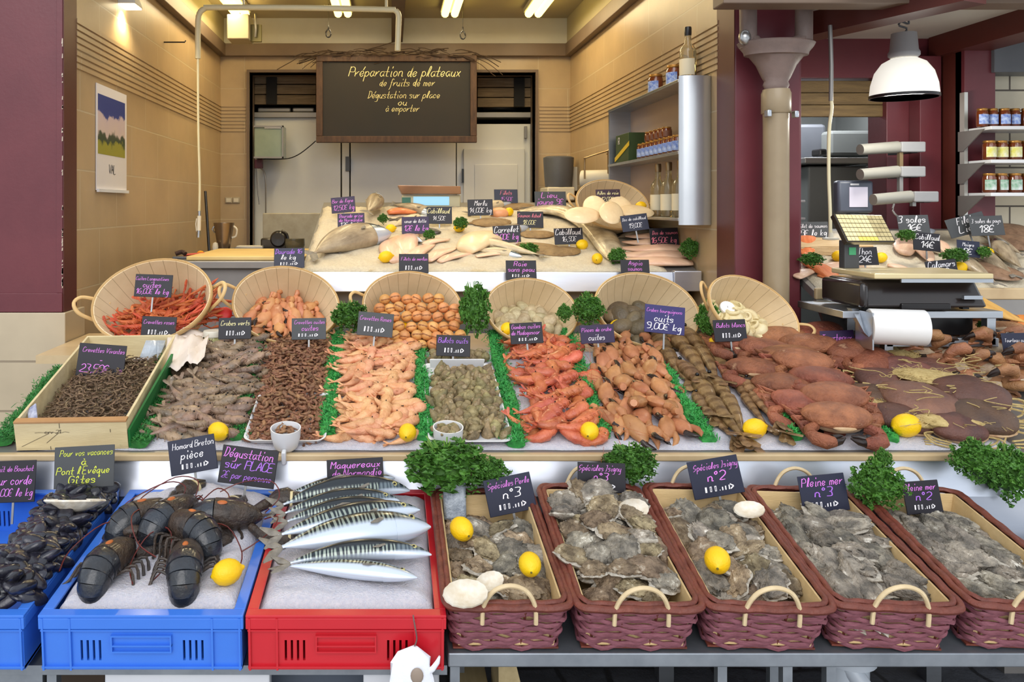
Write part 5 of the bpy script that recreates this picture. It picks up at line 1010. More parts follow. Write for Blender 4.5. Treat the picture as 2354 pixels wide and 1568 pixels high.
def shell_half(name, a=.07, ridg=1):
    vs = []; fs = []; nu, nv = 36, 8
    for j in range(nv+1):
        t = j/nv
        for i in range(nu):
            q = 2*PI*i/nu; r = t*(1+.05*math.cos(q*14)*t*ridg); vs.append((a*r*math.cos(q), a*.62*r*math.sin(q), a*.36*(t*t-1)))
    k = len(vs); vs += [(x*.97,y*.97,z+.004) for x,y,z in vs]
    for j in range(nv):
        for i in range(nu): A = j*nu+i; B = j*nu+(i+1) % nu; fs += [(A,A+nu,B+nu,B),(k+A,k+B,k+B+nu,k+A+nu)]
    fs += [(nv*nu+i, k+nv*nu+i, k+nv*nu+(i+1) % nu, nv*nu+(i+1) % nu) for i in range(nu)]
    return MB().add(vs, fs).obj(name, SCL)
o = shell_half('scallop_shell'); o.matrix_world = frame(P(172,1152,2.0), R(-18), .05, 0, 0, 1.05); T(o, 'big white scallop shell lying on the mussels', 'shell')
# --- lobsters
LB = mat('blue black lobster shell', (38,44,54), (28,27,30), 16, .24, .4, 70, rand=.1, c3=(96,66,44), coat=.5); LB2 = mat('brown black lobster shell', (72,56,44), (42,35,32), 30, .35, .9, 90, rand=.1, c3=(140,100,66), coat=.3)
ANT = mat('dark red antenna', (110,40,34), (80,32,28), 20, .4); ORG = mat('orange lobster patch', (210,120,50), (160,80,40), 30, .4); RB = mat('pale rubber band', (214,196,150))
def lobster():                                  # head +X, tail curled under at -X, resting on Z=0
    o = MB().loft([(.085,0,.03),(.07,0,.032),(.04,0,.036),(0,0,.038),(-.02,0,.038)], [.006,.018,.031,.036,.036], [.006,.02,.03,.035,.036], n=20).obj('lobster', LB2)
    MB().loft([(.085,0,.034),(.105,0,.04)], [.004,.001], n=6).obj('rostrum', LB2, o)
    for k in range(6):
        a0 = k*.42; c = Vector((-.022,0,.006)); f_ = lambda a: c+Vector((-math.sin(a)*.036,0,math.cos(a)*.032)); r = .037-.0022*k
        MB().loft([f_(a0-.05),f_(a0+.2),f_(a0+.47)], [r*.99,r,r*.975], [.034-.002*k]*3, n=20, up=(0,1,0) if 0 else (math.sin(a0)*-1,0,math.cos(a0))).obj('tail_segment', LB, o)
    f = MB()
    for a in (-.7,-.35,0,.35,.7): f.loft([(-.03,0,-.02),(-.012,.022*a*1.6,-.022),(.01,.05*a,-.02),(.016,.06*a,-.02)], [.008,.013,.013,.004], [.005,.004,.003,.002], n=8)
    f.obj('tail_fan', LB, o)
    for s_ in (-1,1):
        MB().loft([(.06,s_*.022,.025),(.085,s_*.045,.022),(.105,s_*.06,.022)], [.009,.012,.011], n=8).obj('arm', LB2, o)
        c = MB().loft([(.10,s_*.06,.022),(.115,s_*.066,.024),(.137,s_*.068,.026),(.155,s_*.062,.026)], [.012,.023,.027,.017], [.01,.015,.017,.012], n=12).obj('claw', LB2, o)
        MB().loft([(.152,s_*.07,.026),(.17,s_*.07,.026),(.188,s_*.06,.026)], [.013,.011,.002], [.01,.008,.002], n=8).obj('claw_finger', LB2, c); MB().loft([(.15,s_*.053,.026),(.167,s_*.05,.026),(.182,s_*.054,.026)], [.009,.008,.002], [.009,.007,.002], n=8).obj('claw_finger', LB2, c)
        MB().loft([(.144,s_*.062,.026),(.150,s_*.062,.026)], [.0225,.0215], [.0155,.0145], n=14).obj('rubber_band', RB, c)
        for k in range(4): x = .035-.02*k; MB().tube([(x,s_*.028,.02),(x+.01,s_*.055,.028),(x-.004,s_*.07,.0),(x-.014,s_*.08,-.008)], .0032, 6, sm=3).obj('leg', LB2, o)
        MB().tube([(.09,s_*.01,.034),(.12,s_*.03,.06),(.1,s_*.08,.06),(.03,s_*.11,.03),(-.02,s_*.10,.01)], .0014, 5, sm=4).obj('antenna', ANT, o)
    MB().ell((-.004,0,.0725),(.012,.006,.003), 10, 6).obj('orange_mark', ORG, o)
    return o
pp = Pool([lobster()])
for k, (x, y, h, yaw, pit, rol, lab) in enumerate((
 (252,1330,.012,1.35,.10,0,'dark lobster at the front, closest to the rim of the mussel crate'),
 (428,1334,.012,1.75,.12,0,'dark lobster at the front, closest to the lemon on the ice'),
 (440,1272,.03,2.45,.10,.1,'dark lobster lying crosswise over the others in the blue crate'),
 (328,1232,.02,.75,.05,0,'dark lobster behind, on the mussel crate side, pointing to the signs'),
 (390,1236,.03,1.1,.05,.1,'dark lobster in the middle of the back of the heap'),
 (515,1222,.02,.1,.05,.3,'dark lobster at the back with pale rough claws, nearest the red crate'))):
    p = CR.hit(x, y); p.z += h-.01; X = Matrix.Translation(p) @ Matrix.Rotation(R(6),4,'X') @ Matrix.Rotation(yaw,4,'Z') @ Matrix.Rotation(pit,4,'Y') @ Matrix.Rotation(rol,4,'X') @ Matrix.Diagonal((1.1,1.1,1.1,1)); pp.put(X, lab, 'lobster', 'lobsters on ice')
# ================================================================ oysters
OYM = mat('rough oyster shell', (100,95,87), (166,156,140), 30, .6, 1.3, 80, rand=.3, hue=.012, c3=(238,232,218), detail=9, contrast=1.6)
OYB = mat('brown rough oyster shell', (108,92,72), (170,150,120), 34, .6, 1.3, 85, rand=.3, hue=.015, c3=(232,220,196), detail=9, contrast=1.6)
OYL = mat('pale oyster shell edge', (206,198,184), (150,140,126), 50, .5, .8, 90, c3=(240,236,228), rand=.1)
def oyster(k, mt, el=1.0):
    f = noise3(60+k); g2 = noise3(90+k)
    def fn(d):
        a = math.atan2(d.y, d.x); r = 1+.10*f((math.cos(a)*1.2,math.sin(a)*1.2,k))+.05*math.sin(a*7+k)*(1-abs(d.z))
        if d.x < 0: r *= 1-.30*(-d.x)**1.5
        rr = math.hypot(d.x, d.y); lay = .13*(((rr*5+.7*g2((d.x*2,d.y*2,0))) % 1)-.5)
        return r+lay*(d.z > -.2)+.09*g2((d.x*3,d.y*3,d.z*3))+.05*f((d.x*9,d.y*9,d.z*9))+.04*math.sin(a*17+k*3)*(rr > .8)
    o = MB().ell((0,0,0),(.047*el,.035/math.sqrt(el),.019), 40, 22, fn=fn).obj('oyster', mt, auto=70); MB().ell((0,0,-.006),(.053*el,.039/math.sqrt(el),.009), 30, 8, fn=lambda d: fn(Vector((d.x,d.y,-.5)))*(1+.03*math.sin(11*math.atan2(d.y,d.x)+k))).obj('lower_shell', OYL, o); return o
def topen():
    o = shell_half('oyster_shell', .042, .4); return o
PO = [Pool([oyster(k, OYM if k % 2 else OYB) for k in range(5)]) for _ in range(1)][0]
PF = Pool([oyster(7+k, OYM, 1.35) for k in range(3)])
wh = [('the basket with two lemons','oysters in the basket with two lemons'),('the basket with the tallest heap','oysters in the basket with the tallest heap'),('the basket with one lemon','oysters in the basket with one lemon'),('the fourth wicker basket','oysters in the fourth wicker basket'),('the last wicker basket at the picture edge','oysters in the last wicker basket')]
for i, M_ in enumerate(OY):
    pool = PO if i < 3 else PF; nu, nv = (4,7); H0 = (.070,.088,.078,.074,.064)[i]
    for l in range(2):
        for j in range(nv):
            for c in range(nu):
                u = (c+.5+rn(.28)+(.3 if (j+l) % 2 else -.3))/nu; v = (j+.5+rn(.3)+l*.4)/nv
                u = min(.86,max(.14,u)); v = min(.95, v)
                if l and (v > .93 or (i == 0 and v > .8)): continue
                x = (u-.5)*(.185 if l == 0 else .235); y = -.18+v*.38
                dome = (1-(2*u-1)**2)*(.02+(.035 if i == 1 else .01))*(1-abs(v-.5)*.6)
                z = H0-.035+l*.032+dome+(.02*v if i == 1 else 0)
                X = M_ @ Matrix.Translation((x,y,z)) @ Euler((rn(.45)+R(8), rn(.45), random.uniform(-PI,PI) if i < 3 else -1.0+rn(.5))).to_matrix().to_4x4() @ Matrix.Diagonal((*([random.uniform(.85,1.2)]*3),1))
                pool.put(X, ('rough grey brown oyster in ' if i < 3 else 'long flat grey oyster in ')+wh[i][0], 'oyster', wh[i][1])
def basket_pt(px, py, h=0):                     # point on the heaps of the front row
    return Pl(1.68, .768+h, .13).hit(px, py)
ps = Pool([topen()])
for px, py, yaw, ro, s_, lab in ((1455,1172,.3,.9,1.0,'pale open oyster shell standing on top of the tallest oyster heap'),(1722,1172,.2,.2,.95,'white rimmed open oyster shell at the back of the one-lemon basket'),(1070,1365,.1,.6,1.1,'white open shell in the near corner of the basket beside the red crate'),(1125,1338,.5,.5,.8,'white shell piece between the two lemons and the basket handle')):
    ps.put(Matrix.Translation(basket_pt(px,py,.06)) @ Matrix.Rotation(R(20),4,'X') @ Matrix.Rotation(yaw,4,'Z') @ Matrix.Rotation(ro*.6,4,'X') @ Matrix.Diagonal((s_,s_,s_,1)), lab, 'shell')
o = MB().box(-.03,.03,-.012,.012,-.05,.05).obj('plastic_wrap', mat('grey clear wrap', (120,130,144), (190,198,208), 40, .15, .8, 40), bev=.008); o.matrix_world = Matrix.Translation(P(1045,1150,2.1)) @ Matrix.Rotation(R(-15),4,'X'); T(o, 'grey plastic wrap stuck at the back corner of the first oyster basket', 'wrap')
# ================================================================ lemons
LEM = mat('lemon peel', (250,208,20), (242,190,10), 8, .36, .25, 160, rand=.05)
def lemon():
    m = MB().lathe([(0,-.037),(.003,-.0365),(.006,-.034),(.013,-.031),(.022,-.023),(.0275,-.010),(.0285,0),(.0275,.010),(.022,.022),(.014,.030),(.007,.034),(.005,.038),(.002,.0405),(0,.041)], 24)
    o = m.obj('lemon', LEM, auto=180); MB().lathe([(0,-.0385),(.0028,-.038),(.0032,-.036)], 8).obj('stem_end', mat('lemon stem scar', (120,110,40), (90,80,30), 30, .7), o); return o
pl = Pool([lemon()])
def lem(px, py, pl_, wpx, lab, yaw=0, lay=1, h=0, d=None):
    p = pl_.hit(px, py+wpx*.1) if d is None else P(px, py, d); s_ = wpx*p.y/F/.062; p = p+Vector((0,0,.026*s_+h)) if d is None else p
    pl.put(Matrix.Translation(p) @ Matrix.Rotation(yaw,4,'Z') @ Matrix.Rotation(R(82 if lay else 25),4,'Y') @ Matrix.Diagonal((s_,s_,s_,1)), lab, 'lemon')
for a in ((522,1348,CR,63,'lemon on the ice in the lobster crate, near the front rim',.4),(1061,1253,CR,56,'lemon on the oysters, beside the side of the red crate',2.0),(1218,1336,CR,56,'lemon on the oysters behind the front handle of the first wicker basket',1.5),(1649,1328,CR,62,'lemon in the near corner of the third wicker basket',1.2)):
    lem(*a[:5], yaw=a[5], h=.012 if a[0] < 600 else .02)
for a in ((502,1016,46,'lemon behind the lobster sign, beside the raw prawns',2.6),(937,1018,44,'lemon at the front edge between the cooked prawns and the parsley',1.4),(926,779,40,'lemon at the back of the cooked prawns, under a basket',.2),(1166,774,33,'lemon at the back of the red prawns',.9),(1355,1016,46,'lemon at the front edge between the red prawns and crab claws',1.2),(1420,768,34,'lemon behind the crab claws, by the dark clam basket',.3),(1647,812,38,'lemon between the tiger prawns and the brown crabs',2.4),(1735,1010,49,'lemon at the front edge between two tiger prawn tails',.15),(2083,1006,58,'lemon at the front edge below the spider crabs',.1)):
    lem(a[0], a[1], MAIN, a[2], a[3], a[4], h=.012)
for a in ((887,606,30,'lemon at the front lip of the raised slab, below the pale fillets',.2),(1373,609,27,'lemon at the front lip of the raised slab, by the parsley',1.2),(1338,577,27,'lemon on the ice inside the curve of the long silver fish',.5),(898,538,22,'lemon at the head of the big grey fish',.1),(1056,536,24,'half hidden lemon in the middle of the raised slab',.3),(1170,499,22,'lemon beside the round pink slice at the back of the slab',.9)):
    lem(a[0], a[1], UP, a[2], a[3], a[4], h=.012)
lem(1473,474,UP,24,'lemon lying in the basket of flat fish pieces',.3,d=3.92)
for a in ((1928,604,28,'lemon on the bay slab behind the scale platform, closest to the pillar',.1),(2025,607,26,'lemon on the bay slab partly behind the scale post',.2),(2270,595,26,'lemon on the bay slab between the grey fish',1.5),(2207,632,30,'lemon by the slate sign at the front of the bay slab',.4)):
    lem(a[0], a[1], RUP, a[2], a[3], a[4], h=.012)
# ================================================================ mackerel
MK = mat('mackerel skin', (226,232,240), None, rough=.25, coat=.3); nt = MK.node_tree; N = nt.nodes; L = nt.links; b = N['Principled BSDF']; b.inputs['Metallic'].default_value = .3
tc = N.new('ShaderNodeTexCoord'); sp = N.new('ShaderNodeSeparateXYZ'); L.new(tc.outputs['Object'], sp.inputs[0])
mp = N.new('ShaderNodeMapping'); mp.inputs['Scale'].default_value = (66,16,6); L.new(tc.outputs['Object'], mp.inputs[0]); wv = N.new('ShaderNodeTexWave'); wv.inputs['Scale'].default_value = .55; wv.inputs['Distortion'].default_value = 6; wv.inputs['Detail'].default_value = 1; wv.inputs['Detail Scale'].default_value = 1.3; L.new(mp.outputs[0], wv.inputs[0])
cr = N.new('ShaderNodeValToRGB'); cr.color_ramp.elements[0].position = .42; cr.color_ramp.elements[0].color = srgb((28,38,46))+(1,); cr.color_ramp.elements[1].position = .58; cr.color_ramp.elements[1].color = srgb((150,160,150))+(1,); L.new(wv.outputs[0], cr.inputs[0])
sm_ = N.new('ShaderNodeMapRange'); sm_.inputs[1].default_value = .002; sm_.inputs[2].default_value = .009; L.new(sp.outputs[1], sm_.inputs[0])
top = N.new('ShaderNodeMapRange'); top.inputs[1].default_value = .019; top.inputs[2].default_value = .026; L.new(sp.outputs[1], top.inputs[0])
mx = N.new('ShaderNodeMix'); mx.data_type = 'RGBA'; L.new(sm_.outputs[0], mx.inputs[0]); mx.inputs[6].default_value = srgb((206,216,230))+(1,); L.new(cr.outputs[0], mx.inputs[7])
m2 = N.new('ShaderNodeMix'); m2.data_type = 'RGBA'; L.new(top.outputs[0], m2.inputs[0]); L.new(mx.outputs[2], m2.inputs[6]); m2.inputs[7].default_value = srgb((40,46,52))+(1,); L.new(m2.outputs[2], b.inputs['Base Color'])
SIL = MK.copy(); SIL.name = 'silver cheek skin'
for n_ in SIL.node_tree.nodes:
    if n_.type == 'VALTORGB': n_.color_ramp.elements[0].color = srgb((70,82,92))+(1,); n_.color_ramp.elements[1].color = srgb((110,122,128))+(1,); FIN = mat('grey brown fin', (104,98,90), (140,132,120), 60, .5, .3, 120); FEYE = mat('fish eye ring', (190,180,120), rough=.2)
def fish(name, mt, L_=.34, hh=.036, th_=.021, fin=FIN, tail=.12, head=SIL, bend=.02, plump=.42, eye=.007):
    n = 26; pts = []; ra = []; rb = []
    for i in range(n):
        t = i/(n-1.); x = (t-.5)*L_; y = bend*(1-(2*t-1)**2)
        # t=0 tail wrist, t=1 nose
        a = (t/(1-plump))**.9 if t < 1-plump else ((1-t)/plump)**.62
        r = max(.10 if t < .3 else .0, math.sin(min(1,a)*PI/2)**1.15); 
        pts.append((x,y,0)); ra.append(max(.0015,hh*r)); rb.append(max(.0012,th_*r))
    o = MB().loft(pts, ra, rb, n=18, up=(0,0,1)).obj(name, mt, auto=180)
    # gill cover patch, eye, mouth line, fins
    xg = L_*.30; h_ = MB()
    k0 = int(.78*(n-1)); seg_p = pts[k0:]; h_.loft([Vector(p)+Vector((0,-.0008,.0)) for p in seg_p], [r*1.012 for r in ra[k0:]], [r*1.03 for r in rb[k0:]], n=18, up=(0,0,1)); h_.obj('head', head, o)
    ix = int(.90*(n-1))
    for s_ in (-1,1):
        e = MB().ell((pts[ix][0], pts[ix][1]+ra[ix]*.28, s_*rb[ix]*.88), (eye,eye,.0025), 14, 6).obj('eye', FEYE, o); MB().ell((pts[ix][0], pts[ix][1]+ra[ix]*.28, s_*(rb[ix]*.88+.001)), (eye*.55,eye*.55,.0025), 10, 5).obj('pupil', BLK, e)
    xt, yt = pts[0][0], pts[0][1]; w = L_*tail
    f = MB()
    for s_ in (-1,1): f.loft([(xt+.006,yt,0),(xt-w*.35,yt+s_*w*.3,0),(xt-w*.9,yt+s_*w*.68,.001)], [hh*.12,hh*.3,.002], [.0028,.0018,.0008], n=8, up=(0,0,1))
    f.obj('tail_fin', fin, o)
    d = MB(); k1 = int(.62*(n-1)); d.loft([Vector(pts[k1])+Vector((0,ra[k1]*.93,0)), Vector(pts[k1-3])+Vector((0,ra[k1-3]*.98+hh*.10,0)), Vector(pts[k1-6])+Vector((0,ra[k1-6]*.98,0))], [.001,hh*.14,.001], [.001,.0015,.001], n=6, up=(0,0,1)); d.obj('dorsal_fin', fin, o)
    k1 = int(.68*(n-1)); MB().loft([(pts[k1][0],pts[k1][1]-ra[k1]*.1,rb[k1]*.97),(pts[k1][0]-L_*.05,pts[k1][1]-ra[k1]*.35,rb[k1]*1.08),(pts[k1][0]-L_*.09,pts[k1][1]-ra[k1]*.4,rb[k1]*1.05)], [.003,hh*.14,.001], [.0012]*3, n=6, up=(0,0,1)).obj('side_fin', fin, o)
    return o
pp = Pool([fish('mackerel', MK, .30, .030, .020, bend=.014), fish('mackerel', MK, .30, .028, .019, bend=.03)]); pb = None
def between(pool, tail, head, pl_, base, lab, cat, grp, h, roll, fat=1., i=None):
    A, B = pl_.hit(*head), pl_.hit(*tail); X = (A-B); L_ = X.length; X.normalize(); Z = Vector((0,-math.sin(pl_.tilt()),math.cos(pl_.tilt()))); Y = Z.cross(X).normalized(); Z = X.cross(Y); s_ = L_/base
    M_ = Matrix((X,Y,Z)).transposed().to_4x4()
    return pool.put(Matrix.Translation((A+B)/2+Vector((0,0,h))) @ M_ @ Matrix.Rotation(roll,4,'X') @ Matrix.Diagonal((s_,s_*fat,s_*fat,1)), lab, cat, grp, i)
for k, (t, hd, h, ro, ft) in enumerate((((655,1328),(960,1356),.030,-.1,1.0),((660,1330),(992,1308),.036,.25,.95),((640,1302),(990,1250),.045,.15,1.45),((640,1285),(965,1222),.058,.5,1.0),((655,1240),(925,1208),.045,.4,1.0),((650,1225),(918,1192),.05,.6,.9),((645,1205),(942,1168),.05,.7,.95),((650,1182),(908,1138),.05,.5,.85))):
    between(pp, t, hd, CR, .30, ('striped mackerel nearest the front rim of the red crate','second striped mackerel from the front rim of the red crate','fattest striped mackerel, third from the front of the red crate','thin dark mackerel just behind the fattest one','fifth mackerel from the front, its tail raised on the ice','sixth mackerel from the front of the red crate','second mackerel from the back of the red crate','mackerel farthest back in the red crate, under the sign')[k], 'fish', 'mackerel in the red crate', h-.004, ro+.05, ft*.95)
# ================================================================ fish on the slabs
GS = mat('grey silver fish skin', (176,158,130), (120,104,84), 10, .3, .2, 60, stretch=(1,4,1), rand=.1, coat=.2); DS = mat('silver white fish skin', (226,208,172), (186,168,136), 12, .28, .2, 60, stretch=(1,4,1), coat=.2)
FP = mat('pale pink fillet', (240,204,174), (222,176,148), 12, .38, .25, 50, stretch=(1,5,1), rand=.06, coat=.2, c3=(250,224,200)); FO = mat('orange salmon fillet', (236,140,84), (216,112,62), 14, .35, .25, 50, stretch=(1,6,1), rand=.06, coat=.25)
FB = mat('brown flat fish skin', (150,120,80), (116,90,58), 26, .5, .4, 90, rand=.1); FD = mat('dark grey fish skin', (92,84,76), (66,60,54), 14, .35, .3, 60, rand=.1); FW = mat('cream fish flesh', (238,214,172), (224,194,150), 12, .42, .25, 50, rand=.06, coat=.15)
def fillet(name, mt, L_=.24, w=.035, t=.012, bend=.015):
    n = 14; pts = []; ra = []; rb = []
    for i in range(n):
        u = i/(n-1.); r = math.sin(PI*min(1,(u*.9+.08)))**.55*(1-.35*u); pts.append(((u-.5)*L_, bend*math.sin(u*3), .004*math.sin(u*5))); ra.append(max(.003,w*r)); rb.append(max(.002,t*r))
    o = MB().loft(pts, ra, rb, n=16, up=(0,0,1)).obj(name, mt, auto=180)
    return o
def flat(name, mt, a=.1, b_=.065, t=.014):
    f = noise3(5); o = MB().ell((0,0,0),(a,b_,t), 30, 10, fn=lambda d: 1+.04*f(d*2)).obj(name, mt); MB().loft([(-a*.9,0,0),(-a*1.15,0,0),(-a*1.35,0,.002)], [.012,.01,.03], [.006,.003,.002], n=8).obj('tail_fin', mt, o); return o
between(Pool([fish('whole_fish', GS, .42, .05, .034, bend=.03, plump=.4)]), (722,606), (900,556), UP, .42, 'big grey whole fish lying at the near corner of the raised slab', 'fish', None, .045, .2, 1.5)
between(Pool([fish('whole_fish', GS, .42, .045, .03, bend=-.01)]), (845,520), (868,478), UP, .42, 'whole fish with its head propped up behind two signs', 'fish', None, .08, .3, 1.2)
between(Pool([fish('whole_fish', DS, .42, .045, .03, bend=-.01)]), (925,545), (975,572), UP, .5, 'small pale fish half covered by parsley', 'fish', None, .03, .0, 1.0)
pf = Pool([fillet('fillet', FP)])
for t, h_, lab, ft, hh in (((915,612),(918,548),'pale pink fillet standing nearest the big grey fish',1.2,.02),((935,600),(962,540),'pale pink fillet leaning on its neighbour under the parsley',1.1,.03),((945,612),(1000,570),'pale pink fillet behind the front sign of the slab',1.2,.025),((985,612),(1050,580),'long pale fillet at the slab lip, left end of a pair',1.1,.025),((1010,612),(1090,590),'long pale fillet at the slab lip, right end of a pair',1.1,.02),((975,575),(1035,560),'short pale fillet with a brown crust beside the parsley',1.3,.025),((1095,600),(1180,590),'thin pale fillet behind the middle front sign',.8,.02)):
    between(pf, t, h_, UP, .24, lab, 'fillet', 'pale fillets on the raised slab', hh, 0, ft)
for k in range(5):
    between(pf, (1590-k*3,612-k*13), (1405+k*8,600-k*10), UP, .24, 'long pink fillet at the wall end of the slab, %s of five stacked' % ('lowest','second from below','middle','second from above','topmost')[k], 'fillet', 'stacked long pink fillets', .015+.007*k, 0, 1.15)
between(Pool([fillet('fillet', FW)]), (1070,590), (1190,545), UP, .24, 'broad cream coloured fish side in the middle of the slab', 'fillet', None, .03, 0, 1.6)
between(Pool([fish('whole_fish', DS, .42, .045, .03, bend=.03)]), (1240,600), (1085,560), UP, .42, 'pale whole fish slanting across the middle of the slab', 'fish', None, .03, .2, .9)
# long silver fish bent in a curve
m = MB(); pts = [UP.hit(x,y)+Vector((0,0,h)) for x,y,h in ((1195,500,.03),(1250,500,.045),(1300,508,.05),(1345,528,.05),(1378,555,.045),(1398,582,.035),(1408,600,.03),(1412,612,.025))]; pts = smooth(pts,3)
n = len(pts); pr_ = [max(.01,.075*math.sin(PI*min(.97,(i/(n-1.)*.92+.06)))**.6) for i in range(n)]; o = m.loft(pts, pr_, [r*.42 for r in pr_], n=20, up=(0,-.25,.97)).obj('salmon', mat('silver salmon side', (226,212,180), (170,156,130), 14, .25, .2, 70, metal=.2, coat=.3)); T(o, 'long silver fish bent in a curve around the ice on the raised slab', 'fish')
m = MB(); q = [p+Vector((.0,.0,.022))+Vector((.052,.042,-.012))*min(1,math.sin(PI*i/(n-1.))*1.2) for i,p in enumerate(pts)]; m.loft(q, [max(.003,.024*math.sin(PI*(i+.5)/n)) for i in range(n)], [max(.002,.016*math.sin(PI*(i+.5)/n)) for i in range(n)], n=10, up=(0,-.25,.97)); m.obj('dark_back', FD, o)
m = MB(); e = pts[-1]; m.loft([pts[-2],e+Vector((.01,-.02,0)),e+Vector((.02,-.05,.004))], [.012,.03,.045], [.006,.004,.002], n=8); m.obj('tail_fin', FD, o)
pq = Pool([flat('flat_fish', FB)])
for x, y, yw, s_, lab in ((1235,580,-.2,1.15,'brown flat fish in the middle of the raised slab, under parsley'),(1290,588,.3,1.0,'brown flat fish beside the lemon inside the silver curve'),(1235,548,.1,.9,'small brown flat fish behind two price signs'),(1130,520,.1,1.1,'brown flat fish behind the middle price sign'),(1190,483,0,1.0,'brown flat fish at the far back of the slab'),(1270,490,.2,1.2,'brown flat fish against the foot of the basket')):
    pq.put(frame(UP.hit(x,y)+Vector((0,0,.02)), UP.tilt(), yw, 0, 0, s_), lab, 'fish', 'brown flat fish on the raised slab')
pd_ = Pool([flat('dark_fish', FD, .1, .04, .02)])
for x, y, yw, s_, pl_, lab in ((1470,546,0,.9,UP,'dark skinned fish piece behind the stacked pink fillets'),(945,515,-.2,.9,UP,'dark fish piece under the middle sign of the raised slab'),(980,540,-.4,.8,UP,'dark fish piece behind the pale fillets')):
    pd_.put(frame(pl_.hit(x,y)+Vector((0,0,.02)), pl_.tilt(), yw, 0, 0, s_), lab, 'fish', 'dark fish pieces on the raised slab')
o = MB().ell((0,0,0),(.055,.04,.03), 20, 10).obj('salmon_slice', mat('pink salmon flesh', (244,178,130), (232,160,112), 14, .4, .2, 60)); o.matrix_world = frame(UP.hit(1148,502)+Vector((0,0,.03)), UP.tilt()); T(o, 'round pink fish slice beside the lemon at the back of the slab', 'fish piece')
o = fillet('fillet', FO, .16, .04, .02); o.matrix_world = frame(UP.hit(925,500)+Vector((0,0,.03)), UP.tilt(), .1); T(o, 'orange fillet behind the sign row of the raised slab', 'fillet')
pz = Pool([fish('whole_fish', GS, .42, .05, .034), fish('whole_fish', DS, .42, .045, .03, bend=.03)])
for t, h_, hh, lab in (((780,585),(870,545),.02,'grey fish underneath the big grey one at the near corner'),((905,530),(985,505),.02,'grey fish across the slab behind the pale fillets'),((1090,585),(1200,600),.02,'silver fish at the slab lip between two front signs'),((1120,560),(1215,535),.03,'silver fish beside the sign in the middle of the slab'),((1240,478),(1330,498),.03,'grey fish at the back of the slab touching the basket'),((1080,500),(1180,478),.025,'grey fish in the last row behind the round pink slice'),((1420,560),(1520,545),.03,'silver fish under the sign with coral writing'),((905,480),(1000,505),.025,'grey fish in front of the display scale')):
    between(pz, t, h_, UP, .42, lab, 'fish', 'whole fish on the raised slab', hh, .3, 1.0)
# flat pieces in the back basket
pw_ = Pool([MB().ell((0,0,0),(.085,.05,.014), 28, 10, fn=lambda d: 1-.25*max(0,-d.x)).obj('flat_fish_piece', FW)])
for x, y, d, yw, pt_, lab in ((1333,495,3.78,.1,.1,'pale oval fish piece hanging over the near edge of the back basket'),(1368,478,3.87,1.5,.9,'pale oval fish piece standing upright under the plum sign'),(1405,492,3.74,1.3,.9,'broadest pale oval fish piece, upright at the front of the back basket'),(1428,478,3.9,1.6,.8,'pale oval fish piece tucked behind the broadest one'),(1456,486,3.84,-.1,.1,'pale oval fish piece lying below the lemon in the back basket')):
    pw_.put(Matrix.Translation(P(x,y,d)) @ Matrix.Rotation(R(38),4,'X') @ Matrix.Rotation(yw,4,'Z') @ Matrix.Rotation(rn(.2),4,'X') @ Matrix.Diagonal((1.15,1.15,1,1)), lab, 'fish piece')
# bay slab
pg = Pool([fillet('fillet', FO, .24, .045, .014)])
for t, h_, lab, hh in (((1836,545),(1848,600),'orange salmon fillet against the wine red pillar, upper one',.03),((1850,612),(1935,668),'orange salmon fillet slanting down towards the scale',.02),((1880,640),(1950,665),'orange salmon fillet with its end under the scale',.015)): between(pg, t, h_, RUP, .24, lab, 'fillet', 'orange salmon fillets', hh, 0, 1.2)
pg = Pool([fillet('fillet', FP, .24, .045, .014)])
for t, h_, lab, hh in (((1832,650),(1880,630),'pale pink fillet at the pillar end of the bay slab',.02),((1890,628),(2030,632),'pale pink fillet lying level with the scale platform',.015),((2040,620),(2110,640),'pale fillet half behind the scale platform, by the front sign',.02),((2095,578),(2140,620),'folded pale pink fillet between two slate signs, lower one',.035),((2080,600),(2105,560),'folded pale pink fillet between two slate signs, upper one',.03),((2150,570),(2175,600),'short pale fillet beside the parsley on the bay slab',.035)): between(pg, t, h_, RUP, .24, lab, 'fillet', 'pale fillets in the bay', hh, 0, 1.2)
pg = Pool([fish('whole_fish', GS, .42, .05, .034)])
for t, h_, lab, hh, ft in (((2060,570),(2150,545),'grey fish behind the upright slate sign with the small one',.03,1.0),((2350,640),(2290,570),'grey fish slanting at the edge of the picture',.04,1.0),((2330,655),(2230,580),'grey fish next to the lemon in the bay',.04,1.1),((2290,670),(2200,600),'grey fish behind the front slate sign',.035,1.1),((2350,600),(2265,550),'grey fish behind the yellow lemon in the bay',.03,1.0),((2290,560),(2200,530),'grey fish under the two big slate signs',.04,1.0),((2180,600),(2110,575),'grey fish among the pale fillets of the bay',.03,.9)): between(pg, t, h_, RUP, .42, lab, 'fish', 'grey fish in the bay', hh, .1, ft)
pg = Pool([flat('flat_fish', mat('spotted brown flat fish', (112,84,64), (150,118,92), 40, .5, .4, 90), .1, .07)])
for x, y, yw, lab in ((2330,572,.3,'spotted brown flat fish at the edge of the picture in the bay'),(2280,640,-.4,'spotted brown flat fish by the curved slab edge'),(2320,545,.1,'spotted brown flat fish below the tiled bay wall')): pg.put(frame(RUP.hit(x,y)+Vector((0,0,.03)), RUP.tilt(), yw, s=1.1), lab, 'fish', 'spotted flat fish')
m = MB(); 
for k in range(7): m.loft([(-.16,0,.004*k),(-.05,.01,.004*k+.004),(.16,0,.004*k)], [.07-.005*k,.085-.006*k,.06-.005*k], [.004]*3, n=16)
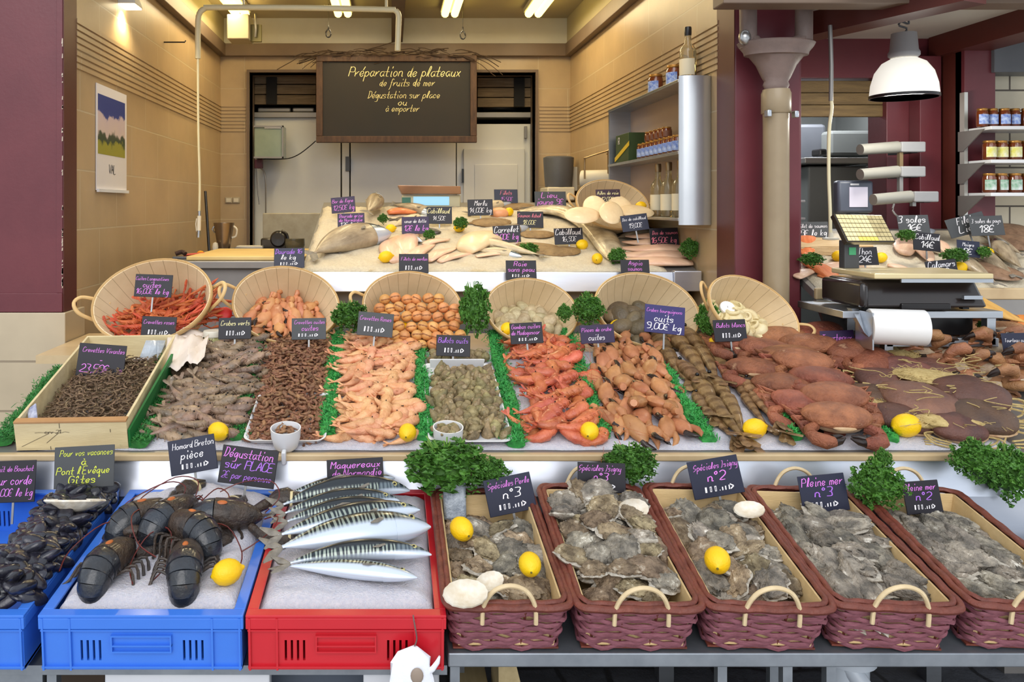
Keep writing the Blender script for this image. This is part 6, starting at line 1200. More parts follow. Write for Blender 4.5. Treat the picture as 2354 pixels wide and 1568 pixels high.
o = m.obj('fish_side', mat('cream layered fish flesh', (226,196,150), (204,170,122), 8, .5, .5, 40, stretch=(1,10,1))); o.matrix_world = frame(RUP.hit(1912,578)+Vector((0,0,.012)), RUP.tilt(), 0); T(o, 'broad cream layered fish side lying beside the pillar in the bay', 'fish piece')
o = fish('smoked_fish', mat('golden smoked fish skin', (222,176,96), (204,152,76), 20, .45, .3, 60, stretch=(1,5,1)), .34, .05, .02); o.matrix_world = Matrix.Translation(P(2245,690,2.98)) @ Matrix.Rotation(R(30),4,'X') @ Matrix.Rotation(2.2,4,'Z'); T(o, 'golden fish hanging over the slab edge right behind the scale', 'fish')
# ================================================================ what is in the splint baskets
def inb(i, u, v, z): return BM[i] @ Vector((u*.11, v*.088, z))
def fill(i, pool, n, lab, cat, grp, s_=1., base=.05, up=.045, eul=(.5,.5,PI), yaw=0, lim=1.0):
    c0 = .5; k = 0
    g_ = 2.399963
    for l in range(2):
        for j in range(n):
            r = math.sqrt((j+.5)/n)*lim; a = j*g_+l; u, v = r*math.cos(a), r*math.sin(a)
            if l and r > .8: continue
            # heap settles towards the low side of the tilted basket
            z = base+l*.022-v*up+.012*(1-r)
            p = inb(i, u, v-.12, z); R_ = BM[i].to_euler(); 
            X = Matrix.Translation(p) @ Matrix.Rotation(R(30),4,'X') @ Euler((rn(eul[0]),rn(eul[1]),yaw+rn(eul[2]))).to_matrix().to_4x4() @ Matrix.Diagonal((*([s_*random.uniform(.88,1.12)]*3),1)); pool.put(X, lab, cat, grp)
SL = smat('orange langoustine shell', (220,112,64), (184,78,44), (250,186,140), scale=40, rand=.12, rough=.35)
fill(0, Pool([prawn('langoustine', SL, .13, .5, 1.0, claws=1, n=8, ant=False), prawn('langoustine', SL, .13, 1.1, 1.0, claws=1, n=8)]), 38, 'orange langoustine in the basket closest to the tiled left wall', 'langoustine', 'langoustines in the basket', 1.1, base=.07, eul=(.5,.4,.9), yaw=.4, lim=1.12)
SC2 = smat('rosy crab claw shell', (220,156,108), (190,120,78), (240,190,150), scale=16, rand=.12, rough=.35, bump=.2)
fill(1, Pool([claw(SC2, .78, 10)]), 26, 'rosy tan crab claw in the basket behind the brown shrimps', 'crab claw', 'crab claws in the basket', 1.25, base=.075, eul=(.5,.6,.6), yaw=-1.6, lim=1.1)
ST_ = smat('orange tail end', (228,168,104), (206,140,80), (244,200,150), scale=24, rand=.1, rough=.4, bump=.3)
tl_ = MB().loft([(0,0,-.03),(0,0,-.01),(0,0,.008),(0,0,.018),(0,0,.023)], [.013,.016,.0165,.013,.005], [.012,.0145,.0155,.012,.005], n=14, up=(0,1,0)).obj('shellfish_tail', ST_)
MB().loft([(-.0125,0,.0195),(0,0,.0225),(.0125,0,.0195)], [.0022]*3, n=6).obj('dark_band', mat('brown tail band', (150,94,50)), tl_)
pt2 = Pool([tl_])
for j in range(6):
    for c in range(8-(j == 5)*2):
        px, py = 870+c*25+(12 if j % 2 else 0)+rn(3), 792-j*21+rn(3)
        if j < 1 and c in (0,1,7): continue
        p = P(px, py, 2.93+.032*j); pt2.put(Matrix.Translation(p) @ Matrix.Rotation(R(78+rn(10)),4,'X') @ Matrix.Rotation(R(rn(14)),4,'Y') @ Matrix.Rotation(rn(.5),4,'Z') @ Matrix.Diagonal((1.33,1.33,1.2,1)), 'stubby orange tail stacked end-on in the third splint basket', 'shellfish tail', 'stacked orange tails')
def clam(mt):
    def f(d): a = math.atan2(d.y,d.x); return (1-.14*max(0,d.y))*(1+.012*math.sin(d.z*40))
    return MB().ell((0,0,0),(.023,.019,.0125), 20, 12, fn=f).obj('clam', mt)
fill(3, Pool([clam(smat('pale clam shell', (206,190,152), (164,146,110), (236,226,200), scale=50, rand=.16, rough=.45))]), 34, 'pale cream clam in the fourth splint basket', 'clam', 'pale clams in the basket', 1.5, base=.07, eul=(.7,.7,PI), lim=1.12)
fill(4, Pool([clam(smat('dark clam shell', (120,104,80), (84,74,60), (150,134,106), scale=30, rand=.16, rough=.4))]), 17, 'dark brown clam in the fifth splint basket', 'clam', 'dark clams in the basket', 2.1, base=.065, eul=(.5,.5,PI), lim=1.05)
SWH = smat('yellow white shell', (236,222,178), (216,196,140), (248,240,214), scale=24, rand=.08, rough=.35, bump=.2)
def snail():
    m = MB().ell((0,0,0),(.028,.026,.021), 18, 10); pts = []; ra = []
    for k in range(22): a = k*.42; r = .024*(1-k/25.); pts.append((r*math.cos(a), r*math.sin(a), .012+.0009*k)); ra.append(.0095*(1-k/26.))
    m.loft(pts, ra, n=8); return m.obj('sea_snail', SWH)
fill(5, Pool([snail()]), 10, 'yellowish white round sea snail in the basket next to the downpipe', 'sea snail', 'sea snails in the basket', 1.35, base=.055, eul=(.9,.7,PI))
o = MB().lathe([(0,0),(.026,0),(.028,.004),(.028,.012),(.026,.015),(0,.015)], 28).obj('white_disc', mat('white wax', (250,244,240), (244,238,234), 6, .4)); o.matrix_world = Matrix.Translation(P(1670,711,2.98)) @ Matrix.Rotation(R(50),4,'X'); T(o, 'round white disc lying at the top of the sea snail basket', 'disc')
MB().tube([(0,-.003,.015),(0,.004,.016)], .0008, 4).obj('wick', BLACK, o)
# ================================================================ greens
PAR = mat('parsley leaf', (84,134,46), (48,92,28), 60, .55, .2, 120, rand=.12, c3=(130,176,70)); STM = mat('parsley stem', (120,160,70), (100,140,56), 10, .5)
def parsley(seed, n=620):
    rs = random.Random(seed); m = MB(); st = MB()
    for i in range(n):
        d = Vector((rs.gauss(0,1), rs.gauss(0,1), rs.gauss(.3,.9))).normalized(); r = .085*(.45+.55*rs.random()**.5)*(1+.22*math.sin(d.x*7+seed)*math.cos(d.z*6))
        c = d*r; k = rs.uniform(.007,.0125); ax = Vector((rs.gauss(0,1),rs.gauss(0,1),rs.gauss(0,1))).normalized(); u = ax.orthogonal().normalized(); v = ax.cross(u); nn = 7
        vs = [c]+[c+(u*math.cos(2*PI*j/nn)+v*math.sin(2*PI*j/nn))*k*(1.15 if j % 2 else .7)+ax*k*.55*(1 if j % 2 else -.4) for j in range(nn)]
        m.add(vs, [(0,1+j,1+(j+1) % nn) for j in range(nn)])
    m.ell((0,0,0),(.055,.055,.05),12,8)
    o = m.obj('parsley_bunch', PAR, sm=False)
    for i in range(9): d = Vector((rs.gauss(0,.35), rs.gauss(0,.35), 1)).normalized(); st.tube([(0,0,-.085),d*.02,d*(.09+.015*rs.random())], .0018, 4, sm=2)
    st.obj('stems', STM, o); return o
pp = Pool([parsley(k) for k in range(3)])
def par(px, py, w, h, d, lab, rot=0, lean=0): pp.put(Matrix.Translation(P(px,py,d)) @ Matrix.Rotation(rot,4,'Y') @ Matrix.Diagonal((w*d/F/.18, w*d/F/.2, h*d/F/.17, 1)), lab, 'parsley')
for a in ((1025,1075,205,118,2.14,'big parsley bunch hanging at the counter edge over the first oyster basket'),(1130,1085,80,60,2.1,'small parsley tuft behind the handle of the first oyster basket'),(1447,1068,125,90,2.16,'parsley bunch behind the tallest oyster heap'),(2018,1118,120,110,2.05,'parsley bunch between the last two oyster signs'),(2030,1058,42,50,2.06,'parsley sprig rising above the bunch between the last signs'),(2245,1060,110,90,2.14,'large parsley bunch at the edge of the counter end, inner part'),(2318,1092,120,120,2.2,'large parsley bunch at the picture edge above the last basket'),
 (803,728,92,68,2.96,'parsley bunch between the claw basket and the orange tail basket'),(1090,712,76,118,2.98,'tall parsley bunch between the orange tail basket and the pale clams'),(1352,712,78,72,2.98,'parsley bunch between the pale clams and the dark clams'),(1628,735,56,80,2.98,'parsley between the dark clam basket and the sea snail basket'),(1298,720,36,40,2.92,'parsley sprig inside the rim of the pale clam basket'),
 (803,540,54,32,3.98,'parsley on the big grey fish at the near end of the slab'),(880,503,26,22,4.2,'small parsley tuft behind the propped fish head'),(986,540,30,24,3.95,'parsley tuft above the pale pink fillets'),(1058,513,36,28,4.05,'parsley tuft in the middle of the sign row'),(1212,576,56,34,3.78,'parsley on the brown flat fish of the raised slab'),(1418,590,42,40,3.62,'parsley at the tail of the long silver fish'),(1586,572,46,44,3.6,'parsley at the wall end of the stacked pink fillets'),
 (1866,597,54,30,3.16,'parsley on the orange fillets by the pillar'),(2083,541,42,26,3.3,'parsley behind the scale screen in the bay'),(2195,588,58,34,3.2,'parsley in the middle of the bay slab'),(2258,580,40,26,3.25,'parsley beside the lemon in the bay'),(2258,748,24,22,2.86,'green tuft beside the orange crabs')):
    par(*a)
SEA = mat('green seaweed garnish', (64,168,76), (34,116,52), 50, .6, .3, 100, rand=.08, c3=(120,204,108)); SEA2 = mat('dark green seaweed', (56,136,58), (32,92,40), 50, .6, .3, 100, c3=(100,170,84))
def weed(seed, L_, w, mt=SEA, dens=1.):
    rs = random.Random(seed); m = MB(); f = noise3(seed); n = int(L_*w*52000*dens)
    m.loft([(x_*L_/10.-L_/2, .006*f((x_,0,0)), .002) for x_ in range(11)], [w*.42*(1+.15*f((x_*2,1,0))) for x_ in range(11)], [.012]*11, n=10)
    for i in range(n):
        x, y = rs.uniform(-L_/2,L_/2), rs.gauss(0,w*.27); c = Vector((x,y+.006*f((x*20,0,0)),.012*max(.2,1-(y/w*1.8)**2))); a = rs.uniform(0,6.28); q = Vector((math.cos(a),math.sin(a),rs.uniform(.2,1.1))).normalized()*rs.uniform(.006,.013); s_ = Vector((-math.sin(a),math.cos(a),0))*.0016
        k = Vector((rs.uniform(-1,1),rs.uniform(-1,1),0))*.004; m.add([c-s_,c+s_,c+q+s_+k,c+q-s_+k,c+q*1.3+k*2], [(0,1,2,3),(3,2,4)])
    return m.obj('seaweed_strip', mt, sm=False)
for k, (a, b, w, mt, lab) in enumerate((((395,830),(318,1035),.085,SEA2,'green seaweed along the wooden crate, beside the raw prawns'),((140,860),(5,1030),.07,SEA2,'dark green seaweed along the outer side of the wooden crate'),((600,770),(545,1020),.05,SEA2,'green seaweed between the raw prawns and small brown shrimps'),((775,775),(752,1015),.06,SEA,'green seaweed between the small brown shrimps and cooked prawns'),((960,765),(975,1020),.055,SEA,'green seaweed between the cooked prawns and the whelks'),((1135,775),(1190,1035),.055,SEA,'green seaweed between the whelks and the red prawns'),((1300,770),(1388,1015),.055,SEA,'green seaweed between the red prawns and the crab claws'),((1515,850),(1630,1025),.055,SEA,'bright green seaweed between the crab claws and tiger prawns'),((1755,920),(1830,1020),.05,SEA,'green seaweed between the tiger prawns and the brown crabs'),((1970,960),(2045,1022),.06,SEA,'green seaweed between the brown crabs and the lemon'))):
    A, B = PX(*a), PX(*b); L_ = (A-B).length; o = weed(70+k, L_, w, mt); d = B-A; o.matrix_world = Matrix.Translation((A+B)/2+Vector((0,0,.014))) @ Matrix.Rotation(th,4,'X') @ Matrix.Rotation(math.atan2(d.y/math.cos(th),d.x),4,'Z'); T(o, lab, 'seaweed')
# ================================================================ price signs
D0 = lambda x, y, pl=MAIN, b=0: pl.hit(x, y, b).y
SG_ = [ # px, py, w, h, distance, turn, lines, board, label
 (353,657,86,52,3.0,-2,'P:Cuites Langoustines|P:cuites|P:16,00\u20ac le kg','k','black sign with pink writing standing in the langoustine basket'),
 (365,753,80,50,2.92,-2,'P:Crevettes roses|B','k','black sign on the white paper below the langoustine basket'),
 (233,829,110,74,2.64,-4,'P:Crevettes Vivantes|P:-|P:23,50\u20ac Kg','k','large black sign standing in the wooden crate of tiny shrimps'),
 (540,755,75,49,2.88,1,'C:Crabes verts|B','k','black sign in front of the claw basket, nearer the langoustines'),
 (710,756,79,49,2.88,1,'P:Crevettes cuites|P:cuites|B','g','grey sign at the back of the small brown shrimps'),
 (863,746,82,54,2.86,-5,'P:Crevettes Roses|B','g','tilted grey sign under the orange tail basket'),
 (1042,795,78,48,2.76,-2,'V:Bulots cuits|B','k','black sign standing behind the whelks'),
 (1210,766,75,48,2.84,3,'P:Gambas cuites|P:de Madagascar|B','k','black sign under the pale clam basket'),
 (1373,768,78,42,2.82,3,'P:Pinces de crabe|W:cuites','v','violet black sign at the back of the crab claws'),
 (1528,735,92,64,2.86,-6,'P:Crabes bourguignons|W:cuits|W:9,00\u20ac kg','b','blue violet sign above the tiger prawns with a handwritten price'),
 (1678,760,75,50,2.84,2,'P:Bulots blancs|B','k','black sign in front of the sea snail basket'),
 (1925,778,78,36,2.84,2,'P:Tourteaux','v','violet black sign behind the brown crabs, below the scale stand'),
 (32,1107,100,92,2.16,2,'P:cuit de Bouchot|P:sur corde|P:3,00\u20ac le kg','k','black sign with pink writing at the picture edge over the mussels'),
 (194,1073,138,92,2.13,3,'Y:Pour vos vacances|Y:\u00e0|Y:Pont l\'Ev\u00eaque|Y:G\u00eetes','g','grey sign with yellow handwriting over the mussel crate'),
 (443,1046,108,78,2.14,10,'W:Homard Breton|W:pi\u00e8ce|B','n','tilted navy sign with white writing above the lobsters'),
 (571,1073,130,84,2.12,-7,'P:D\u00e9gustation|V:sur PLACE|V:2\u20ac par personne','k','black tasting sign with violet writing between lobsters and mackerel'),
 (817,1098,130,84,2.14,3,'P:Maquereaux|P:de Normandie|P:\u00e0|V:4,90\u20ac kg','k','black sign with pink and violet writing behind the mackerel'),
 (1172,1137,110,82,2.06,11,'P:Sp\u00e9ciales Perle|W:n\u00b03|B','n','navy sign at the back of the first oyster basket, with parsley above'),
 (1383,1098,110,66,2.08,-2,'P:Sp\u00e9ciales Isigny|P:n\u00b03|B','k','black sign at the back of the tallest oyster heap'),
 (1645,1097,118,84,2.08,9,'P:Sp\u00e9ciales Isigny|P:n\u00b02|B','n','navy sign at the back of the third oyster basket'),
 (1893,1134,108,82,2.06,5,'P:Pleine mer|V:n\u00b03|B','n','navy sign at the back of the fourth oyster basket'),
 (2120,1143,84,72,2.04,4,'P:Pleine mer|V:n\u00b02|B','k','dark sign at the back of the last oyster basket'),
 (665,593,70,46,3.47,1,'V:Daurade 16|W:le kg|B','n','navy sign hanging before the work counter, left of the grey fish tail'),
 (951,606,68,45,3.50,0,'P:Filets de merlan|B','k','black sign at the slab lip under the pale pink fillets'),
 (1198,621,70,45,3.50,0,'P:Raie|P:sans peau|B','k','black sign at the slab lip under the brown flat fish'),
 (1460,619,66,44,3.50,0,'P:Aspic|P:saumon|B','k','black sign at the slab lip under the stacked pink fillets'),
 (789,471,55,37,4.35,5,'P:Bar de ligne|P:12,50\u20ac kg','v','sign beside the raised fish head, farther from the street'),
 (807,507,62,34,4.05,2,'P:Daurade grise|P:de Normandie|W:12\u20ac le kg','v','sign between the propped fish head and the parsley below it'),
 (955,518,63,40,4.0,1,'W:Queue de lotte|P:12\u20ac le kg','v','sign above the pale pink fillets of the slab'),
 (1010,495,58,40,4.2,0,'C:Cabillaud|W:14,50\u20ac','k','sign just below the display scale'),
 (1104,477,58,38,4.35,1,'W:Merlu|W:14,00\u20ac kg','k','sign beside the round pink slice, on the display scale side'),
 (1163,452,54,34,4.62,0,'R:Filets|P:15,50\u20ac','n','highest sign, before the small cold room door'),
 (1265,458,72,36,4.45,0,'P:Lieu|P:jaune 9\u20ac','g','grey sign under the towel dispenser'),
 (1219,505,60,38,4.15,-1,'R:Saumon label|C:18,00\u20ac','k','sign with reddish writing above the curved silver fish'),
 (1165,538,63,40,3.92,3,'W:Carrelet|P:8,00\u20ac kg','k','sign in the middle of the slab before the brown flat fish'),
 (1307,543,66,38,3.86,2,'W:Cabillaud|W:16,90\u20ac','k','sign standing inside the curve of the silver fish'),
 (1398,452,56,34,3.96,1,'C:Ailes de raie|C:12,00\u20ac','m','plum coloured sign inside the back basket'),
 (1459,512,62,38,3.68,7,'W:Dos de cabillaud|W:19,00\u20ac','n','navy sign leaning below the basket on the slab'),
 (1527,545,66,42,3.80,2,'R:Dos de saumon|R:16,50\u20ac kg','k','sign with coral writing above the stacked pink fillets'),
 (1867,529,76,38,3.5,1,'W:Filet de saumon|W:23\u20ac le kg','g','dark sign against the pillar in the bay'),
 (2100,516,72,44,3.42,1,'W:3 soles|W:16\u20ac','g','upright dark sign reading 3 at the back of the bay'),
 (2130,556,62,42,3.32,-5,'W:Cabillaud|W:14\u20ac','k','small black sign overlapping below the upright dark one'),
 (2222,517,92,44,3.46,14,'W:Filets|W:Lieu','g','steeply tilted dark sign at the back of the bay'),
 (2268,519,78,46,3.42,2,'W:3 soles du pays|W:18\u20ac','g','wide dark sign below the jar shelves'),
 (2226,572,52,38,3.25,-6,'W:Maigre|W:9\u20ac','n','small scribbled sign in the middle of the bay fish'),
 (2165,618,72,40,3.12,6,'W:Calamars|W:10\u20ac','k','black sign at the front of the bay slab beside the scale'),
 (1987,589,62,42,3.2,1,'W:Thon|W:24\u20ac','k','black sign half hidden behind the scale post'),
 (2335,797,60,62,2.72,1,'W:Tourteau cuit|W:10\u20ac','n','navy sign at the picture edge among the cooked crabs')]
for a in SG_:
    sign(*a[:7], a[8], a[7], grp=None, stake=(.0 if a[0] in (951,1198,1460,665) else .055))
# white paper below the langoustine basket
m = MB(); f = noise3(9); vs = []; nx, ny = 26, 8
for j in range(ny+1):
    for i in range(nx+1):
        u, v = i/nx, j/ny; x = P(190+u*270,0,2.92).x+.01*f((v*4,u*9,1)); y = 2.88+v*.09; vs.append((x,y,1.072+v*.03+.014*f((u*9,v*4,0))+(.03*math.exp(-((u-.85)/.12)**2))))
m.add(vs, [(j*(nx+1)+i,j*(nx+1)+i+1,(j+1)*(nx+1)+i+1,(j+1)*(nx+1)+i) for j in range(ny) for i in range(nx)])
o = m.obj('wrapping_paper', mat('white wrapping paper', (236,222,208), (226,210,196), 6, .6, .3, 30)); q = o.modifiers.new('t','SOLIDIFY'); q.thickness = .0015; o.location.z = .012; T(o, 'crumpled white paper spread below the langoustine basket', 'paper')
m = MB(); vs = []
for j in range(ny+1):
    for i in range(nx+1): u, v = i/nx, j/ny; p = P(385+u*95-v*12, 770+u*4+v*88*(1-.45*u), 2.86-v*.22); vs.append(p+Vector((0,.0,.012*f((u*7,v*5,2)))))
m.add(vs, [((j+1)*(nx+1)+i,(j+1)*(nx+1)+i+1,j*(nx+1)+i+1,j*(nx+1)+i) for j in range(ny) for i in range(nx)]); o = m.obj('wrapping_paper', mat('white wrapping paper', (236,222,208))); q = o.modifiers.new('t','SOLIDIFY'); q.thickness = .0015; T(o, 'torn white paper hanging from the back corner of the wooden crate', 'paper')
m = MB()
for k in range(3): m.add([CRM @ Vector(p) for p in ((w_/2-.10+.03*k,.50,.05),(w_/2-.03,.52+.01*k,.06),(w_/2-.025,.57,.085-.01*k),(w_/2-.09+.02*k,.56,.09))], [(0,1,2,3)])
o = m.obj('plastic_sheet', mat('grey plastic film', (170,178,186), (206,212,218), 20, .2, .4, 20)); q = o.modifiers.new('t','SOLIDIFY'); q.thickness = .002; T(o, 'crumpled grey plastic film in the back corner of the wooden crate', 'plastic film')
o = MB().box(0,.03,0,.07,0,.004).obj('shellfish_label', mat('blue white label', (90,96,140), (210,212,224), 30, .5), sm=False, bev=.001); o.matrix_world = CRM @ Matrix.Translation((-w_/2+.03,.03,.055)) @ Euler((R(20),R(-35),.2)).to_matrix().to_4x4(); T(o, 'blue and white label tucked in the front corner of the wooden crate', 'label')
o = MB().ell((0,0,0),(.03,.03,.012), 18, 8).obj('red_disc', mat('red plastic lid', (200,40,36)), bev=0); o.matrix_world = Matrix.Translation(P(516,722,3.08)) @ Matrix.Rotation(R(60),4,'X'); T(o, 'red round lid half hidden between the first two splint baskets', 'lid')
o = MB().lathe([(.03,0),(.034,.02),(.034,.05),(.028,.065),(.0,.07)], 20).obj('glass_jar', mat('yellow green glass', (196,190,130), (170,166,104), 10, .15, coat=.4)); o.location = P(490,775,2.95); o.location.z = 1.065; T(o, 'yellow green glass jar with a cream lid between the first two baskets', 'jar')
MB().lathe([(.036,.058),(.037,.075),(.034,.08),(0,.08)], 20).obj('lid', TAPE, o)
ps2 = Pool([prawn('small_brown_shrimp', SB, .036, 2.4, 1.6, parts=False, legs=False, ant=False, n=6, sec=8, eye=False)])
for k in range(16): ps2.put(Matrix.Translation(P(657,1000,2.26)+Vector((rn(.022),rn(.022),.006+.012*random.random()))) @ Euler((rn(.6),rn(.6),rn(3))).to_matrix().to_4x4(), 'small brown shrimp inside the white measuring cup', 'shrimp', 'brown shrimps in the measuring cup')
ps2 = Pool([whelk()])
for k in range(9): ps2.put(Matrix.Translation(P(1030,998,2.26)+Vector((.022*math.cos(k*2.4)*(k > 0),.022*math.sin(k*2.4)*(k > 0),.006+.008*(k % 2)))) @ Euler((rn(.6),rn(.6),rn(3))).to_matrix().to_4x4(), 'whelk lying in the white measuring cup', 'whelk', 'whelks in the measuring cup')
m = MB(); pbox(m, 604, 490, 735, 1014, 5.5, .03); o = m.obj('splash_panel', mat('stained pale board', (176,168,148), (158,148,126), 10, .6), sm=False, bev=.006); T(o, 'stained pale splash board standing behind the kitchen slicer', 'board')
# ================================================================ weighing scale on its stand, paper roll
ds_ = 2.86; k = ds_/F
SCN = mat('black scale casing', (34,28,28), (40,32,30), 6, .22, coat=.4)
o = emp('scale_stand', P(2090,745,ds_)); T(o, 'steel stand frame carrying the black weighing scale', 'stand')
def lb(x0,y0,x1,y1,a,b): c = P(2090,745,ds_); p, q = P(x0,y1,ds_), P(x1,y0,ds_); return (p.x-c.x,q.x-c.x,a,b,p.z-c.z,q.z-c.z)
for nm, bx in (('top_plate',(1905,708,2262,724,-.09,.22)),('lower_bar',(2010,770,2262,790,-.07,-.04)),('leg',(2236,724,2256,786,-.07,-.04)),('leg',(2006,724,2026,800,-.07,-.04)),('leg',(2236,724,2256,800,.16,.18)),('leg',(2006,724,2026,800,.16,.18))): MB().box(*lb(*bx)).obj(nm, STEEL, o, sm=False, bev=.002)
MB().box(*lb(2130,724,2236,770,.0,.01)).obj('dark_back', BLACK, o, sm=False)
o = emp('weighing_scale', P(2080,706,ds_)); T(o, 'black shop scale with a cream plate, key panel on a post and green sticker', 'scale'); c0 = P(2080,706,ds_)
def sb(x0,y0,x1,y1,a,b): p, q = P(x0,y1,ds_), P(x1,y0,ds_); return (p.x-c0.x,q.x-c0.x,a,b,p.z-c0.z,q.z-c0.z)
b_ = sb(1938,640,2226,700,-.12,.16); m = MB().hexa([(b_[0]+.01,-.10,b_[4]),(b_[1]-.0,-.10,b_[4]),(b_[1],.16,b_[4]),(b_[0]+.01,.16,b_[4]),(b_[0]+.02,-.06,b_[5]),(b_[1]-.02,-.06,b_[5]),(b_[1]-.01,.14,b_[5]),(b_[0]+.02,.14,b_[5])]); m.obj('casing', SCN, o, bev=.012)
MB().box(b_[0],b_[0]+.03,-.11,.15,b_[4],b_[5]-.006).obj('side_cheek', SCN, o, bev=.012)
m = MB().box(*sb(1960,622,2222,634,-.13,.14)); m.obj('weighing_plate', mat('cream steel plate', (228,208,160), (214,196,150), 3, .3, metal=.3), o, sm=False, bev=.004)
MB().box(*sb(2020,634,2222,642,-.128,-.12)).obj('plate_edge', STEEL, o, sm=False); MB().box(*sb(2165,672,2206,680,-.112,-.10)).obj('silver_badge', STEEL, o, sm=False)
for x in (1957,2186): MB().box(*sb(x,700,x+14,706,-.06,-.04)).obj('foot', BLACK, o, sm=False)
m = MB().box(*sb(2030,690,2140,704,-.105,-.09)); m.obj('front_strip', BLACK, o, sm=False, bev=.004)
MB().box(*sb(1978,555,2014,623,.10,.14)).obj('post', mat('dark grey post', (68,70,72), (60,62,64), 5, .4), o, sm=False, bev=.004)
MB().box(*sb(1988,572,2004,590,.097,.10)).obj('green_sticker', mat('green sticker', (70,160,110)), o, sm=False)
v = [(1916,491),(2028,494),(2060,556),(1948,556)]; pp_ = [P(x,y,ds_+.13-(y-490)*.0012)-c0 for x,y in v]; n_ = Vector((.1,-.8,.5)).normalized()*.012
m = MB(); A, B, C_, D_ = pp_; m.hexa([D_+n_*-2, C_+n_*-2, C_+n_*.0, D_+n_*.0, A+n_*-2, B+n_*-2, B+n_*0, A+n_*0]); m.obj('key_panel_housing', SCN, o, sm=False, bev=.003)
KY = mat('cream keys', (246,230,178), (236,216,160), 20, .5); KY2 = mat('yellow keys', (246,222,110)); KY3 = mat('worn tan keys', (206,190,140), (186,168,120), 30, .5); m = MB()
for r_ in range(6):
    for c_ in range(12):
        u0, u1, v0, v1 = .03+c_*.079, .03+c_*.079+.07, .04+r_*.158, .04+r_*.158+.135
        g3 = lambda u, v_: (A*(1-u)+B*u)*(1-v_)+(D_*(1-u)+C_*u)*v_
        a_, b2, c2, d2 = g3(u0,v0), g3(u1,v0), g3(u1,v1), g3(u0,v1); e_ = n_*.18; m.hexa([d2,c2,c2+e_,d2+e_,a_,b2,b2+e_,a_+e_], 2 if c_ > 7 else (1 if r_ == 5 and c_ > 2 else 0))
m.obj('keys', [KY,KY2,KY3], o, sm=False)
# display screen behind
q = P(1968,452,3.55); o = emp('display_screen', q); T(o, 'grey monitor with a pale window standing behind the key panel', 'screen'); k3 = 3.55/F
MB().box(-41*k3,41*k3,0,.05,-38*k3,37*k3).obj('casing', mat('blue grey casing', (88,94,108), (80,86,100), 4, .4), o, bev=.012); MB().box(-16*k3,26*k3,-.003,0,-24*k3,22*k3).obj('lit_window', mat('pale screen', (196,192,206), emit=.25), o, sm=False); MB().box(-14*k3,6*k3,-.003,0,26*k3,30*k3).obj('status_bar', TAPEW, o, sm=False); MB().box(-.02,.02,.01,.04,-.2,-38*k3).obj('stand', BLACK, o, sm=False)
# paper roll in front of the stand
PRM = mat('white paper roll', (240,238,236), (232,230,228), 6, .55)
q = P(2062,752,2.72); k4 = 2.72/F; o = emp('paper_roll', q); T(o, 'big white paper roll on a steel bracket in front of the scale stand', 'paper roll')
m = MB(); m.X = Matrix.Rotation(R(-14),4,'Z') @ Matrix.Rotation(PI/2,4,'Y'); m.lathe([(.014,-.085),(.058,-.085),(.060,-.082),(.060,.082),(.058,.085),(.014,.085),(.014,-.085)], 40); m.obj('roll', PRM, o)
m = MB(); m.X = Matrix.Rotation(R(-14),4,'Z') @ Matrix.Rotation(PI/2,4,'Y'); m.lathe([(0,-.092),(.02,-.09),(.02,-.084)], 20); m.obj('core_cap', mat('grey green cap', (140,150,140)), o)
m = MB().hexa([(-.11,-.0,-.02),(-.088,-.0,-.04),(-.088,.02,-.04),(-.11,.02,-.02),(-.12,.06,.055),(-.095,.06,.055),(-.095,.09,.055),(-.12,.09,.055)]); m.box(-.095,-.09,-.02,.08,-.075,.05); m.obj('bracket', STEEL, o, sm=False)
# roll holders on the wine red wall
for i,(x,y,d) in enumerate(((2045,343,3.55),(2045,400,3.5),(2075,458,3.45))):
    q = P(x,y,d); o = emp('foil_roll_holder', q); T(o, ('upper','middle','lowest')[i]+' grey roll holder sticking out of the wine red wall', 'roll holder'); kk = d/F
    m = MB().loft([(-68*kk,0,-.002),(28*kk,.03,.012)], [.024,.026], n=20); m.obj('roll', mat('grey white foil roll', (150,148,140), (136,134,126), 4, .45), o)
    MB().box(28*kk,84*kk,.0,.09,-.012,.034).obj('end_box', mat('light grey plastic', (150,150,152), (140,140,142), 4, .35), o, sm=False, bev=.005)
    MB().box(30*kk,38*kk,.02,.04,-.10 if i < 2 else -.03,-.01).obj('strut', BRZ if i == 0 else STEEL2, o, sm=False); MB().box(60*kk,75*kk,.03,.20,-.015,.0).obj('wall_arm', BLACK, o, sm=False)
    if i == 2: MB().tube([(-20*kk,0,-.02),(-24*kk,-.005,-.05),(-10*kk,-.01,-.08),(20*kk,-.01,-.09)], .004, 6, sm=3).obj('cutting_edge', STEEL2, o)
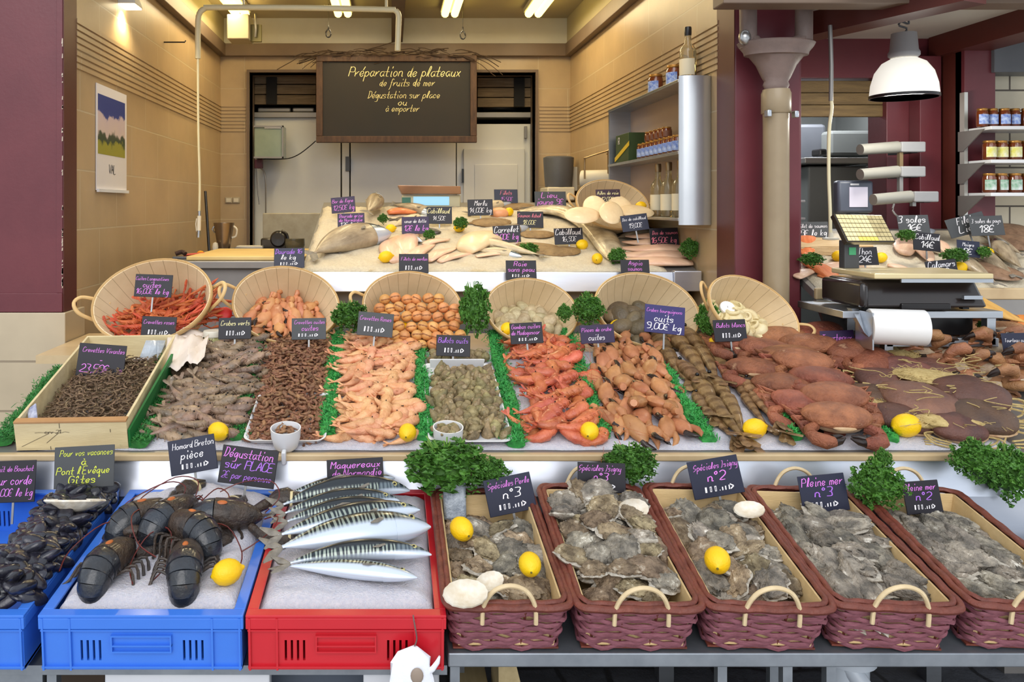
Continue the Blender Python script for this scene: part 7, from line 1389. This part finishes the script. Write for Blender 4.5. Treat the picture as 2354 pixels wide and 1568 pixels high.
# white hose pole in the bay
d = 3.15; o = emp('hose_pole', (0,0,0)); T(o, 'thin white hose hanging from a grey rod in front of the bay', 'hose')
MB().tube([P(1908,58,d),P(1911,150,d),P(1910,232,d)], .008, 10, sm=2).obj('rod', STEEL2, o); MB().tube([P(1910,225,d),P(1912,250,d),P(1906,300,d),P(1905,400,d),P(1908,480,d),P(1909,545,d)], .0065, 10, sm=4).obj('hose', PIPEW, o); m = MB().lathe([(.012,0),(.03,.002),(.03,.008),(.01,.012),(.008,.03)], 16, c=P(1910,552,d)); m.obj('foot', TAPE, o)
# ================================================================ jar shelves in the bay
sx0 = P(2232,0,3.56).x
o = emp('jar_shelves', (0,0,0)); T(o, 'three white wall shelves on a metal upright carrying rows of jars', 'shelf')
MB().box(P(2217,0,3.57).x,P(2225,0,3.57).x,3.57,3.6,P(0,500,3.57).z,P(0,212,3.57).z).obj('upright', mat('aluminium upright', (206,206,200), (196,196,190), 5, .35, metal=.6), o, sm=False)
zs = []
for y in (293,370,446):
    z = P(0,y-3,3.45).z; zs.append(z+.001); MB().box(sx0,3.6,3.44,3.62,z-.015,z).obj('shelf_board', TAPEW, o, sm=False, bev=.002)
    MB().hexa([(sx0-.03,3.57,z-.10),(sx0-.025,3.57,z-.10),(sx0-.025,3.6,z-.10),(sx0-.03,3.6,z-.10),(sx0-.03,3.44,z-.012),(sx0-.025,3.44,z-.012),(sx0-.025,3.6,z-.012),(sx0-.03,3.6,z-.012)]).obj('bracket', STEEL2, o, sm=False)
SH = [('blue and white labelled jar on the top bay shelf', JB, 0, 2246, 9, .036, .078),('yellow labelled jar on the middle bay shelf', JY, 1, 2262, 7, .042, .082),('green and white labelled jar on the lowest bay shelf', JGn, 2, 2262, 7, .042, .082)]
for lab, lm, si, x0, n, r, h in SH:
    pj = Pool([jar('', r*.62, h, lm)])
    for c in range(n): pj.put(Matrix.Translation((P(x0+8,0,3.5).x+c*r*1.33, 3.49+.006*(c % 2), zs[si])) @ Matrix.Rotation(rn(.35),4,'Z'), lab, 'jar', lab.split(' on ')[0]+'s on one bay shelf')
